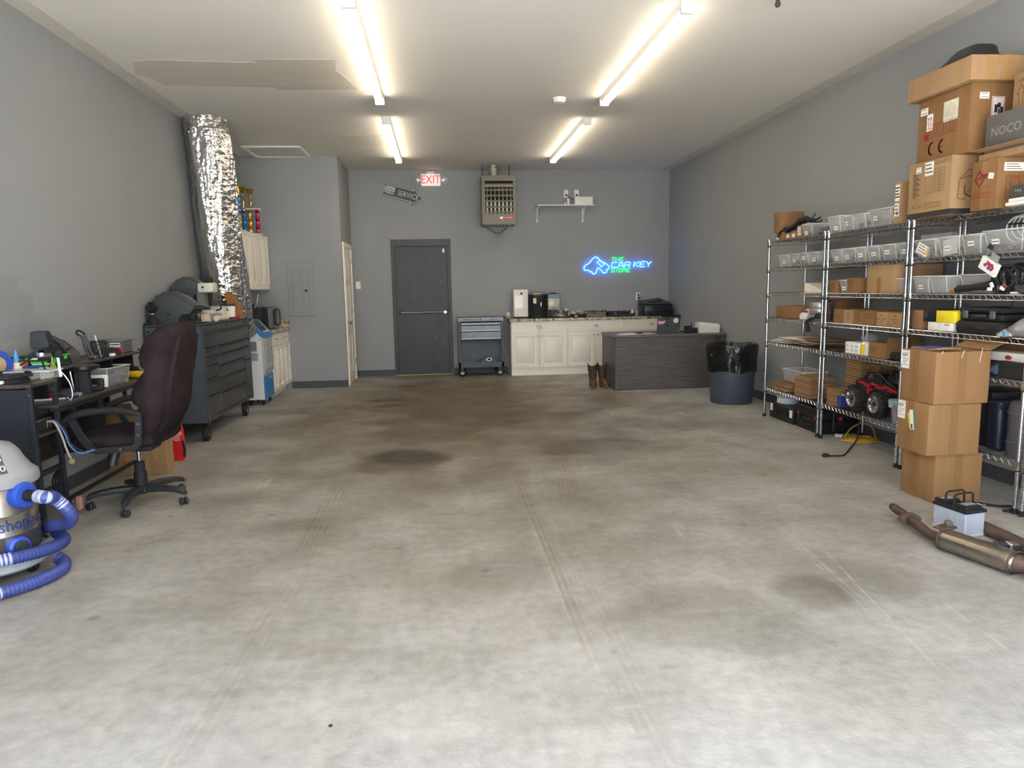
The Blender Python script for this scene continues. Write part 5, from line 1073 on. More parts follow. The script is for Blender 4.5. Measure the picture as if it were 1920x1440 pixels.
t = thing('black_pouch', 'black soft pouch lying on hutch right of the wire cup', 'pouch', (-2.49, 5.55, uz))
g = G(); g.skin([g.ring([Vector((-2.50+x*q, y, uz+z*q)) for x, z in ((-.06, .0), (-.055, .04), (0, .062), (.05, .05), (.062, .0))]) for y, q in ((5.46, .7), (5.50, 1), (5.66, .95), (5.72, .6))]); obj('body', g, RUBBER, t); g = G(); g.cbox((-2.435, 5.50, uz+.012), (.03, .05, .022), .005); obj('white_clip', g, PAPER, t)
t = thing('parts_box', 'grey lidded parts box at the far end of the hutch', 'box', (-2.56, 5.83, uz))
g = G(); g.box(-2.69, -2.475, 5.76, 5.95, uz, uz+.10, .006); obj('body', g, mat('partsbox_grey', (96, 98, 100), .5), t); g = G(); g.box(-2.70, -2.465, 5.75, 5.955, uz+.09, uz+.108, .004); obj('lid', g, mat('partsbox_lid', (120, 122, 124), .5), t)
t = thing('price_card', 'small white printed card with red corner tag before grey parts box', 'card', (-2.50, 5.735, uz))
g = G(); P_ = facey(-2.55, 5.735, uz); g.slab(P_, 0, .05, .075, .085, .003); obj('card', g, PAPER, t); g = G(); g.line(P_, [(.008, .072), (.068, .072)], .008, .004); flatobj('print', g, INK, t)
g = G(); g.slab(P_, .055, .0, .09, .05, .003); obj('red_tag', g, mat('tag_red', (226, 60, 48), .5), t); g = G(); g.cyl(P_.p(.02, .08, 0), P_.p(.018, .14, 0), .0015, seg=5); obj('wire_stem', g, STEEL, t)
# tower things
t = thing('cable_coil', 'flat coil of black cable on the tower shelf top', 'cable', (-2.57, 4.36, tz))
for k in range(5):
    g = G(); rr = .135-.012*(k % 3); g.tube([(-2.56+rr*cos(2*pi*q/36)*1.05+.006*k, 4.36+rr*sin(2*pi*q/36)*.85, tz+.009+.0105*k+.003*sin(q*.9+k)) for q in range(36)], .0075, 7, True); obj('loop', g, RUBBER, t)
g = G(); g.box(-2.505, -2.485, 4.235, 4.26, tz+.004, tz+.024, .003); obj('tie', g, PAPER, t)
t = thing('organizer_tray', 'clear compartment organizer box on the tower beside cable coil', 'organizer', (-2.45, 4.52, tz))
g = G(); g.box(-2.62, -2.34, 4.45, 4.60, tz+.001, tz+.045, .004); obj('tray', g, CLEAR, t); g = G(); g.box(-2.625, -2.335, 4.445, 4.605, tz+.045, tz+.056, .003); obj('lid', g, RIM, t)
for k in range(4):
    g = G(); g.box(-2.56+k*.056, -2.557+k*.056, 4.452, 4.598, tz+.003, tz+.044); obj('divider', g, RIM, t)
t = thing('tape_roll', 'blue painters tape roll standing on the tower shelf edge', 'tape', (-2.68, 4.50, tz))
g = G(); g.lathe([(.05, -.022), (.09, -.022), (.09, .022), (.05, .022)], (-2.69+.012, 4.42+.1, tz+.091), 26, (.85, -.5, 0)); bmesh.ops.recalc_face_normals(g.bm, faces=g.bm.faces[:]); obj('tape', g, mat('tape_blue', (40, 74, 158), .55), t)
g = G(); g.lathe([(.043, -.023), (.051, -.023), (.051, .023), (.043, .023)], (-2.678, 4.52, tz+.091), 22, (.85, -.5, 0)); obj('core', g, mat('core_tan', (176, 150, 116), .8), t)
t = thing('glue_bottle', 'white glue bottle with blue cone cap next to tape roll', 'bottle', (-2.60, 4.61, tz))
g = G(); g.lathe([(0, 0), (.026, 0), (.028, .05), (.022, .07), (.016, .075)], (-2.615, 4.625, tz+.02), 14); obj('body', g, mat('bottle_cream', (226, 214, 190), .5), t); g = G(); g.lathe([(.018, .075), (.02, .08), (.006, .15), (0, .15)], (-2.615, 4.625, tz+.02), 12); obj('cap', g, mat('cap_blue', (70, 150, 210), .45), t)
t = thing('solder_kit', 'blue and orange small tools lying on the tower shelf', 'tools', (-2.50, 4.62, uz))
g = G(); g.cyl((-2.60, 4.645, uz+.012), (-2.47, 4.63, uz+.012), .011, seg=8); obj('blue_tool', g, mat('tape_blue', (40, 74, 158)), t); g = G(); g.box(-2.53, -2.44, 4.635, 4.66, uz+.03, uz+.036); obj('white_strip', g, PAPER, t)
# speaker shaped lamp head on clamp stand
t = thing('clamp_light', 'black speaker shaped work light on a chrome clamp with boom arm', 'light', (-2.44, 4.55, uz))
LM = mat('lamp_black', (30, 34, 42), .5)
q_ = Pl((-2.43, 4.58, 1.105), (1, .12, .03), (-.03, 0, 1))
g = G(); rs = []
for d_, s in ((-.045, .9), (-.04, 1), (.03, 1), (.04, .9)): rs.append(g.ring([q_.p(a*s*(.9 if b > 0 else 1.08), b*s+.035, -d_) for a, b in rrect(.098, .105, .02, 3)]))
g.skin(rs); obj('head', g, LM, t)
g = G(); g.lathe([(.02, 0), (.03, .01), (.03, .03), (.016, .045)], (-2.44, 4.58, 1.03), 12); obj('clamp_collar', g, CHROME, t)
g = G(); g.cyl((-2.43, 4.58, 1.045), (-2.36, 4.56, 1.05), .016, seg=10); obj('clamp_arm', g, STEEL, t); g = G(); g.ball((-2.335, 4.56, 1.05), (.024, .02, .024), 12, 8); obj('clamp_knob', g, RUBBER, t)
g = G(); g.cyl((-2.338, 4.56, 1.03), (-2.332, 4.56, uz-.04), .008, seg=10); obj('white_post', g, PAPER, t)
for s in (-.012, .012):
    g = G(); g.tube(catmull([(-2.45, 4.60, 1.04+s), (-2.50, 4.60, 1.045+s), (-2.60, 4.62, .99+s), (-2.70, 4.64, .96+s*.5)], 5), .006, 6); obj('boom_tube', g, DARK, t)
g = G(); g.tube(catmull([(-2.43, 4.56, 1.02), (-2.415, 4.54, .99), (-2.40, 4.53, .95), (-2.395, 4.54, .915)], 5), .006, 6); obj('power_lead', g, RUBBER, t)
t = thing('white_cable', 'thin white cable looping from tower shelf down to desk', 'cable', (-2.30, 4.56, ez))
g = G(); g.tube(catmull([(-2.50, 4.63, uz+.01), (-2.42, 4.60, uz+.012), (-2.335, 4.57, uz-.01), (-2.285, 4.56, .87), (-2.27, 4.55, .80), (-2.31, 4.60, ez+.006), (-2.38, 4.72, ez+.006)], 8), .0035, 6); obj('lead', g, PAPER, t)
t = thing('power_supply', 'open metal power supply box with wires on the lower tower shelf', 'device', (-2.40, 4.36, .60))
g = G(); g.box(-2.57, -2.36, 4.25, 4.47, .60, .68, .003); obj('case', g, STEEL, t); g = G(); g.box(-2.361, -2.354, 4.265, 4.455, .61, .67); obj('slot_panel', g, CUTM, t)
for k in range(2):
    g = G(); g.box(-2.355, -2.345, 4.38+.03*k, 4.40+.03*k, .625, .655, .002); obj('terminal', g, CHROME, t)
for k, (m, dy) in enumerate(((mat('wire_tan', (170, 160, 140), .5), 0), (mat('wire_blue', (60, 90, 160), .5), .02), (RUBBER, .04))):
    g = G(); g.tube(catmull([(-2.36, 4.40+dy, .66), (-2.32, 4.40+dy, .655), (-2.27, 4.39+dy, .59), (-2.24, 4.38+dy, .51), (-2.215+.03*k, 4.38+dy, .46), (-2.17+.05*k, 4.42+dy, .47)] if k else [(-2.36, 4.40, .66), (-2.31, 4.39, .655), (-2.26, 4.36, .58), (-2.225, 4.33, .50), (-2.19, 4.30, .45)], 6), .006, 6); obj('wire', g, m, t)
g = G(); g.lathe([(.007, -.003), (.016, -.003), (.016, .003), (.007, .003)], (-2.183, 4.295, .436), 14, (0, -1, 0)); obj('eyelet', g, mat('eyelet_brass', (222, 206, 150), .3, .8), t)
t = thing('hanging_wires', 'bundle of black wires hanging under the desk behind tower', 'wires', (-2.42, 4.9, .3))
for k in range(4):
    g = G(); g.tube(catmull([(-2.50+.02*k, 4.70+.05*k, .70), (-2.49+.02*k, 4.72+.05*k, .50), (-2.46+.01*k, 4.70, .35+.02*k), (-2.50, 4.66+.03*k, .22), (-2.48+.02*k, 4.72, .03)], 6), .006, 6); obj('wire', g, RUBBER, t)
g = G(); g.tube([(-2.48+.0*cos(a), 4.75+.075*cos(a), .50+.065*sin(a)) for a in [2*pi*q/24 for q in range(24)]], .012, 6, True); obj('coil', g, RUBBER, t)
g = G(); g.box(-2.36, -2.32, 4.62, 4.66, .04, .13, .01); tag(obj('foil_pouch', g, mat('pink_pouch', (170, 128, 110), .6), loc=(-2.34, 4.64, .04)), 'small pinkish pouch beside the desk leg behind the hose', 'pouch')
# under desk
def kraft(name='kraft_board', rgb=(152, 118, 80)):
    if name in MATS: return MATS[name]
    m, nt, b = newmat(name); c = mulcol(nt, lin(rgb), noise_fac(nt, 2.5, .93, 1.06, 4)); c = mulcol(nt, c, noise_fac(nt, 3.2, .93, 1.05, 1, stretch=(5, 5, .05)))
    nt.links.new(c, b.inputs['Base Color']); b.inputs['Roughness'].default_value = .82
    bn = N(nt, 'Bump'); bn.inputs['Strength'].default_value = .06; nt.links.new(noise_fac(nt, 40, 0, 1, 2, stretch=(3, 3, .2)), bn.inputs['Height']); nt.links.new(bn.outputs[0], b.inputs['Normal']); MATS[name] = m; return m
KB = kraft(); TAPE = mat('packing_tape', (150, 110, 66), .25, var=.05)
t = thing('cardboard_box', 'tall open cardboard box under the computer desk behind the chair', 'box', (-2.38, 5.76, 0))
x0, x1, y0, y1, h = -2.60, -2.165, 5.65, 5.79, .50
g = G(); g.box(x0, x1, y0, y1, 0, h, .004); obj('body', g, KB, t)
P_ = facey(x0, y0, 0)
for sgn, a in ((1, .13), (-1, .36)):
    g = G(); g.poly(P_, [(a, .10), (a+sgn*.03, .13), (a+sgn*.05, .2), (a+sgn*.03, .27), (a, .30), (a-sgn*.02, .2)], .001, .0005); obj('hand_tab', g, kraft('kraft_light', (164, 131, 94)), t)
g = G(); g.slab(P_, .16, 0, .30, .5, .0006); obj('face_strip', g, kraft('kraft_light', (164, 131, 94)), t)
g = G(); g.cbox((x0+.10, y0+.02, h+.03), (.2, .004, .09), rot=Matrix.Rotation(R(25), 3, 'X')); obj('flap', g, KB, t)
t = thing('red_bag', 'red store bag with white lettering standing between box and tool chest', 'bag', (-2.27, 6.13, 0))
RB = mat('red_bag_film', (214, 34, 42), .4, var=.05)
g = G(); g.skin([g.ring([Vector((-2.268+x*q, 6.13+y*q2, z)) for x, y in ((-.062, -.03), (.062, -.03), (.062, .03), (-.062, .03))]) for z, q, q2 in ((0, 1, 1), (.15, 1.03, 1), (.27, .98, .7), (.30, .96, .3))]); obj('body', g, RB, t)
P_ = facey(-2.268, 6.098, 0); g = G(); g.text(P_, 'HARB', .062, .0, .238, .004, sx=.8); g.text(P_, 'FREI', .062, .0, .19, .004, sx=.8); flatobj('lettering', g, PAPER, t)
g = G(); g.box(-2.29, -2.20, 6.05, 6.08, .005, .02, .003); g = G(); g.tube(catmull([(-2.205, 6.10, .17), (-2.19, 6.10, .10), (-2.195, 6.09, .03)], 4), .012, 6); obj('black_strap', g, RUBBER, t)
# ================================================================ office chair
CHB = mat('plum_velvet', (43, 33, 35), .85, var=.3, vs=9, bump=.4, bs=14, spec=.15)
cc = (-2.045, 4.86)
t = thing('office_chair', 'high backed plum brown fabric office chair at the computer desk', 'chair', (cc[0], cc[1], 0), R(-1))
def sq_ring(c, ax_a, ax_b, ra, rb, n=20, e=3.2):
    out = []
    for k in range(n):
        a = 2*pi*k/n; ca, sa = cos(a), sin(a)
        out.append(Vector(c)+Vector(ax_a)*(ra*math.copysign(abs(ca)**(2/e), ca))+Vector(ax_b)*(rb*math.copysign(abs(sa)**(2/e), sa)))
    return out
g = G(); rs = []
for x, zc, hz, wy in ((-.37, .415, .02, .15), (-.365, .425, .035, .20), (-.34, .445, .05, .235), (-.27, .465, .058, .25), (-.15, .475, .06, .26), (.0, .475, .06, .26), (.12, .475, .055, .255), (.2, .475, .04, .24)):
    rs.append(g.ring(sq_ring((x, 0, zc), (0, 1, 0), (0, 0, 1), wy, hz, 24)))
g.skin(rs); st = obj('seat', g, CHB, t, world=False, smooth=70)
g = G(); rs = []
prof_ = ((.43, .06, .14, .20), (.50, .07, .21, .235), (.58, .07, .265, .25), (.66, .075, .295, .255), (.70, .095, .305, .256), (.73, .055, .31, .258), (.79, .05, .315, .258), (.86, .085, .33, .257), (.91, .13, .345, .256), (.935, .155, .35, .255), (.96, .125, .355, .255), (1.02, .115, .37, .254), (1.09, .14, .385, .25), (1.15, .18, .395, .24), (1.195, .235, .39, .205), (1.215, .29, .37, .15))
spine = [((a+b)/2, z, (b-a)/2, wy) for z, a, b, wy in prof_]
for x, z, hx, wy in spine: rs.append(g.ring(sq_ring((x, 0, z), (1, 0, .12), (0, 1, 0), hx, wy, 28, 3.0)))
g.skin(rs); bk = obj('backrest', g, CHB, t, world=False, smooth=70)
g = G(); rs = []
for x, z, w_ in ((.225, .52, .18), (.295, .66, .2), (.325, .84, .2), (.362, 1.0, .195), (.392, 1.13, .17)):
    rs.append(g.ring([Vector((x-.05, -w_, z)), Vector((x+.004, -w_*.93, z)), Vector((x+.016, 0, z)), Vector((x+.004, w_*.93, z)), Vector((x-.05, w_, z))]))
g.skin(rs); obj('rear_panel', g, CHB, bk, world=False, smooth=70)
for z, xs in ((.93, .155), (.70, .095), (1.06, .125)):
    g = G(); g.tube(catmull([(xs+.02, -.2, z), (xs-.006, -.1, z-.01), (xs-.008, .1, z-.01), (xs+.02, .2, z)], 4), .006, 6); obj('seam', g, mat('seam_dark', (28, 21, 23), .8), bk, world=False)
CPL = mat('chair_black_plastic', (40, 42, 46), .42, var=.08)
for s in (-1, 1):
    y = s*.295
    g = G(); path = catmull([(-.335, y, .595), (-.30, y, .628), (-.2, y, .672), (-.06, y, .688), (.08, y, .678), (.165, y, .655)], 5)
    g.tube(path, .017, 10, rf=lambda f: .85+.5*sin(pi*f)**.6); a = obj('arm_pad', g, RUBBER, t, world=False)
    g = G(); pth = [(-.25, y, .63), (-.20, y, .52), (-.15, y, .455), (-.12, y, .435), (.10, y, .445), (.135, y, .47), (.145, y, .55), (.15, y, .655)]
    rs = []
    for i, p in enumerate(pth):
        p = Vector(p); d = (Vector(pth[min(i+1, len(pth)-1)])-Vector(pth[max(i-1, 0)])).normalized(); nn = Vector((-d.z, 0, d.x))
        rs.append(g.ring([p+nn*.02+Vector((0, -.012, 0)), p+nn*.02+Vector((0, .012, 0)), p-nn*.02+Vector((0, .012, 0)), p-nn*.02+Vector((0, -.012, 0))]))
    g.skin(rs); f = obj('arm_frame', g, CPL, t, world=False)
    for p in ((-.14, .445), (.03, .442), (.143, .53), (.148, .60)):
        g = G(); g.lathe([(.008, 0), (.008, .003), (0, .003)], (p[0], y+s*.012, p[1]), 8, (0, s, 0)); obj('bolt', g, STEEL, f, world=False)
g = G(); g.box(-.14, .12, -.09, .09, .375, .42, .01); obj('tilt_plate', g, CPL, t, world=False)
g = G(); g.cyl((-.10, -.10, .385), (-.12, -.12, .30), .032, seg=14); obj('tension_knob', g, CPL, t, world=False)
g = G(); g.cyl((0, 0, .28), (0, 0, .38), .0145, seg=14); obj('gas_lift', g, CHROME, t, world=False)
g = G(); g.lathe([(.042, .12), (.04, .22), (.034, .222), (.031, .29), (.02, .295)], (0, 0, 0), 18); obj('lift_cover', g, RUBBER, t, world=False)
g = G(); g.lathe([(0, .075), (.05, .075), (.062, .09), (.058, .125), (.04, .135), (0, .135)], (0, 0, 0), 20); obj('base_hub', g, CPL, t, world=False)
for k in range(5):
    a = R(201+1+72*k); u = Vector((cos(a), sin(a), 0)); v = Vector((-sin(a), cos(a), 0)); g = G(); rs = []
    for r, zc, hz, wy in ((.03, .105, .028, .034), (.15, .112, .022, .03), (.25, .105, .018, .024), (.31, .09, .018, .02), (.325, .08, .012, .016)):
        rs.append(g.ring(sq_ring(u*r+Vector((0, 0, zc)), v, (0, 0, 1), wy, hz, 12, 4)))
    g.skin(rs); leg = obj('base_leg', g, CPL, t, world=False)
    c = u*.305; w = (v*cos(.6)+u*sin(.6))
    for s in (-1, 1):
        g = G(); g.lathe([(.008, -.009), (.022, -.009), (.026, -.004), (.026, .004), (.022, .009), (.008, .009)], c+Vector((0, 0, .026))+w*s*.015, 14, w); obj('castor', g, CPL, leg, world=False)
# ================================================================ shop vacuum with hose
vx, vy = -2.27, 3.66
t = thing('shop_vacuum', 'steel drum shop vacuum with grey lid at the left edge', 'vacuum', (vx, vy, 0))
VG = mat('vac_grey_plastic', (150, 152, 156), .45, var=.04); VS = mat('vac_steel', (176, 170, 160), .26, .9, var=.12, vs=5); VB = mat('vac_blue', (48, 84, 190), .35); VD = mat('vac_dark', (60, 64, 74), .5)
g = G(); g.lathe([(.19, .135), (.198, .15), (.20, .165), (.199, .235), (.203, .245), (.199, .255), (.199, .335), (.204, .347), (.199, .36), (.198, .475), (.19, .48)], (vx, vy, 0), 48); obj('drum', g, VS, t)
g = G(); g.lathe([(0, .06), (.205, .06), (.225, .075), (.222, .135), (.2, .14), (0, .14)], (vx, vy, 0), 40); obj('dolly', g, mat('vac_pale_grey', (170, 178, 184), .45), t)
g = G(); g.lathe([(.2, .15), (.2025, .15), (.2025, .185), (.2, .185)], (vx, vy, 0), 40, cap=(False, False)); obj('drum_band', g, VD, t)
g = G(); g.lathe([(.19, .478), (.218, .482), (.222, .50), (.218, .53), (.19, .555), (.165, .595), (.145, .64), (.115, .675), (.07, .69), (0, .692)], (vx, vy, 0), 40); lid = obj('lid', g, VG, t)
# lid label and lettering, wrapped on the dome
def dome(az, zz):
    prof = [(.218, .53), (.19, .555), (.165, .595), (.145, .64), (.115, .675)]
    for (r0, z0), (r1, z1) in zip(prof, prof[1:]):
        if z0 <= zz <= z1: r = r0+(r1-r0)*(zz-z0)/(z1-z0); break
    else: r = .16
    return Vector((vx+(r+.002)*cos(R(az)), vy+(r+.002)*sin(R(az)), zz))
g = G(); rs = [g.ring([dome(a, z) for a in (-62, -56, -50, -44, -38, -32)]) for z in (.555, .575, .597, .62, .645)]
for a, b in zip(rs, rs[1:]):
    for i in range(5): g.face((a[i], a[i+1], b[i+1], b[i]))
flatobj('lid_label', g, mat('label_charcoal', (70, 72, 74), .5), lid)
def wrap_text(s, size, az, z0, up, rfun, sx=1.):
    g = G(); V, F = text_data(s); vs = []
    for v in V:
        zz = z0+v.y*size*up; r = rfun(zz); vs.append(g.bm.verts.new((vx+r*cos(R(az)+v.x*size*sx/r), vy+r*sin(R(az)+v.x*size*sx/r), zz)))
    for f in F: g.face([vs[i] for i in f])
    return g
rf_ = lambda z: (dome(0, z)-Vector((vx, vy, z))).length+.002
flatobj('lid_lettering', wrap_text('6.0', .055, -43, .578, .7, rf_), lid) if False else flatobj('lid_lettering', wrap_text('6.0', .055, -43, .578, .7, rf_), PAPER, lid)
flatobj('lid_lettering', wrap_text('455', .04, -44, .622, .7, rf_), PAPER, lid)
flatobj('lettering', wrap_text('shop-vac', .078, -13, .295, 1, lambda z: .2045), mat('vac_print_blue', (44, 66, 140), .5), t)
g = G(); A = Vector((cos(R(-20)), sin(R(-20)), 0)); c = Vector((vx, vy, .435))+A*.17
g.lathe([(.062, 0), (.066, .02), (.066, .055), (.058, .07), (.036, .072)], c, 24, A); pt = obj('hose_port', g, VB, t)
dk = Vector((vx, vy, .185))+Vector((cos(R(-32)), sin(R(-32)), 0))*.185
g = G(); g.lathe([(.052, 0), (.052, .04), (.042, .048), (0, .048)], dk, 20, (cos(R(-32)), sin(R(-32)), 0)); dr = obj('drain_ring', g, VB, t); g = G(); g.lathe([(.036, .048), (.036, .056), (.018, .058), (.018, .066), (0, .066)], dk, 16, (cos(R(-32)), sin(R(-32)), 0)); obj('drain_cap', g, DARK, dr)
for a in (-75, 15, 105, 195): caster(t, vx+.15*cos(R(a)), vy+.15*sin(R(a)), .028, .035, .062, ax=(cos(R(a+70)), sin(R(a+70)), 0))
hs = c+A*.07
g = G(); g.cyl(hs, hs+A*.07, .03, seg=14); cf = obj('hose_cuff', g, RUBBER, pt)
path = catmull([hs+A*.06, hs+A*.12+Vector((0, 0, -.004)), (-1.945, 3.63, .40), (-1.895, 3.66, .31), (-1.95, 3.74, .235), (-2.06, 3.80, .205), (-2.13, 3.88, .17), (-2.05, 3.83, .15), (-1.975, 3.72, .145), (-2.0, 3.58, .15), (-2.10, 3.44, .16), (-2.25, 3.36, .15), (-2.42, 3.34, .12), (-2.6, 3.36, .06), (-2.66, 3.2, .035), (-2.45, 3.14, .032), (-2.27, 3.235, .032), (-2.10, 3.345, .032), (-1.99, 3.47, .032), (-1.945, 3.62, .032), (-1.99, 3.73, .034), (-2.03, 3.75, .05)], 12)
# resample evenly for the rings of the hose
pts = [path[0]]; acc = 0
for p in path[1:]:
    d = p-pts[-1]
    while d.length > .0085:
        pts.append(pts[-1]+d.normalized()*.0085); d = p-pts[-1]
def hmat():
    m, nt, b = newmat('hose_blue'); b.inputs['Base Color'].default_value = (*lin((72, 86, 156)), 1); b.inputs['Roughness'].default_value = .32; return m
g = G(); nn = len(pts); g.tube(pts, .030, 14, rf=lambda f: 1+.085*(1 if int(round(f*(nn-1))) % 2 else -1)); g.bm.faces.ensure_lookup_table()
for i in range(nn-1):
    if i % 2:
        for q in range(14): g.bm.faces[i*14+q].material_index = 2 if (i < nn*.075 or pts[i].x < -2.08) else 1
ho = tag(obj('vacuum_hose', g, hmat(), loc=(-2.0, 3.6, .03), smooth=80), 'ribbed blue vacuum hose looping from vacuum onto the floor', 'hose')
ho.data.materials.append(mat('hose_groove_blue', (58, 70, 134), .4)); ho.data.materials.append(mat('hose_pale_highlight', (186, 192, 216), .35))  # alternate bands paint in the ribs, pale ones as highlights where stretched
# ================================================================ wire shelving
FX, BX = 3.40, 3.80
ZS = (1.825, 1.563, 1.308, 1.052, .80, .318)
CHR = mat('rack_chrome', (196, 198, 202), .2, 1., var=.04)
def post_mesh():
    g = G(); prof = [(.0125, .03)]
    for k in range(70):
        z = .045+k*.0257; prof += [(.0125, z), (.0112, z+.0015), (.0112, z+.003), (.0125, z+.0045)]
    prof += [(.0125, 1.845), (.010, 1.85), (0, 1.85)]
    g.lathe(prof, seg=12); return g
RACKS = {}
def rack(name, y0, y1, label, zs=ZS):
    L = y1-y0; c = ((FX+BX)/2, (y0+y1)/2, 0)
    if RACKS:
        src = list(RACKS.values())[0]
        t = dup(src, c, 0, label); s = L/src['len']; t['len'] = src['len']
        RACKS[name] = t
        for ch in t.children:
            pass
        return t
    t = thing('wire_rack', label, 'shelf', c, 0, 'chrome wire racks along the right wall'); t['len'] = L
    pm = None
    for x in (-.2, .2):
        for y in (-L/2, L/2):
            if pm is None: p = obj('post', post_mesh(), CHR, t, world=False); pm = p.data
            else: p = bpy.data.objects.new('post', pm); C.objects.link(p); p.parent = t
            p.location = (x, y, 0)
            g = G(); g.lathe([(.012, 0), (.02, .002), (.02, .012), (.014, .02), (.014, .035), (0, .035)], seg=12); f = obj('foot', g, RUBBER, p, world=False)
            if x == -.2:
                for z in zs:
                    g = G(); g.lathe([(.016, -.05), (.019, -.045), (.0205, .004), (.016, .006)], (0, 0, z), 12); obj('collar', g, CHR, p, world=False)
                    g = G(); g.lathe([(.0125, -.058), (.0155, -.058), (.0155, -.050), (.0125, -.050)], (0, 0, z), 12); obj('clip_sleeve', g, RUBBER, p, world=False)
    sm = wm = None
    for z in zs:
        if sm is None:
            g = G(); q = [(-.2, -L/2, -.003), (.2, -L/2, -.003), (.2, L/2, -.003), (-.2, L/2, -.003)]
            g.tube(q, .0035, 6, True); g.tube([(a, b, -.034) for a, b, _ in q], .003, 6, True); s = obj('shelf', g, CHR, t, world=False); sm = s.data; s['kind'] = 'stuff'
            g = G(); n = int(L/.026)
            for i in range(1, n): y = -L/2+L*i/n; g.tube([(-.2, y, 0), (.2, y, 0)], .0016, 4)
            for x in (-.1, 0, .1): g.tube([(x, -L/2, -.003), (x, L/2, -.003)], .0022, 4)
            m_ = int(L/.027)
            for x in (-.2, .2): g.tube([(x, -L/2+L*i/m_, -.004 if i % 2 else -.033) for i in range(m_+1)], .0024, 4)
            for y in (-L/2, L/2): g.tube([(-.2+.4*i/14, y, -.004 if i % 2 else -.033) for i in range(15)], .0024, 4)
            w = obj('wire_deck', g, CHR, s, world=False); w['kind'] = 'stuff'; wm = w.data
        else:
            s = bpy.data.objects.new('shelf', sm); C.objects.link(s); s.parent = t; s['kind'] = 'stuff'
            w = bpy.data.objects.new('wire_deck', wm); C.objects.link(w); w.parent = s; w['kind'] = 'stuff'
        s.location = (0, 0, z)
    RACKS[name] = t; return t
rack('A', 6.02, 7.088, 'chrome wire rack farthest along right wall, beside the trash can')
rack('B', 4.888, 5.968, 'middle chrome wire rack, holding the red toy monster truck')
rack('C', 3.768, 4.848, 'chrome wire rack behind the three stacked cardboard boxes')
rack('D', 2.648, 3.728, 'nearest chrome wire rack, cut by the right edge behind the car battery')
KB2 = kraft('kraft_brown', (138, 104, 68)); KL = kraft('kraft_light', (164, 131, 94)); KO = kraft('kraft_orange', (136, 99, 60))
def lines(pl, rows, m, par, name='print', lift=.0015):
    g = G()
    for a, b, t_, s in rows: g.text(pl, t_, s, a, b, lift)
    return flatobj(name, g, m, par)
def card(par, pl, a0, b0, a1, b1, bars=3, name='label', m=None, ink=None, lift=.0012):
    g = G(); g.slab(pl, a0, b0, a1, b1, .0006, lift-.0006); o = obj(name, g, m or PAPER, par); h = b1-b0; w = a1-a0
    if bars:
        g = G()
        for k in range(bars): y = b0+h*(.25+.55*k/max(1, bars-1) if bars > 1 else .5); g.line(pl, [(a0+w*.12, y), (a0+w*(.88-.2*((k*7) % 3)/2), y)], h*(.18 if bars == 1 else .08), lift+.0006)
        flatobj('print', g, ink or INK, o)
    return o
def carton(label, x0, x1, y0, y1, z, h, m=None, group=None, tape=True, rz=0., cat='box', name='cardboard_box', seam=True, face_tape=None, opened=False):
    t = thing(name, label, cat, ((x0+x1)/2, (y0+y1)/2, z), 0, group); m = m or KB
    z += .0004
    if opened:
        g = G(); e = .004
        g.box(x0, x1, y0, y1, z, z+e)
        for a in ((x0, x0+e, y0, y1), (x1-e, x1, y0, y1), (x0+e, x1-e, y0, y0+e), (x0+e, x1-e, y1-e, y1)): g.box(*a, z+e, z+h)
        bmesh.ops.remove_doubles(g.bm, verts=g.bm.verts[:], dist=.0003); obj('body', g, m, t)
    else:
        g = G(); g.box(x0, x1, y0, y1, z, z+h, .003, 2); obj('body', g, m, t)
        if seam:
            g = G(); g.slab(facez(x0, y0, z+h), 0, (y1-y0)/2-.025, x1-x0, (y1-y0)/2+.025, .0005); obj('tape_strip', g, TAPE, t)
    if face_tape:
        g = G(); P_ = facex(x0, y1, z); w = y1-y0; c_, k = face_tape; g.slab(P_, w*c_-.025, 0, w*c_+.025, h*k, .0006); obj('tape_strip', g, TAPE, t)
    if rz: t.rotation_euler = (0, 0, rz)
    return t
def FP(t_, x0, y1, z): return facex(x0, y1, z)
NB = 0
def pbin(y0, y1, z, label, h=.115, d=.33, x0=3.415, lab=(.5, .42), blank=False, group=None, cw=.058):
    w = y1-y0; t = thing('plastic_bin', label, 'bin', (x0+d/2, (y0+y1)/2, z+.001), 0, group)
    key = (round(w, 2), round(d, 2), round(h, 3))
    global BINS
    if key in BINS:
        for me, nm in BINS[key]:
            o = bpy.data.objects.new(nm, me); C.objects.link(o); o.parent = t
    else:
        bin_parts(t, d, key[0], h, tp=.86); BINS[key] = [(c.data, c.name.split('.')[0]) for c in t.children]
    if lab:
        x_f = x0+d/2-(d/2)*(.86+.14*lab[1])-.001; P_ = facex(x_f, y1, z); c = w*lab[0]; tl = (d/2*.14)/h
        P_ = Pl((x0+d*.07-.0015, y1, z), (0, -1, 0), (-tl, 0, 1)); card(t, P_, c-cw/2, h*lab[1]-.016, c+cw/2, h*lab[1]+.016, 1)
    return t
BINS = {}
def contents(x0, x1, y0, y1, z, h, label, cols, n=14, seed=1):
    r = random.Random(seed); g = G()
    for k in range(n):
        s = .012+.02*r.random(); x = x0+(x1-x0)*r.random(); y = y0+(y1-y0)*r.random(); zz = z+s*.5+h*r.random()*.8
        g.cbox((x, y, zz), (s*2.2, s*1.3, s), .003, rot=Matrix.Rotation(r.random()*3, 3, 'Z') @ Matrix.Rotation(r.random()*.8, 3, 'X'))
    o = obj('small_parts', g, cols, loc=((x0+x1)/2, (y0+y1)/2, z)); return tag(o, label, 'parts', None, 'stuff')
GREYP = mat('grey_parts', (88, 90, 94), .5, var=.3, vs=30); DARKP = mat('dark_parts', (40, 42, 48), .5, var=.3, vs=30)
Z1, Z2, Z3, Z4, Z5, Z6 = [z+.0025 for z in ZS]
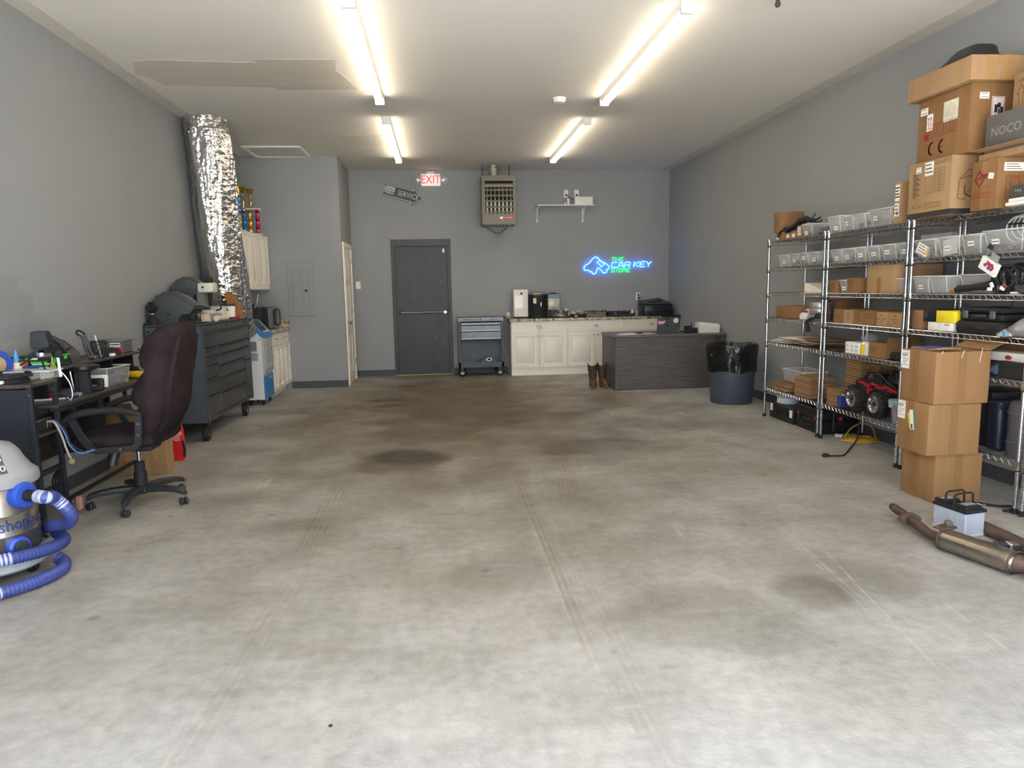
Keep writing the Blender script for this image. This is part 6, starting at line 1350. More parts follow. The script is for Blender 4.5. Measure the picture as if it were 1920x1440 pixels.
# ---- rack A (far)
t = carton('small square cardboard box, topmost at the far end of the far rack', 3.42, 3.66, 6.885, 7.05, Z1+.085, .195, KO, face_tape=None)
g = G(); P_ = facey(3.42, 6.885, Z1+.085); g.slab(P_, .10, 0, .16, .12, .0006); obj('tape_strip', g, TAPE, t)
lines(facex(3.42, 7.05, Z1+.085), ((.06, .10, 'KEYS', .03), (.06, .07, 'P/N 12', .02)), mat('kraft_ink', (92, 62, 36), .8), t)
t = carton('small flat cardboard box under the square box on the far rack', 3.42, 3.68, 6.83, 7.0, Z1, .083, KO); card(t, facex(3.42, 7.0, Z1), .02, .01, .08, .04, 2)
for k, (a, b) in enumerate(((6.70, 6.80), (6.575, 6.69))):
    t = carton(('small cardboard box under the black strap, farther of two', 'small cardboard box under the black strap, nearer of two')[k], 3.42, 3.62, a, b, Z1, .06+.012*k, KO); card(t, facex(3.42, b, Z1), .03, .012, .09, .045, 2)
t = carton('upright cardboard box with white label beside the dark filled bin', 3.42, 3.62, 6.475, 6.565, Z1, .115, KO); card(t, facex(3.42, 6.565, Z1), .012, .05, .07, .10, 3); card(t, facex(3.42, 6.565, Z1), .015, .02, .08, .045, 1)
pbin(6.30, 6.465, Z1, 'clear bin with dark contents on the top shelf of far rack', lab=(.35, .3)); contents(3.46, 3.68, 6.32, 6.45, Z1+.006, .07, 'dark parts inside the top shelf bin of the far rack', DARKP, 20, 2)
t = thing('black_strap', 'black fabric strap draped over small boxes on the far rack', 'strap', (3.45, 6.6, Z1+.08))
g = G(); pth = catmull([(3.41, 6.93, Z1+.03), (3.41, 6.86, Z1+.085), (3.43, 6.76, Z1+.10), (3.44, 6.66, Z1+.125), (3.45, 6.57, Z1+.16), (3.46, 6.48, Z1+.165), (3.47, 6.38, Z1+.135), (3.48, 6.30, Z1+.15)], 6); g.tube(pth, .010, 8, rf=lambda f: .7+.9*sin(pi*f)*(.6+.4*sin(f*23))); obj('strap', g, RUBBER, t)
for dx, dz in ((.03, -.012), (.012, .014)):
    g = G(); g.tube([p+Vector((dx, .02*sin(i*.7), dz+.006*sin(i*.9))) for i, p in enumerate(pth)], .013, 8, rf=lambda f: .6+.7*sin(pi*f)); obj('strap', g, RUBBER, t)
g = G(); g.tube(catmull([(3.45, 6.40, Z1+.145), (3.45, 6.35, Z1+.16), (3.46, 6.31, Z1+.20)], 5), .006, 6); obj('loose_end', g, RUBBER, t)
ys = [6.965, 6.735, 6.555, 6.37, 6.20]
for k, (a, b) in enumerate(((6.745, 6.965), (6.565, 6.735), (6.375, 6.555), (6.21, 6.365), (6.035, 6.195))):
    pbin(a, b, Z2, ('clear bin at the far end of the second shelf, far rack', 'clear bin second from far end of second shelf, far rack', 'clear bin third from far end of second shelf, far rack', 'clear bin fourth from far end of second shelf, far rack', 'unlabelled clear bin behind the post on the far rack')[k], lab=(.55, .6 if k == 2 else .4) if k < 4 else None, x0=3.43)
    if k in (1, 3, 4): contents(3.47, 3.7, a+.02, b-.02, Z2+.006, .03, 'few small parts in the %s bin from far end, far rack second shelf' % ('second', '', 'fourth', 'fifth')[k-1], GREYP, 8, k)
t = thing('paper_wedge', 'white wedge of stacked sheets on the third shelf of far rack', 'paper', (3.55, 6.28, Z3))
g = G(); g.prism([(6.09, Z3), (6.42, Z3), (6.42, Z3+.088), (6.36, Z3+.085), (6.2, Z3+.045), (6.09, Z3+.012)], 'x', 3.44, 3.62); obj('stack', g, mat('paper_cream', (224, 218, 200), .8), t)
g = G(); g.cbox((3.56, 6.10, Z3+.045), (.16, .10, .05), .01, rot=Matrix.Rotation(R(-15), 3, 'X')); tag(obj('green_pouch', g, mat('teal_green', (60, 130, 104), .5), loc=(3.56, 6.1, Z3)), 'small green pouch behind the white paper wedge', 'pouch')
t = carton('long cardboard box with dark tape end on fourth shelf of far rack', 3.44, 3.68, 6.55, 6.975, Z4, .118, KO, seam=False)
P_ = facex(3.44, 6.975, Z4); g = G(); g.slab(P_, .085, 0, .115, .10, .0006); obj('tape_strip', g, mat('dark_tape', (110, 84, 44), .5), t); g = G()
for q in range(2): g.slab(P_, .07, .07+q*.025, .135, .078+q*.025, .0005, .0007)
obj('tape_tail', g, mat('dark_tape', (110, 84, 44)), t)['kind'] = 'stuff'
g = G(); P7 = facey(3.44, 6.55, Z4); g.text(P7, 'KING', .05, .12, .07, .001); flatobj('print', g, mat('dark_maroon_print', (56, 38, 42), .7), t)
t = thing('metal_cans', 'stack of three wide silver cans on the fourth shelf, far rack', 'can', (3.52, 6.26, Z4)); ALU = mat('matte_aluminium', (184, 184, 180), .35, .75)
for k in range(3):
    g = G(); r = .093+.002*(k % 2); g.lathe([(0, .001), (r, .001), (r+.002, .006), (r+.002, .05), (r, .054), (0, .054)], (3.525-.006*k, 6.27-.008*k, Z4+.0545*k), 28); obj('can', g, ALU, t)
t = thing('white_bag', 'crumpled white and red paper bag on far rack beside silver cans', 'bag', (3.52, 6.47, Z4))
g = G(); rs = [g.ring([Vector((3.49+dx+r*.05*cos(a)*(1+.15*sin(3*a+z*40)), 6.465+r*.075*sin(a)*(1+.12*sin(5*a)), Z4+z)) for a in [2*pi*q/18 for q in range(18)]]) for z, r, dx in ((0, .9, 0), (.03, 1.05, 0), (.06, .95, .01), (.085, .7, .02), (.10, .35, .03))]; g.skin(rs); obj('body', g, PAPER, t); g = G(); g.cbox((3.46, 6.44, Z4+.075), (.02, .08, .02), .004); obj('red_band', g, mat('dull_red', (130, 60, 62), .6), t)
carton('dark brown box behind the silver cans on far rack', 3.60, 3.79, 6.06, 6.36, Z4, .185, kraft('kraft_dark', (126, 88, 56)))
t = thing('black_holster', 'black strap holster hanging off fourth shelf edge beside silver cans', 'strap', (3.42, 6.12, Z4))
g = G(); g.tube(catmull([(3.40, 6.06, Z4+.05), (3.40, 6.12, Z4+.03), (3.385, 6.20, Z4+.012), (3.375, 6.235, Z4-.015), (3.378, 6.225, Z4-.06), (3.38, 6.215, Z4-.10)], 5), .012, 8, rf=lambda f: .7+1.2*f); obj('strap', g, RUBBER, t); g = G(); g.ball((3.405, 6.09, Z4+.045), (.03, .045, .03), 12, 8); obj('clip_body', g, RUBBER, t)
t = thing('flat_mailers', 'flat pile of white and brown paper mailers across the fifth shelf', 'paper', (3.6, 6.5, Z5)); r_ = random.Random(5)
for k in range(9):
    m_ = (PAPER, mat('paper_pinkish', (222, 200, 188), .8), KL, PAPER, mat('paper_grey', (176, 170, 162), .8), KL, mat('paper_grey', (176, 170, 162)), PAPER, KB2)[k]
    y = (6.88, 6.82, 6.52, 6.74, 6.40, 6.36, 6.42, 6.6, 6.30)[k]; g = G(); g.cbox((3.585+.02*r_.random(), y, Z5+.005+.0078*k), (.36, .36 if k < 2 else .46, .006), .002, rot=Matrix.Rotation(R(r_.uniform(-6, 6)), 3, 'Z') @ Matrix.Rotation(R(r_.uniform(-1, 1.0)), 3, 'X')); obj('mailer', g, m_, t)
t = thing('flat_cartons', 'folded flat cardboard pieces on the bottom shelf of far rack', 'cardboard', (3.55, 6.85, Z6))
for k in range(6):
    g = G(); g.cbox((3.56+.008*k, 6.86-.01*k, Z6+.007+.0125*k), (.28, .42, .009), .002, rot=Matrix.Rotation(R(4*(k % 3)-4), 3, 'Z')); obj('sheet', g, (KL, KB, KB2)[k % 3], t)
pbin(6.50, 6.93, Z6+.083, 'wide clear bin on the folded cardboard, bottom of far rack', h=.13, d=.26, x0=3.50, lab=None); contents(3.56, 3.68, 6.55, 6.85, Z6+.09, .03, 'clear bags of small parts in the wide bin on folded cardboard', mat('bag_grey', (140, 142, 148), .3, var=.2), 14, 8)
def folded_stack(label, x0, x1, y0, y1, z, n, dz, group=None):
    t = thing('carton_stack', label, 'cardboard', ((x0+x1)/2, (y0+y1)/2, z), 0, group); r = random.Random(int(y0*100))
    for k in range(n):
        g = G(); j = r.uniform(-.004, .004); g.box(x0+j, x1+j, y0+j, y1+r.uniform(-.004, .004), z+.0005+k*dz, z+k*dz+dz*.88, .0015); obj('folded_carton', g, (KB, KB2, KB)[k % 3], t)
    return t
folded_stack('neat stack of folded small cartons beside the post, bottom of far rack', 3.42, 3.66, 6.215, 6.50, Z6, 10, .0195)
# ---- cases on the floor
CASE = mat('case_black', (20, 21, 24), .5, var=.12)
t = thing('black_case', 'long flat black case with two white stickers on floor under far rack', 'case', (3.65, 6.82, 0))
g = G(); g.box(3.455, 3.85, 6.575, 7.085, 0, .085, .008); obj('base', g, CASE, t); g = G(); g.box(3.452, 3.853, 6.572, 7.088, .089, .165, .010); obj('lid', g, CASE, t)
for y in (6.72, 6.95):
    g = G(); g.box(3.44, 3.456, y-.03, y+.03, .05, .12, .004); obj('latch', g, CASE, t)
g = G(); g.tube([(3.455, 6.79, .06), (3.425, 6.80, .06), (3.425, 6.88, .06), (3.455, 6.89, .06)], .008, 6); obj('handle', g, CASE, t)
P_ = facex(3.452, 7.088, 0); card(t, P_, .03, .075, .085, .15, 0, 'sticker'); card(t, P_, .44, .065, .50, .14, 0, 'sticker')
t = thing('black_case', 'big ribbed black case with red latch dots on floor between racks', 'case', (3.66, 6.32, 0))
g = G(); g.box(3.465, 3.85, 6.09, 6.54, 0, .125, .010); obj('base', g, CASE, t); g = G(); g.box(3.46, 3.855, 6.085, 6.545, .13, .235, .012); obj('lid', g, CASE, t)
for k in range(5):
    g = G(); g.box(3.60+.05*k, 3.61+.05*k, 6.082, 6.087, .01, .12); obj('rib', g, CASE, t)
for y in (6.16, 6.47):
    g = G(); g.box(3.448, 3.466, y-.025, y+.025, .08, .17, .004); l_ = obj('latch', g, CASE, t); g = G(); g.box(3.446, 3.4485, y-.012, y+.012, .135, .16); obj('red_dot', g, mat('latch_red', (190, 40, 44), .5), l_)
g = G(); g.box(3.63, 3.68, 6.072, 6.09, .08, .17, .004); l_ = obj('latch', g, CASE, t); g = G(); g.box(3.64, 3.665, 6.070, 6.0725, .135, .165); obj('red_dot', g, mat('latch_red', (190, 40, 44)), l_)
g = G(); g.box(3.585, 3.592, 6.078, 6.087, .03, .21); obj('seam_strip', g, mat('case_grey', (84, 86, 90), .5), t)
g = G(); g.tube([(3.465, 6.24, .07), (3.43, 6.25, .07), (3.43, 6.38, .07), (3.465, 6.39, .07)], .010, 6); obj('handle', g, CASE, t)
t = thing('round_heater', 'round white and blue canister lying on the long black case', 'canister', (3.58, 6.93, .166))
g = G(); g.lathe([(0, 0), (.108, 0), (.112, .006), (.112, .07), (.105, .078), (0, .078)], (3.58, 6.93, .166), 28); obj('body', g, mat('canister_white', (206, 210, 216), .4), t)
g = G(); g.lathe([(.1125, .056), (.1125, .071)], (3.58, 6.93, .166), 28, cap=(False, False)); obj('blue_band', g, mat('canister_blue', (120, 150, 170), .4), t)
g = G(); g.lathe([(.018, 0), (.018, .002), (0, .002)], (3.474, 6.965, .205), 12, (-.95, .31, 0)); obj('port', g, CUTM, t); g = G(); g.lathe([(0, .078), (.05, .078), (.045, .088), (0, .09)], (3.59, 6.91, .166), 16); obj('lid', g, PAPER, t)
# ---- rack B (middle)
t = pbin(5.81, 6.0, Z1+.001, 'clear bin nested in another on top shelf at the rack joint', h=.135, x0=3.40, lab=(.62, .25))
for k, (a, b, lb, bl) in enumerate(((5.645, 5.805, 'clear bin second from far post on top shelf of middle rack', (.42, .5)), (5.475, 5.635, 'clear bin with white and dark contents on top of middle rack', None), (5.15, 5.43, 'wide clear labelled bin on the top shelf of middle rack', (.3, .5)), (5.085, 5.148, 'narrow clear bin behind the tall narrow box', (.7, .3)))):
    pbin(a, b, Z1, lb, lab=bl, h=.13 if k > 1 else .12, cw=.055 if k == 2 else .04)
contents(3.45, 3.7, 5.49, 5.62, Z1+.006, .08, 'white and dark parts in the third top bin of middle rack', GREYP, 22, 11)
t = carton('tall narrow upright cardboard box with white labels on the middle rack top', 3.40, 3.62, 5.005, 5.08, Z1, .30, KL, seam=False); P_ = facex(3.40, 5.08, Z1); card(t, P_, .008, .16, .06, .28, 4); card(t, P_, .008, .05, .06, .145, 3); g = G(); g.rect(P_, .03, .06, .05, .085, .002); flatobj('blue_mark', g, mat('mark_navy', (50, 54, 92), .6), t)
B2 = ((5.80, 5.965, (.5, .35)), (5.60, 5.79, (.35, .38)), (5.46, 5.59, (.5, .45)), (5.275, 5.45, (.55, .45)), (5.07, 5.255, (.4, .5)), (4.93, 5.055, (.6, .45)))
for k, (a, b, l) in enumerate(B2):
    pbin(a, b, Z2, 'clear labelled bin, %s on the second shelf of middle rack' % ('next to far post', 'second from far post', 'third from far post', 'third from near post', 'second from near post', 'next to near post')[k], lab=l, x0=3.42)
    if k in (1, 2, 4): contents(3.5, 3.7, a+.02, b-.02, Z2+.006, .04, 'dark key parts in the %s bin, middle rack second shelf' % ('second', 'third', '', 'fifth')[k-1], DARKP, 10, 20+k)
t = thing('white_carton', 'white lidded storage box behind bins on second shelf, middle rack', 'box', (3.7, 5.1, Z2))
g = G(); g.box(3.755, 3.858, 4.93, 5.24, Z2, Z2+.155, .004); obj('body', g, PAPER, t); g = G(); g.box(3.75, 3.86, 4.92, 5.25, Z2+.15, Z2+.185, .003); obj('lid', g, mat('paper_lid', (222, 218, 212), .7), t)
WR = mat('marker_ink', (58, 40, 26), .8)
t = carton('open top small box with marker writing, third shelf at far post', 3.42, 3.68, 5.845, 5.955, Z3, .105, KO, opened=True); lines(facex(3.42, 5.955, Z3), ((.05, .075, 'FORD', .026), (.05, .048, 'FOB 60', .022), (.05, .022, 'KIT', .022)), WR, t)
pbin(5.70, 5.80, Z3, 'narrow clear bin between two cardboard boxes on third shelf', lab=(.6, .35), h=.108)
t = carton('taller box with marker writing beside the narrow clear bin', 3.42, 3.72, 5.52, 5.685, Z3, .122, KO, opened=True); lines(facex(3.42, 5.685, Z3), ((.055, .095, 'GM FOB', .024), (.055, .07, 'CHEVY', .024), (.055, .045, 'GMC', .024), (.055, .02, 'LOT 2', .022)), WR, t)
t = carton('largest cardboard box on third shelf of the middle rack', 3.42, 3.79, 5.03, 5.405, Z3, .215, KL, face_tape=(.42, .55)); lines(facex(3.42, 5.405, Z3), ((.12, .185, 'THIS SIDE UP', .02),), mat('faint_ink', (150, 112, 70), .8), t)
g = G(); g.slab(facey(3.42, 5.03, Z3), .16, .04, .26, .043, .0006); obj('hand_slot', g, CUTM, t)
pbin(4.91, 5.02, Z3, 'empty clear bin squeezed beside the largest box, third shelf', lab=None, h=.11)
B4 = ((5.725, 5.865, ('', 'USE LOT', 'FOB')), (5.575, 5.715, ('Kit', 'Transit', 'Van')), (5.425, 5.565, ('Fob', 'Express', 'Van')), (5.285, 5.415, ('Auto Van', 'Prox', '')), (5.12, 5.26, ('Exit', 'Express Van', 'LT7')), (4.935, 5.11, ('Exit', 'Express', '700')))
for k, (a, b, tx) in enumerate(B4):
    t = carton('kraft box with marker writing, %s in row on fourth shelf' % ('first from far end', 'second from far end', 'third from far end', 'fourth from far end', 'fifth from far end', 'last')[k], 3.42, 3.70, a, b, Z4, (.115, .112, .108, .115, .108, .105)[k], (KO, KL, KO, KO, KL, KL)[k], seam=False, opened=k in (0, 1, 2, 3))
    lines(facex(3.42, b, Z4), [((b-a)/2, .085-.026*q, s, .024) for q, s in enumerate(tx) if s], WR, t)
t = thing('black_wedge', 'black angled tool on fourth shelf before the kraft box row', 'tool', (3.5, 5.90, Z4))
g = G(); g.skin([g.ring([Vector((3.45+x, y, Z4+z)) for x, z in ((0, 0), (.12, 0), (.12, h_), (0, h_))]) for y, h_ in ((5.95, .03), (5.93, .05), (5.875, .11))]); obj('body', g, RUBBER, t); g = G(); g.box(3.44, 3.56, 5.872, 5.89, Z4, Z4+.03, .004); obj('grip', g, DARK, t)
t = thing('white_cartons', 'row of small white boxes on fifth shelf of the middle rack', 'box', (3.5, 5.62, Z5))
for k in range(3):
    g = G(); g.box(3.43, 3.56, 5.685-.066*k-.062, 5.685-.066*k, Z5, Z5+.096, .003); b_ = obj('carton', g, PAPER, t); P_ = facex(3.43, 5.685-.066*k, Z5); g = G()
    for q in range(2): g.line(P_, [(.01, .03+.035*q), (.05, .03+.035*q)], .006, .001)
    flatobj('print', g, mat('grey_print', (150, 148, 144), .7), b_)
for k, (y, lb) in enumerate(((5.47, 'white bottle with yellow label on fifth shelf'), (5.405, 'white bottle nearest the open box on fifth shelf'))):
    t = thing('white_bottle', lb, 'bottle', (3.47, y, Z5)); g = G(); g.lathe([(0, 0), (.032, 0), (.034, .004), (.034, .092), (.028, .097), (0, .097)], (3.47, y, Z5), 20); obj('body', g, PAPER, t)
    g = G(); g.lathe([(.02, .097), (.02, .11), (0, .11)], (3.47, y, Z5), 14); obj('cap', g, PAPER, t)
    if not k:
        g = G(); g.lathe([(.0346, .008), (.0346, .09)], (3.47, y-.002, Z5), 20, cap=(False, False)); obj('yellow_label', g, mat('label_yellow', (222, 190, 40), .5), t)
t = thing('plastic_wrap', 'crumpled clear plastic bag on top of the white bottles', 'bag', (3.50, 5.44, Z5+.112)); g = G()
rs = [g.ring([Vector((3.49+r*cos(a)*(1+.2*sin(3*a+z*60)), 5.44+r*sin(a)*(1+.25*sin(4*a-z*50)), Z5+.113+z)) for a in [2*pi*q/16 for q in range(16)]]) for z, r in ((0, .045), (.02, .06), (.045, .05), (.065, .02))]; g.skin(rs); obj('film', g, CLEAR, t)
t = carton('open cardboard box with cut flaps on the fifth shelf, middle rack', 3.42, 3.72, 5.12, 5.34, Z5, .12, KO, opened=True)
lines(facex(3.42, 5.34, Z5), ((.07, .075, 'HONDA', .024), (.06, .05, 'CIVIC', .022)), WR, t)
for k, (a, b) in enumerate(((3.43, 3.55), (3.57, 3.70))):
    g = G(); g.cbox(((a+b)/2, 5.115, Z5+.14), (b-a, .003, .045), rot=Matrix.Rotation(R(18-30*k), 3, 'X')); obj('flap', g, KO, t)
g = G(); g.cbox((3.46, 5.04, Z5+.03), (.06, .10, .055), .012); tag(obj('black_pouch', g, RUBBER, loc=(3.46, 5.04, Z5)), 'small black pouch beside the open box on the fifth shelf', 'pouch')
folded_stack('tall stack of folded brown cartons behind the far post, bottom of middle rack', 3.60, 3.80, 5.72, 5.945, Z6, 17, .0235)
folded_stack('second tall stack of folded cartons beside the monster truck', 3.70, 3.86, 5.60, 5.71, Z6, 16, .0235)
folded_stack('low stack of folded cartons at the far post of middle rack', 3.43, 3.58, 5.76, 5.945, Z6, 8, .019)
t = thing('blue_carton', 'small dark blue box leaning beside the monster truck wheel', 'box', (3.46, 5.71, Z6)); g = G(); g.cbox((3.47, 5.715, Z6+.056), (.12, .045, .105), .004, rot=Matrix.Rotation(R(-7), 3, 'X')); obj('body', g, mat('carton_blue', (40, 54, 124), .5), t); g = G(); g.cbox((3.47, 5.712, Z6+.112), (.06, .03, .01), .002); obj('tab', g, mat('paper_cream', (224, 218, 200)), t)
# ---- toy monster truck
t = thing('toy_truck', 'red and black toy monster truck with big chrome wheels', 'toy truck', (3.58, 5.40, Z6))
TB = mat('truck_black', (26, 26, 28), .3, var=.1); TR = mat('truck_red', (190, 28, 40), .3); TY = mat('tyre_black', (30, 30, 31), .8, var=.15)
def wheel(x, y, s):
    c = Vector((x, y, Z6+.108)); r = .107; A = Vector((s, 0, 0)); g = G()
    g.lathe([(.06, -.055), (.085, -.05), (r, -.03), (r, .03), (.085, .05), (.06, .055), (.055, .03), (.055, -.03)], c, 30, A); w = obj('wheel', g, TY, t)
    for row in (-1, 1):
        g = G()
        for k in range(16):
            a = 2*pi*k/16+(.1 if row > 0 else 0); u = Vector((0, cos(a), sin(a))); v = Vector((0, -sin(a), cos(a))); m_ = c+u*(r-.001)+A*row*.024
            P_ = [m_+A*q1*.022+v*(q2*.007+q1*row*.008) for q1, q2 in ((-1, -1), (1, -1), (1, 1), (-1, 1))]
            g.skin([g.ring([p-u*.004 for p in P_]), g.ring([p+u*.007 for p in P_])])
        o = obj('tread', g, TY, w); o['kind'] = 'stuff'
    g = G(); g.lathe([(.070, .046), (.072, .057), (.056, .059), (.048, .037), (.0, .03)], c, 24, A); obj('rim', g, CHROME, w)
    g = G(); g.lathe([(.022, .03), (.02, .05), (.01, .054), (0, .054)], c, 12, A); obj('hub_cap', g, RUBBER, w)
    for k in range(6):
        a = 2*pi*k/6; u = Vector((0, cos(a), sin(a))); g = G(); g.cyl(c+A*.04+u*.018, c+A*.042+u*.048, .006, .008, 6); obj('spoke', g, RUBBER, w)
for y in (5.555, 5.245): wheel(3.475, y, -1); wheel(3.725, y, 1)
g = G(); g.box(3.57, 3.63, 5.20, 5.60, Z6+.10, Z6+.16, .008); obj('chassis', g, TB, t)
for y in (5.555, 5.245):
    g = G(); g.cyl((3.49, y, Z6+.098), (3.71, y, Z6+.098), .014, seg=10); obj('axle', g, STEEL, t)
    for x in (3.53, 3.67):
        g = G(); g.cyl((x, y+.03, Z6+.10), (x+(.03 if x < 3.6 else -.03), y-.02, Z6+.22), .014, seg=8); obj('shock', g, TR, t)
bp = [(5.66, .19), (5.66, .25), (5.60, .275), (5.555, .285), (5.50, .335), (5.40, .345), (5.33, .34), (5.285, .275), (5.13, .265), (5.085, .235), (5.08, .17), (5.15, .165), (5.17, .20), (5.31, .205), (5.33, .165), (5.47, .165), (5.49, .205), (5.62, .205)]
g = G(); rs = []
for x, k in ((3.525, .92), (3.535, 1), (3.665, 1), (3.675, .92)): rs.append(g.ring([Vector((x, y, Z6+.2+(z-.2)*k)) for y, z in bp]))
g.skin(rs); bd = obj('body_shell', g, TB, t)
P_ = facex(3.524, 5.66, Z6)
g = G()
for k, (a, b) in enumerate(((.02, .235), (.10, .225), (.19, .24), (.28, .225), (.36, .235), (.44, .22), (.16, .19), (.30, .185))):
    g.poly(P_, [(a, b), (a+.05, b+.016), (a+.11, b+.006), (a+.14, b+.012), (a+.10, b-.008), (a+.05, b-.004)], .0008, .0)
o = obj('flame_print', g, TR, bd); o['kind'] = 'stuff'
g = G()
for k, (a, b) in enumerate(((.10, .21), (.26, .212), (.40, .205))): g.line(P_, [(a, b), (a+.04, b+.008), (a+.10, b-.002)], .004, .0012)
flatobj('grey_flame', g, mat('flame_grey', (150, 148, 144), .4), bd)
g = G(); g.poly(P_, [(.17, .285), (.20, .325), (.245, .33), (.245, .285)], .001, .0); obj('side_window', g, mat('truck_glass', (70, 74, 80), .1), bd)
g = G(); g.skin([g.ring([Vector((3.52+x, 5.09, Z6+z)) for x, z in ((0, .11), (.16, .11), (.16, .20), (0, .20))]), g.ring([Vector((3.535+x*.8, 5.03, Z6+z)) for x, z in ((0, .12), (.16, .12), (.16, .19), (0, .19))])]); obj('front_bumper', g, TR, t)
g = G(); g.box(3.51, 3.53, 5.46, 5.52, Z6+.12, Z6+.19, .006); obj('side_step', g, TR, t)
g = G(); g.box(3.56, 3.64, 5.17, 5.30, Z6+.265, Z6+.33, .012); en = obj('engine_block', g, RUBBER, t)
for k in range(4):
    g = G(); g.cyl((3.575+.025*(k % 2)*2, 5.19+.03*k, Z6+.325), (3.575+.025*(k % 2)*2, 5.19+.03*k, Z6+.365), .014, .018, 10); obj('intake', g, RUBBER, en)
for x in (3.53, 3.67):
    g = G(); g.tube([(x, 5.33, Z6+.33), (x, 5.22, Z6+.275), (x, 5.14, Z6+.25)], .006, 6); obj('roll_bar', g, DARK, t)
t = thing('grey_tub', 'grey plastic tub with light blue lid, behind the stacked boxes', 'tub', (3.5, 5.05, Z6)); g = G()
g.skin([g.ring([Vector((3.52+x*s, 4.965+y*s2, Z6+z)) for x, y in rrect(.2, .16, .03, 3)]) for z, s, s2 in ((0, .85, .85), (.15, 1, 1))]); obj('body', g, mat('tub_grey', (132, 134, 150), .45), t)
g = G(); g.skin([g.ring([Vector((3.52+x*s, 4.965+y*s, Z6+z)) for x, y in rrect(.22, .18, .03, 3)]) for z, s in ((.148, 1), (.17, 1.02), (.182, .98))]); obj('lid', g, mat('lid_blue', (140, 170, 184), .4), t); g = G(); g.box(3.41, 3.425, 4.99, 5.035, Z6+.12, Z6+.175, .004); obj('handle_clip', g, mat('clip_pale', (176, 176, 186), .45), t)
# ---- rack C
t = carton('printed cardboard box with black bottom band, at near rack top far end', 3.335, 3.78, 4.41, 4.83, Z1+.004, .375, KL, seam=False)
x0, y1, z0 = 3.335, 4.83, Z1+.004; P_ = facex(x0, y1, z0); P2_ = facey(x0, 4.41, z0)
g = G(); g.slab(P_, 0, 0, .42, .035, .001); g.slab(P2_, 0, 0, .445, .035, .001); o = obj('black_band', g, mat('band_black', (44, 40, 38), .7), t); o['kind'] = 'stuff'
KI = mat('box_ink', (70, 54, 40), .8); g = G()
for k in range(14): g.line(P_, [(.05, .30-.012*k), (.12-.02*(k*5 % 3), .30-.012*k)], .005, .0012)
for b in (.31, .16): g.line(P_, [(.17, b), (.36, b)], .002, .0012)
for a in (.17, .22, .27, .31, .36): g.line(P_, [(a, .16), (a, .31)], .002, .0012)
for k in range(9): g.line(P_, [(.23, .17+.015*k), (.35, .17+.015*k)], .002, .0012)
flatobj('print_table', g, KI, t)
lines(P_, ((.07, .075, 'FC', .03), (.125, .075, 'CE', .03)), KI, t, 'print_marks', .0012)
g = G()
for k in range(5): g.line(P_, [(.165+.035*k, .06), (.19+.035*k, .06), (.19+.035*k, .092), (.165+.035*k, .092)], .002, .0012, True)
flatobj('symbol_row', g, KI, t)
card(t, P_, .075, .30, .125, .345, 2); card(t, P_, .165, .275, .25, .365, 3); g = G(); g.slab(P_, .0, .335, .42, .374, .0006); obj('hatched_band', g, mat('band_hatch', (150, 122, 84), .8, var=.25, vs=120), t)
g = G(); g.line(P2_, [(.06, .22), (.12, .28), (.22, .30), (.30, .27), (.31, .22), (.24, .25), (.12, .24), (.06, .22), (.05, .10), (.10, .09), (.12, .14), (.20, .20), (.28, .12), (.30, .22)], .0035, .0012); g.line(P2_, [(.10, .18), (.10, .13), (.14, .11)], .008, .0012); g.line(P2_, [(.30, .10), (.36, .09), (.37, .25), (.31, .22)], .004, .0012); g.line(P2_, [(.2, .2), (.24, .13), (.31, .11)], .004, .0012); flatobj('machine_drawing', g, KI, t)
z1_ = Z1+.004+.377
t = carton('big brown box with red CE mark and arrows on the near rack', 3.385, 3.80, 4.345, 4.835, z1_, .43, KO, seam=False); P_ = facex(3.385, 4.835, z1_); P2_ = facey(3.385, 4.345, z1_); RI = mat('box_red_ink', (140, 26, 24), .8)
g = G()
def arc(cx, cy, r, a0, a1): return [(cx+r*cos(R(a)), cy+r*sin(R(a))) for a in range(a0, a1+1, 15)]
g.line(P_, arc(.165, .085, .042, 95, 265), .012, .0012); g.line(P_, arc(.265, .085, .042, 95, 265), .012, .0012); g.line(P_, [(.223, .085), (.255, .085)], .008, .0012); flatobj('mark', g, RI, t)
g = G()
for k in range(4):
    a = .13+.064*k
    g.line(P_, [(a, .16), (a+.058, .16), (a+.058, .245), (a, .245)], .003, .0012, True)
    g.line(P_, [(a+.02, .17), (a+.02, .22), (a+.04, .235)], .003, .0012); g.line(P_, [(a+.04, .17), (a+.04, .20)], .003, .0012)
g.rect(P_, .07, .15, .115, .19, .0012); g.line(P_, [(.07, .2), (.115, .2), (.115, .26), (.07, .26)], .003, .0012, True); flatobj('symbol_row', g, RI, t)
c_ = card(t, P_, .09, .21, .15, .32, 0, 'arrow_label'); g = G()
for a in (.108, .132): g.line(P_, [(a, .235), (a, .295)], .005, .002); g.poly(P_, [(a-.008, .285), (a, .305), (a+.008, .285)], 0, .002)
g.line(P_, [(.10, .224), (.14, .224)], .005, .002); flatobj('red_arrows', g, mat('red_print_dark', (180, 44, 52), .7), c_)
card(t, P_, .022, .325, .095, .372, 2); card(t, P_, .25, .235, .385, .365, 6, 'pouch_label', mat('pouch_film', (214, 208, 190), .25, var=.2, vs=20), mat('pale_print2', (190, 184, 168), .7))
card(t, P2_, .06, .33, .125, .37, 2); l_ = card(t, P2_, .145, .21, .235, .345, 0, 'handling_label'); g = G()
for a, b, w_, h_ in ((.165, .245, .02, .05), (.185, .275, .022, .03), (.19, .235, .012, .035), (.205, .24, .02, .04)): g.rect(P2_, a, b, a+w_, b+h_, .002)
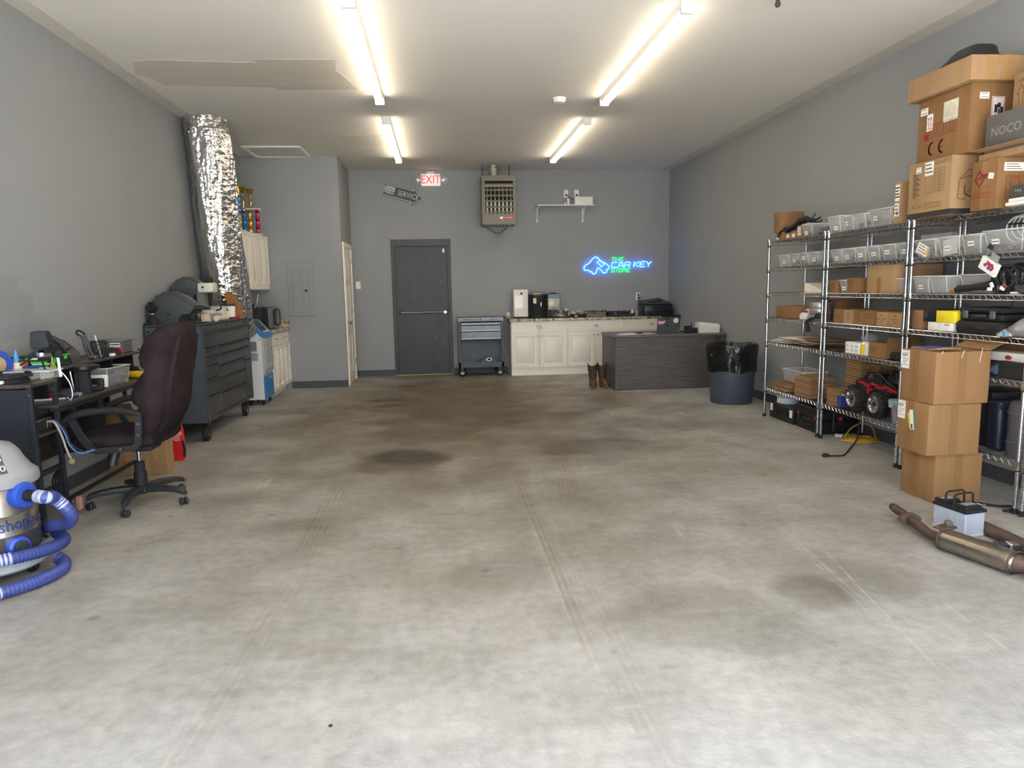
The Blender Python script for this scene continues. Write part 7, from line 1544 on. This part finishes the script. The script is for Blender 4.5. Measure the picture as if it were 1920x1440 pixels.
flatobj('black_symbol', g, INK, l_); g = G(); g.line(P2_, [(.15, .215), (.23, .215), (.23, .34), (.15, .34)], .005, .002, True); flatobj('red_border', g, mat('border_pink', (210, 130, 126), .7), l_)
z2_ = z1_+.432
t = thing('shallow_box', 'large shallow cardboard lid box topmost on the near rack', 'box', (3.58, 4.60, z2_)); g = G(); g.box(3.34, 3.84, 4.30, 4.905, z2_, z2_+.15, .004, 2); obj('body', g, KL, t)
P2_ = facey(3.34, 4.30, z2_); g = G(); g.slab(P2_, .10, 0, .17, .15, .0006); g.slab(P2_, .21, 0, .31, .15, .0006); o = obj('tape_strip', g, mat('tape_pale', (170, 132, 84), .4), t); o['kind'] = 'stuff'
t = thing('plastic_cover', 'black plastic cover lying on top of the shallow lid box', 'cover', (3.58, 4.6, z2_+.151)); g = G()
rs = [g.ring([Vector((3.55+x*s+dx, 4.60+y*s, z2_+.151+z)) for x, y in rrect(.26, .34, .08, 4)]) for z, s, dx in ((0, 1.05, 0), (.03, 1, 0), (.07, .85, .02), (.115, .70, .04), (.13, .6, .04))]; g.skin(rs); obj('shell', g, mat('cap_black', (34, 36, 40), .4), t); g = G(); g.box(3.44, 3.62, 4.34, 4.42, z2_+.151, z2_+.165, .004); obj('tab', g, RUBBER, t)
t = carton('cardboard box with red key arrow logo on the near rack top shelf', 3.365, 3.78, 4.055, 4.262, Z1, .30, KO, face_tape=(.5, .98)); P_ = facex(3.365, 4.262, Z1); P2_ = facey(3.365, 4.055, Z1)
g = G(); g.line(P_, [(.03, .19), (.065, .235), (.09, .21), (.14, .212), (.14, .195), (.10, .19), (.085, .165), (.065, .145), (.03, .19)], .009, .0016); g.line(P_, [(.05, .19), (.08, .20), (.12, .203)], .008, .0016); flatobj('key_logo', g, RI, t)
lines(P_, ((.08, .10, 'GROSS WEIGHT', .021), (.07, .078, 'NET WEIGHT', .021)), RI, t, 'lettering', .0016); g = G(); g.line(P_, [(.135, .095), (.17, .095)], .002, .0016); g.line(P_, [(.13, .073), (.17, .073)], .002, .0016); g.line(P_, [(.09, .14), (.15, .14)], .002, .0016); flatobj('rules', g, RI, t)
g = G(); pl_ = Pl(P_.p(.155, .20, .0014), (cos(.2)*0, -cos(.2), -sin(.2)), (0, -sin(.2), cos(.2))); g.slab(pl_, -.018, -.018, .026, .018, .001); obj('torn_sticker', g, mat('sticker_cream', (224, 220, 208)), t)
card(t, P2_, .04, .22, .17, .27, 3); g = G(); g.line(P2_, [(.06, .19), (.36, .19), (.36, .05), (.06, .05)], .003, .0012, True); g.line(P2_, [(.09, .18), (.08, .15), (.10, .12), (.13, .12), (.15, .15), (.14, .18), (.09, .18)], .004, .0012); g.line(P2_, [(.115, .12), (.115, .08), (.09, .07), (.14, .07)], .004, .0012); g.line(P2_, [(.18, .14), (.22, .18), (.26, .14), (.18, .14)], .004, .0012); flatobj('glass_symbol', g, RI, t)
t = thing('open_carton', 'flat open cardboard tray under the grey hard case', 'box', (3.6, 4.09, Z1+.302)); g = G(); g.box(3.40, 3.80, 3.86, 4.262, Z1+.3015, Z1+.345, .003); obj('tray', g, KL, t); g = G(); g.cbox((3.375, 4.06, Z1+.365), (.05, .40, .003), rot=Matrix.Rotation(R(12), 3, 'Y')); obj('flap', g, KL, t)
zc = Z1+.385
t = thing('grey_case', 'grey product box with pale NOCO lettering on the near rack', 'case', (3.6, 4.05, Z1+.346)); g = G(); g.box(3.42, 3.72, 3.90, 4.245, Z1+.346, Z1+.575, .006, 2); obj('box', g, mat('case_slate', (92, 90, 88), .55, var=.03), t); P_ = facex(3.42, 4.245, Z1+.346)
lines(P_, ((.165, .12, 'NOCO', .075),), mat('slate_print', (150, 148, 144), .5), t, 'lettering', .0012); g = G(); g.slab(P_, .31, 0, .314, .22, .001); obj('edge_strip', g, mat('slate_print', (150, 148, 144)), t)
t = carton('cardboard box marked UP, above the grey case at right edge', 3.50, 3.80, 3.80, 4.14, Z1+.577, .22, KL, seam=False); P_ = facex(3.50, 4.14, Z1+.577); lines(P_, ((.06, .17, 'UP', .028),), KI, t); g = G(); g.line(P_, [(.045, .03), (.045, .10), (.03, .10), (.06, .15), (.09, .10), (.075, .10), (.075, .03)], .003, .0012); flatobj('arrow_print', g, KI, t)
t = thing('dark_router', 'small dark network box on white packages, near rack top shelf', 'device', (3.45, 3.92, Z1)); g = G(); g.box(3.37, 3.50, 3.83, 3.955, Z1+.045, Z1+.115, .006); obj('body', g, mat('router_dark', (66, 68, 70), .5), t); P_ = facex(3.37, 3.955, Z1+.045); lines(P_, ((.06, .04, 'i v x', .025),), PAPER, t)
t = thing('white_packages', 'flat white packages under the small dark network box', 'package', (3.44, 3.9, Z1))
for k in range(2):
    g = G(); g.box(3.355+.01*k, 3.50, 3.80, 3.97-.01*k, Z1+.022*k, Z1+.021+.022*k, .004); obj('package', g, PAPER, t)
# second shelf
BAGF = mat('grey_bag_film', (150, 150, 150), .2, var=.2, vs=12)
t = pbin(4.635, 4.84, Z2, 'clear bin with bagged parts beside the far post, near rack', lab=None, h=.12)
t = thing('label_bag', 'crinkled plastic bag with tilted white label in near rack bin', 'bag', (3.43, 4.74, Z2)); pl_ = Pl((3.412, 4.81, Z2+.04), (0, -.85, -.38), (0, -.38, .85)); g = G(); g.slab(pl_, -.015, -.01, .135, .085, .006); obj('film', g, BAGF, t); card(t, pl_, 0, .005, .115, .075, 3, lift=.008); g = G(); g.rect(pl_, .10, .02, .125, .07, .0095); flatobj('yellow_end', g, mat('sticker_yellow', (214, 176, 60)), t)
contents(3.46, 3.7, 4.66, 4.82, Z2+.006, .05, 'grey bagged parts in the first bin of near rack', GREYP, 14, 31)
pbin(4.405, 4.62, Z2, 'clear bin with white sheet inside, second shelf of near rack', lab=(.45, .4), h=.125, cw=.06); g = G(); g.cbox((3.46, 4.54, Z2+.06), (.004, .13, .105), rot=Matrix.Rotation(R(-6), 3, 'X')); tag(obj('paper_sheet', g, PAPER, loc=(3.46, 4.54, Z2)), 'white sheet standing inside a near rack bin', 'paper')
t = thing('red_cable', 'red and black cable ends sticking out of the bins', 'cable', (3.6, 4.45, Z2+.12)); g = G(); g.tube(catmull([(3.60, 4.60, Z2+.09), (3.58, 4.56, Z2+.135), (3.58, 4.48, Z2+.14), (3.60, 4.42, Z2+.09)], 6), .009, 6); obj('black_lead', g, RUBBER, t); g = G(); g.tube(catmull([(3.55, 4.53, Z2+.10), (3.55, 4.49, Z2+.148), (3.56, 4.45, Z2+.11)], 6), .01, 6); obj('red_lead', g, mat('dull_red', (130, 60, 62)), t)
contents(3.5, 3.7, 4.42, 4.58, Z2+.006, .05, 'dark parts behind white sheet in a near rack bin', DARKP, 14, 33)
pbin(4.22, 4.395, Z2, 'clear empty looking bin in the middle of near rack second shelf', lab=(.5, .55), h=.125, cw=.055); pbin(3.89, 4.205, Z2, 'wide clear bin holding white cable, near rack second shelf', lab=(.32, .5), h=.135, cw=.06)
contents(3.45, 3.7, 3.92, 4.18, Z2+.006, .03, 'dark parts on the floor of the wide white cable bin', DARKP, 16, 35)
t = thing('white_coil', 'coil of thin white cable rising out of the wide bin', 'cable', (3.5, 4.02, Z2+.05)); WC = mat('cable_white', (220, 220, 218), .35)
for k in range(4):
    g = G(); g.tube([(3.50+.03*k, 4.03-.015*k+.085*cos(a)*(1+.1*k), Z2+.135+.075*sin(a)+.012*k) for a in [2*pi*q/28 for q in range(28)]], .0042, 6, True); obj('loop', g, WC, t)
g = G(); g.tube(catmull([(3.50, 4.10, Z2+.17), (3.50, 3.98, Z2+.165), (3.50, 3.86, Z2+.15)], 5), .006, 6); obj('black_lead', g, RUBBER, t)
t = thing('hang_tag_box', 'white tilted package with red and blue print hanging below second shelf', 'package', (3.40, 4.10, 1.5)); pl_ = Pl((3.385, 4.165, 1.475), (0, -.86, -.45), (0, -.45, .86)); g = G(); g.slab(pl_, -.02, -.005, .125, .075, .02, -.02); bx_ = obj('package', g, PAPER, t)
g = G()
for a, b, w_, h_ in ((.02, .03, .02, .02), (.035, .042, .025, .022), (.055, .03, .02, .03), (.07, .045, .02, .018), (.08, .03, .02, .02)): g.poly(pl_, [(a, b), (a+w_, b-.006), (a+w_*1.1, b+h_), (a+.2*w_, b+h_*.9)], 0, .001)
flatobj('red_print', g, mat('print_red', (188, 52, 70), .5), bx_); g = G()
for a, b, w_, h_ in ((.015, .025, .016, .014), (.05, .018, .02, .016), (.075, .02, .018, .012), (.03, .055, .012, .01)): g.poly(pl_, [(a, b), (a+w_, b-.004), (a+w_, b+h_), (a, b+h_)], 0, .0014)
flatobj('blue_print', g, mat('print_blue', (60, 74, 140), .5), bx_); g = G(); g.slab(pl_, .03, .076, .10, .12, .003, -.01); obj('hang_flap', g, BAGF, bx_)
# third shelf
pbin(4.685, 4.84, Z3, 'clear labelled bin at far post on near rack third shelf', lab=(.45, .38), h=.122, cw=.05); pbin(4.50, 4.675, Z3, 'clear plain bin second on near rack third shelf', lab=None, h=.12); pbin(4.15, 4.49, Z3, 'long clear bin behind the black cables on third shelf', lab=None, h=.125, x0=3.50, d=.3)
contents(3.55, 3.75, 4.18, 4.46, Z3+.006, .04, 'blue grey parts in the long third shelf bin', mat('bluegrey_parts', (84, 90, 110), .5, var=.2), 18, 37)
t = thing('black_pistol_tool', 'black long tool with orange tip lying on the third shelf', 'tool', (3.43, 4.35, Z3)); g = G(); g.lathe([(.012, 0), (.022, .02), (.02, .2), (.026, .3), (.018, .34)], (3.44, 4.44, Z3+.025), 12, (0, -1, .09)); obj('barrel', g, RUBBER, t); g = G(); g.lathe([(0, -.03), (.012, -.025), (.014, 0), (.0, .001)], (3.44, 4.44, Z3+.025), 12, (0, -1, .09)); obj('orange_tip', g, mat('tip_orange', (232, 120, 40)), t)
t = thing('black_cables', 'tangle of thick black jumper cables on third shelf of near rack', 'cables', (3.46, 4.05, Z3)); r_ = random.Random(9)
for k in range(7):
    ph = r_.random()*6; g = G(); rr = .06+.028*r_.random(); yc = 4.03+.03*r_.uniform(-1, 1); zc_ = Z3+.085+.02*r_.random(); xx = 3.43+.02*k
    g.tube([(xx+.012*sin(2*a+ph), yc+rr*1.15*cos(a), max(Z3+.009, zc_+rr*sin(a))) for a in [2*pi*q/26 for q in range(26)]], .0085, 7, True); obj('loop', g, RUBBER, t)
for k in range(3):
    g = G(); g.tube(catmull([(3.45+.02*k, 4.10, Z3+.03+.03*k), (3.43, 4.18+.05*k, Z3+.05), (3.43, 4.27, Z3+.035), (3.45, 4.33+.05*k, Z3+.05)], 6), .0075, 6); obj('lead', g, RUBBER, t)
for k, (y, z, m_) in enumerate(((4.10, .03, PAPER), (4.00, .035, PAPER), (3.985, .05, mat('dull_red', (130, 60, 62))), (4.085, .055, PAPER))):
    g = G(); g.cbox((3.405, y, Z3+z), (.014, .035, .022), .004, rot=Matrix.Rotation(R(20*k), 3, 'X')); obj('clamp_tag', g, m_, t)
t = thing('dark_bundle', 'dark flat cable bundle at the near end of third shelf', 'cables', (3.45, 3.88, Z3)); g = G(); g.tube([(3.46+.05*cos(a), 3.87+.055*sin(a), Z3+.03+.012*sin(3*a)) for a in [2*pi*q/22 for q in range(22)]], .02, 7, True); obj('coil', g, mat('bundle_dark', (52, 54, 60), .6), t); g = G(); g.box(3.42, 3.47, 3.90, 3.96, Z3, Z3+.014, .004); obj('paper_slip', g, PAPER, t)
# fourth shelf
carton('plain brown box at the far post on near rack fourth shelf', 3.43, 3.66, 4.735, 4.845, Z4, .135, kraft('kraft_dark2', (146, 106, 74)), seam=False)
t = carton('small white box under yellow box on near rack', 3.42, 3.62, 4.42, 4.66, Z4, .058, PAPER, name='white_box', seam=False); g = G(); P_ = facex(3.42, 4.66, Z4); g.line(P_, [(.17, .045), (.21, .045)], .005, .0012); flatobj('print', g, INK, t); g = G(); g.slab(P_, .115, 0, .117, .058, .0008); obj('edge_seam', g, mat('paper_shade', (190, 188, 182), .8), t)
t = carton('black box with small round emblem beside the yellow box', 3.43, 3.64, 4.585, 4.728, Z4+.06, .085, mat('box_black', (30, 30, 36), .4), name='black_box', seam=False); P_ = facex(3.43, 4.728, Z4+.06); g = G(); g.line(P_, arc(.03, .055, .012, 0, 360), .003, .0012); g.line(P_, [(.02, .04), (.04, .04)], .003, .0012); flatobj('emblem', g, mat('emblem_cream', (210, 200, 170), .5), t)
carton('bright yellow box on a white box, near rack fourth shelf', 3.415, 3.60, 4.40, 4.575, Z4+.0595, .08, mat('box_yellow', (238, 214, 40), .45, var=.03), name='yellow_box', seam=False)
t = thing('black_soft_case', 'wide black soft case lying on fourth shelf of near rack', 'case', (3.56, 4.2, Z4)); g = G(); g.skin([g.ring([Vector((3.56+x*s, 4.205+y*s, Z4+z)) for x, y in rrect(.29, .40, .04, 3)]) for z, s in ((0, .96), (.02, 1), (.065, 1), (.08, .93))]); obj('body', g, RUBBER, t); g = G(); g.tube([(3.415, 4.14, Z4+.04), (3.395, 4.15, Z4+.04), (3.395, 4.25, Z4+.04), (3.415, 4.26, Z4+.04)], .006, 6); obj('handle', g, RUBBER, t)
t = thing('black_scan_case', 'black hard device case stacked on the wide soft case', 'case', (3.55, 4.17, Z4+.082)); g = G(); g.box(3.43, 3.70, 4.02, 4.37, Z4+.083, Z4+.13, .01, 2); obj('base', g, CASE, t); g = G(); g.box(3.425, 3.705, 4.015, 4.375, Z4+.133, Z4+.17, .012, 2); obj('lid', g, CASE, t)
for y in (4.08, 4.31):
    g = G(); g.box(3.415, 3.428, y-.02, y+.02, Z4+.10, Z4+.15, .003); obj('latch', g, mat('case_grey', (84, 86, 90)), t)
g = G(); g.box(3.418, 3.43, 4.14, 4.25, Z4+.105, Z4+.125, .003); obj('handle', g, DARK, t); g = G(); g.tube(catmull([(3.55, 4.10, Z4+.172), (3.56, 4.08, Z4+.21), (3.58, 4.10, Z4+.245)], 5), .005, 6); obj('cord', g, RUBBER, t)
def crumple(label, c, s, m_, seed, name='plastic_bag', cat='bag'):
    r = random.Random(seed); p = [r.uniform(0, 6) for _ in range(6)]; t = thing(name, label, cat, (c[0], c[1], c[2])); g = G(); n = 26; rs = []
    for i, (z, q) in enumerate(((0, .8), (.12, 1.), (.35, 1.02), (.6, .85), (.82, .55), (1, .22))):
        rs.append(g.ring([Vector((c[0]+s[0]*q*cos(a)*(1+.12*sin(3*a+p[0]+z*5)+.08*sin(7*a+p[1]-z*9)), c[1]+s[1]*q*sin(a)*(1+.12*sin(4*a+p[2]+z*6)+.08*sin(9*a+p[3])), c[2]+.001+s[2]*z*(1+.15*sin(2*a+p[4])))) for a in [2*pi*k/n for k in range(n)]]))
    g.skin(rs); obj('film', g, m_, t); return t
crumple('grey plastic bag of packages beside the black cases, right edge', (3.50, 3.89, Z4), (.10, .12, .115), BAGF, 4)
t = crumple('small clear parts bag with blue tag on the fourth shelf edge', (3.405, 3.955, Z4), (.035, .05, .04), BAGF, 6); g = G(); g.cbox((3.37, 3.915, Z4+.02), (.01, .03, .02), .004); obj('blue_tag', g, mat('cap_blue', (70, 150, 210)), t)
# fifth and sixth shelves behind the stacked boxes
carton('brown box on fifth shelf behind the boxes', 3.60, 3.80, 4.0, 4.42, Z5, .20, kraft('kraft_dark', (126, 88, 56)))
t = thing('white_red_box', 'white box with red print on the fifth shelf behind the stacked boxes', 'box', (3.5, 4.02, Z5+.10)); g = G(); g.box(3.46, 3.595, 3.88, 4.40, Z5+.095, Z5+.15, .003); obj('body', g, PAPER, t); P_ = facex(3.46, 4.40, Z5+.095); g = G(); g.poly(P_, [(.40, .015), (.44, .012), (.455, .03), (.42, .042), (.395, .03)], 0, .001); flatobj('red_print', g, mat('print_red', (188, 52, 70)), t)
t = crumple('clear bag with blue items under the white and red box', (3.51, 4.08, Z5), (.06, .10, .085), mat('bag_bluish', (120, 138, 164), .25, var=.25), 12)
t = thing('black_box', 'black box at near post on the fifth shelf', 'box', (3.48, 3.9, Z5)); g = G(); g.box(3.405, 3.455, 3.80, 3.99, Z5, Z5+.10, .006); obj('body', g, RUBBER, t); g = G(); g.box(3.404, 3.4565, 3.798, 3.992, Z5+.075, Z5+.102, .004); obj('lid', g, RUBBER, t)
t = thing('blue_tool_case', 'dark blue moulded tool case standing on bottom shelf of near rack', 'case', (3.58, 4.02, Z6)); g = G(); g.box(3.45, 3.79, 4.00, 4.11, Z6, Z6+.33, .03, 3); obj('body', g, NAVY, t); g = G(); g.tube([(3.455, 4.0, Z6+.28), (3.455, 3.985, Z6+.30), (3.62, 3.985, Z6+.31), (3.62, 4.0, Z6+.28)], .01, 6); obj('handle', g, NAVY, t)
for k in range(6):
    g = G(); g.box(3.52, 3.66, 3.994, 4.001, Z6+.06+.03*k, Z6+.07+.03*k); obj('rib', g, NAVY, t)
carton('black bag case behind blue tool case', 3.50, 3.79, 4.13, 4.40, Z6, .36, CASE, name='black_case', cat='case', seam=False)
t = thing('grey_canister', 'tall grey cylindrical canister on bottom shelf beside the near post', 'canister', (3.50, 3.90, Z6)); g = G(); g.lathe([(0, 0), (.068, 0), (.072, .01), (.072, .085), (.076, .09), (.076, .102), (.07, .107), (.07, .30), (.062, .335), (.045, .35), (0, .352)], (3.495, 3.88, Z6), 28); obj('body', g, mat('canister_grey', (70, 70, 74), .5, var=.08), t)
for z in (.094, .27):
    g = G(); g.lathe([(.0705, z), (.0765, z), (.0765, z+.01), (.0705, z+.01)], (3.495, 3.88, Z6), 28, cap=(False, False)); obj('band', g, mat('case_grey', (84, 86, 90)), t)
# ---- three stacked boxes on the floor
KS = kraft('kraft_stack', (146, 110, 71))
def stack_box(label, x0, y0, z, w, d, h, rz=0., lab=True):
    t = thing('cardboard_box', label, 'box', (x0+w/2, y0+d/2, z), rz, 'stacked cardboard boxes before the near rack')
    g = G(); g.box(-w/2, w/2, -d/2, d/2, .0005, h, .004, 2); obj('body', g, KS, t, world=False)
    P_ = Pl((-w/2, d/2, 0), (0, -1, 0), (0, 0, 1))
    def loc(q): q.bm.transform((Matrix.Translation(t.location) @ Matrix.Rotation(rz, 4, 'Z'))); return q
    g = G(); g.slab(P_, d*.36, 0, d*.36+.055, h, .0006); obj('tape_strip', loc(g), kraft('kraft_strip', (136, 99, 60)), t)
    P2_ = Pl((-w/2, -d/2, 0), (1, 0, 0), (0, 0, 1)); g = G(); g.slab(P2_, w*.42, 0, w*.42+.05, h, .0006); obj('tape_strip', loc(g), kraft('kraft_strip2', (138, 103, 64)), t)
    if lab:
        c = G(); c.slab(P_, .0, h-.125, .075, h-.008, .0008); lo = obj('shipping_label', loc(c), PAPER, t); q = G()
        for k in range(7): q.line(P_, [(.008, h-.025-.013*k), (.065-.012*(k % 3), h-.025-.013*k)], .0035 if k != 1 else .009, .0014)
        flatobj('print', loc(q), mat('label_ink', (120, 116, 112), .7), lo)
    return t
stack_box('bottom one of three stacked cardboard boxes before the racks', 3.058, 4.03, 0, .325, .31, .314, R(1.5), False)
t = stack_box('middle cardboard box of the stack, with yellow and green label', 2.985, 4.005, .316, .345, .30, .322, R(-.5))
P_ = Pl((2.984, 4.305, .316), (0, -1, 0), (0, 0, 1)); pl_ = Pl(P_.p(.14, .14, .001), (0, -.98, .17), (0, .17, .98)); g = G(); g.slab(pl_, 0, 0, .035, .125, .002); lo = obj('folded_card', g, PAPER, t); g = G(); g.slab(pl_, .035, .005, .045, .12, .0025); obj('green_edge', g, mat('card_green', (70, 130, 96), .5), lo); pl2 = Pl(P_.p(.125, .145, .001), (0, -.98, .25), (0, .25, .98)); g = G(); g.slab(pl2, 0, 0, .02, .10, .0015); obj('yellow_edge', g, mat('label_yellow', (222, 190, 40)), lo); g = G(); g.rect(pl_, .008, .005, .022, .035, .0035); flatobj('print', g, INK, lo)
t = stack_box('top cardboard box of the stack, with open lid flap', 3.0, 4.0, .64, .365, .315, .325, R(.6))
zt = .966; g = G(); g.cbox((3.40, 4.14, zt+.03), (.13, .30, .004), rot=Matrix.Rotation(R(-24), 3, 'Y')); obj('lid_flap', g, KS, t)
g = G(); g.cbox((3.10, 4.06, zt+.012), (.16, .08, .006), rot=Matrix.Rotation(R(-8), 3, 'X')); obj('inner_flap', g, KL, t)
for k, (a, b, l) in enumerate(((.03, .28, .05), (.17, .29, .04), (.29, .26, .08))):
    g = G(); P2_ = facey(3.0, 4.0, .64); g.line(P2_, [(a, b), (a+.014, b+l)], .004, .0015); flatobj('torn_tape', g, PAPER, t)
t = thing('purple_packet', 'purple packet in clear film on top of stacked cardboard boxes', 'packet', (3.12, 4.22, zt)); g = G(); g.cbox((3.12, 4.22, zt+.007), (.16, .15, .012), .005); obj('film', g, CLEAR, t); g = G(); g.cbox((3.12, 4.225, zt+.009), (.12, .10, .012), .003); obj('purple_card', g, mat('packet_purple', (66, 50, 130), .4), t)
# ---- floor things on the right
t = thing('car_battery', 'grey car battery with black top and two carry handles', 'battery', (2.86, 3.55, 0)); bz = R(10)
t.rotation_euler = (0, 0, bz)
g = G(); g.box(-.068, .068, -.105, .105, .0005, .135, .006); obj('case', g, mat('battery_grey', (176, 182, 196), .42, var=.06), t, world=False)
g = G(); g.box(-.073, .073, -.11, .11, .135, .153, .003); lid = obj('lid', g, RUBBER, t, world=False)
g = G(); g.box(-.066, .04, -.105, -.03, .153, .178, .004); obj('cover_block', g, RUBBER, lid, world=False); g = G(); g.box(-.066, .04, .03, .105, .153, .175, .004); obj('cover_block', g, RUBBER, lid, world=False)
for y in (-.065, .07):
    g = G(); g.box(-.05, .025, y-.02, y+.02, .178 if y < 0 else .175, .1795 if y < 0 else .1765); obj('sticker', g, mat('sticker_grey', (150, 148, 146), .6, var=.3, vs=60), lid, world=False)
for y in (-.025, .03):
    g = G(); g.tube([(-.068, y, .15), (-.064, y, .215), (-.05, y, .226), (.05, y, .226), (.064, y, .215), (.068, y, .15)], .006, 6); obj('carry_handle', g, RUBBER, t, world=False)
g = G(); g.lathe([(.012, .153), (.012, .178), (0, .178)], (.055, -.075, 0), 12); obj('terminal', g, STEEL, lid, world=False); g = G(); g.box(.04, .075, -.10, -.06, .165, .18, .003); obj('terminal_clamp', g, CHROME, lid, world=False)
for x in (-.03, .01):
    g = G(); g.box(x-.0695+.0, x-.0685, -.0, .002, .01, .13) if False else g.box(-.0692, -.068, x+.02-.03, x+.023-.03, .005, .13); obj('case_rib', g, mat('battery_rib', (160, 166, 180), .45), t, world=False)
g = G(); g.box(-.071, .071, -.108, .108, 0, .018, .004); obj('base_flange', g, mat('battery_flange', (196, 194, 188), .5), t, world=False)
RUST = mat('rusty_pipe', (98, 78, 72), .55, .5, var=.25, vs=9); MUF = mat('muffler_steel', (150, 142, 132), .28, .9, var=.10, stretch=(1, 12, 1))
t = thing('exhaust_muffler', 'car exhaust muffler with curved rusty pipe lying on the floor', 'muffler', (2.64, 3.3, 0))
g = G(); pth = catmull([(2.655, 3.80, .062), (2.635, 3.66, .055), (2.605, 3.50, .05), (2.582, 3.40, .05), (2.595, 3.31, .055)], 8); g.tube(pth, .026, 16); obj('front_pipe', g, RUST, t)
g = G(); g.tube([(2.655, 3.80, .062), (2.66, 3.835, .063)], .021, 14); obj('pipe_end', g, mat('pipe_mouth', (44, 36, 34), .8), t)
g = G(); A = Vector((.03, .14, .005)).normalized(); c = Vector((2.632, 3.64, .055)); rs = []
for d_ in (-.016, -.008, .0, .008): rs.append(g.ring([c+A*d_+Vector((cos(a)*.052*(1 if abs(cos(a)) < .8 else 1.12), -cos(a)*.01, sin(a)*.034)) for a in [2*pi*q/16 for q in range(16)]]))
g.skin(rs); obj('flange', g, mat('flange_rust', (112, 96, 84), .5, .6, var=.2), t)
mA, mB = Vector((2.595, 3.315, .056)), Vector((2.705, 2.94, .056)); D = (mB-mA).normalized(); Q = Vector((-D.y, D.x, 0)); g = G(); rs = []
for s, q in ((0, .72), (.008, .93), (.02, 1.0), (.345, 1.0), (.365, .95), (.378, .78)): rs.append(g.ring(sq_ring(mA+D*s, Q, (0, 0, 1), .066*q, .053*q, 32, 2.3)))
g.skin(rs); mf = obj('muffler_can', g, MUF, t)
for s in (.008, .368):
    g = G(); g.skin([g.ring(sq_ring(mA+D*(s+d_), Q, (0, 0, 1), .0665+k, .0535+k, 32, 2.3)) for d_, k in ((-.006, .0), (-.004, .004), (.004, .004), (.006, .0))], (False, False)); obj('end_seam', g, RUST, mf)
g = G(); g.lathe([(.045, 0), (.04, .025), (.03, .045), (.028, .35)], mA+D*.372, 18, D); obj('tail_pipe', g, RUST, t)
g = G(); g.cbox((2.66, 3.39, .088), (.10, .07, .012), .004, rot=Matrix.Rotation(R(18), 3, 'Z')); br = obj('hanger_bracket', g, mat('flange_rust', (112, 96, 84)), t); g = G(); g.cbox((2.68, 3.395, .106), (.04, .035, .035), .008); obj('rubber_mount', g, mat('mount_grey', (96, 92, 86), .7), br)
t = thing('exhaust_pipe', 'second rusty exhaust pipe lying behind the muffler, right edge', 'pipe', (2.95, 3.3, 0)); g = G(); g.tube([(2.975, 3.52, .035), (2.97, 3.36, .035), (2.955, 3.1, .035), (2.94, 2.7, .035)], .034, 16); obj('tube', g, RUST, t)
g = G(); g.cbox((2.855, 3.24, .026), (.06, .05, .05), .008); obj('clamp_block', g, DARK, t); g = G(); g.cbox((2.91, 3.225, .026), (.06, .055, .05), .008); obj('steel_clamp', g, STEEL, t)
t = thing('extension_cord', 'coiled yellow extension cord on the floor under middle rack', 'cord', (3.68, 5.8, 0)); YC = mat('cord_yellow', (196, 156, 50), .5)
for k in range(6):
    g = G(); rx, ry = .165-.013*k, .12-.014*k; g.tube([(3.68+rx*cos(a)+.006*(k % 3), 5.80+ry*sin(a)+.012*(k % 2), .0075+.0035*k+.003*sin(4*a+k)) for a in [2*pi*q/36 for q in range(36)]], .0065, 6, True); obj('loop', g, YC, t)
g = G(); g.tube(catmull([(3.60, 5.90, .03), (3.70, 5.97, .08), (3.80, 5.98, .12), (3.845, 5.90, .10), (3.82, 5.80, .04), (3.76, 5.71, .015)], 7), .0065, 6); obj('raised_loop', g, YC, t); g = G(); g.cyl((3.535, 5.95, .02), (3.575, 5.90, .02), .02, seg=12); obj('clear_plug', g, mat('plug_clear', (170, 176, 184), .2), t)
t = thing('black_power_cable', 'black power cord with plug lying on floor before the middle rack', 'cord', (3.25, 5.35, 0)); g = G(); g.tube(catmull([(3.08, 5.285, .011), (3.15, 5.29, .008), (3.235, 5.305, .007), (3.40, 5.50, .007), (3.56, 5.68, .02), (3.62, 5.74, .06), (3.66, 5.80, .2), (3.69, 5.86, .29)], 7), .0065, 6); obj('lead', g, RUBBER, t); g = G(); g.lathe([(0, 0), (.012, .003), (.017, .012), (.013, .04), (.007, .06)], (3.035, 5.28, .017), 12, (1, .1, 0)); obj('plug', g, RUBBER, t)
for s in (-.005, .005):
    g = G(); g.box(3.018, 3.036, 5.28+s-.001, 5.28+s+.001, .014, .02); obj('prong', g, STEEL, t)
t = thing('floor_cable', 'black cable on floor between battery and the near rack post', 'cable', (3.3, 3.9, 0)); g = G(); g.tube(catmull([(2.92, 3.47, .16), (2.97, 3.60, .02), (3.10, 3.85, .01), (3.28, 3.97, .01), (3.40, 3.90, .01), (3.47, 3.88, .01), (3.42, 3.82, .008), (3.37, 3.82, .008), (3.395, 3.785, .008), (3.46, 3.79, .008)], 7), .0075, 6); obj('lead', g, RUBBER, t)
# small scraps on the floor
for k, (x, y, s, m_, lb) in enumerate(((-.723, 10.776, .02, PAPER, 'white scrap on the floor before the exit door'), (-.396, 2.17, .012, INK, 'small black chip on the bare concrete, lower middle'))):
    g = G(); g.cbox((x, y, .003), (s, s*.7, .005), .001, rot=Matrix.Rotation(R(30), 3, 'Z')); tag(obj('floor_scrap', g, m_, loc=(x, y, 0)), lb, 'scrap')
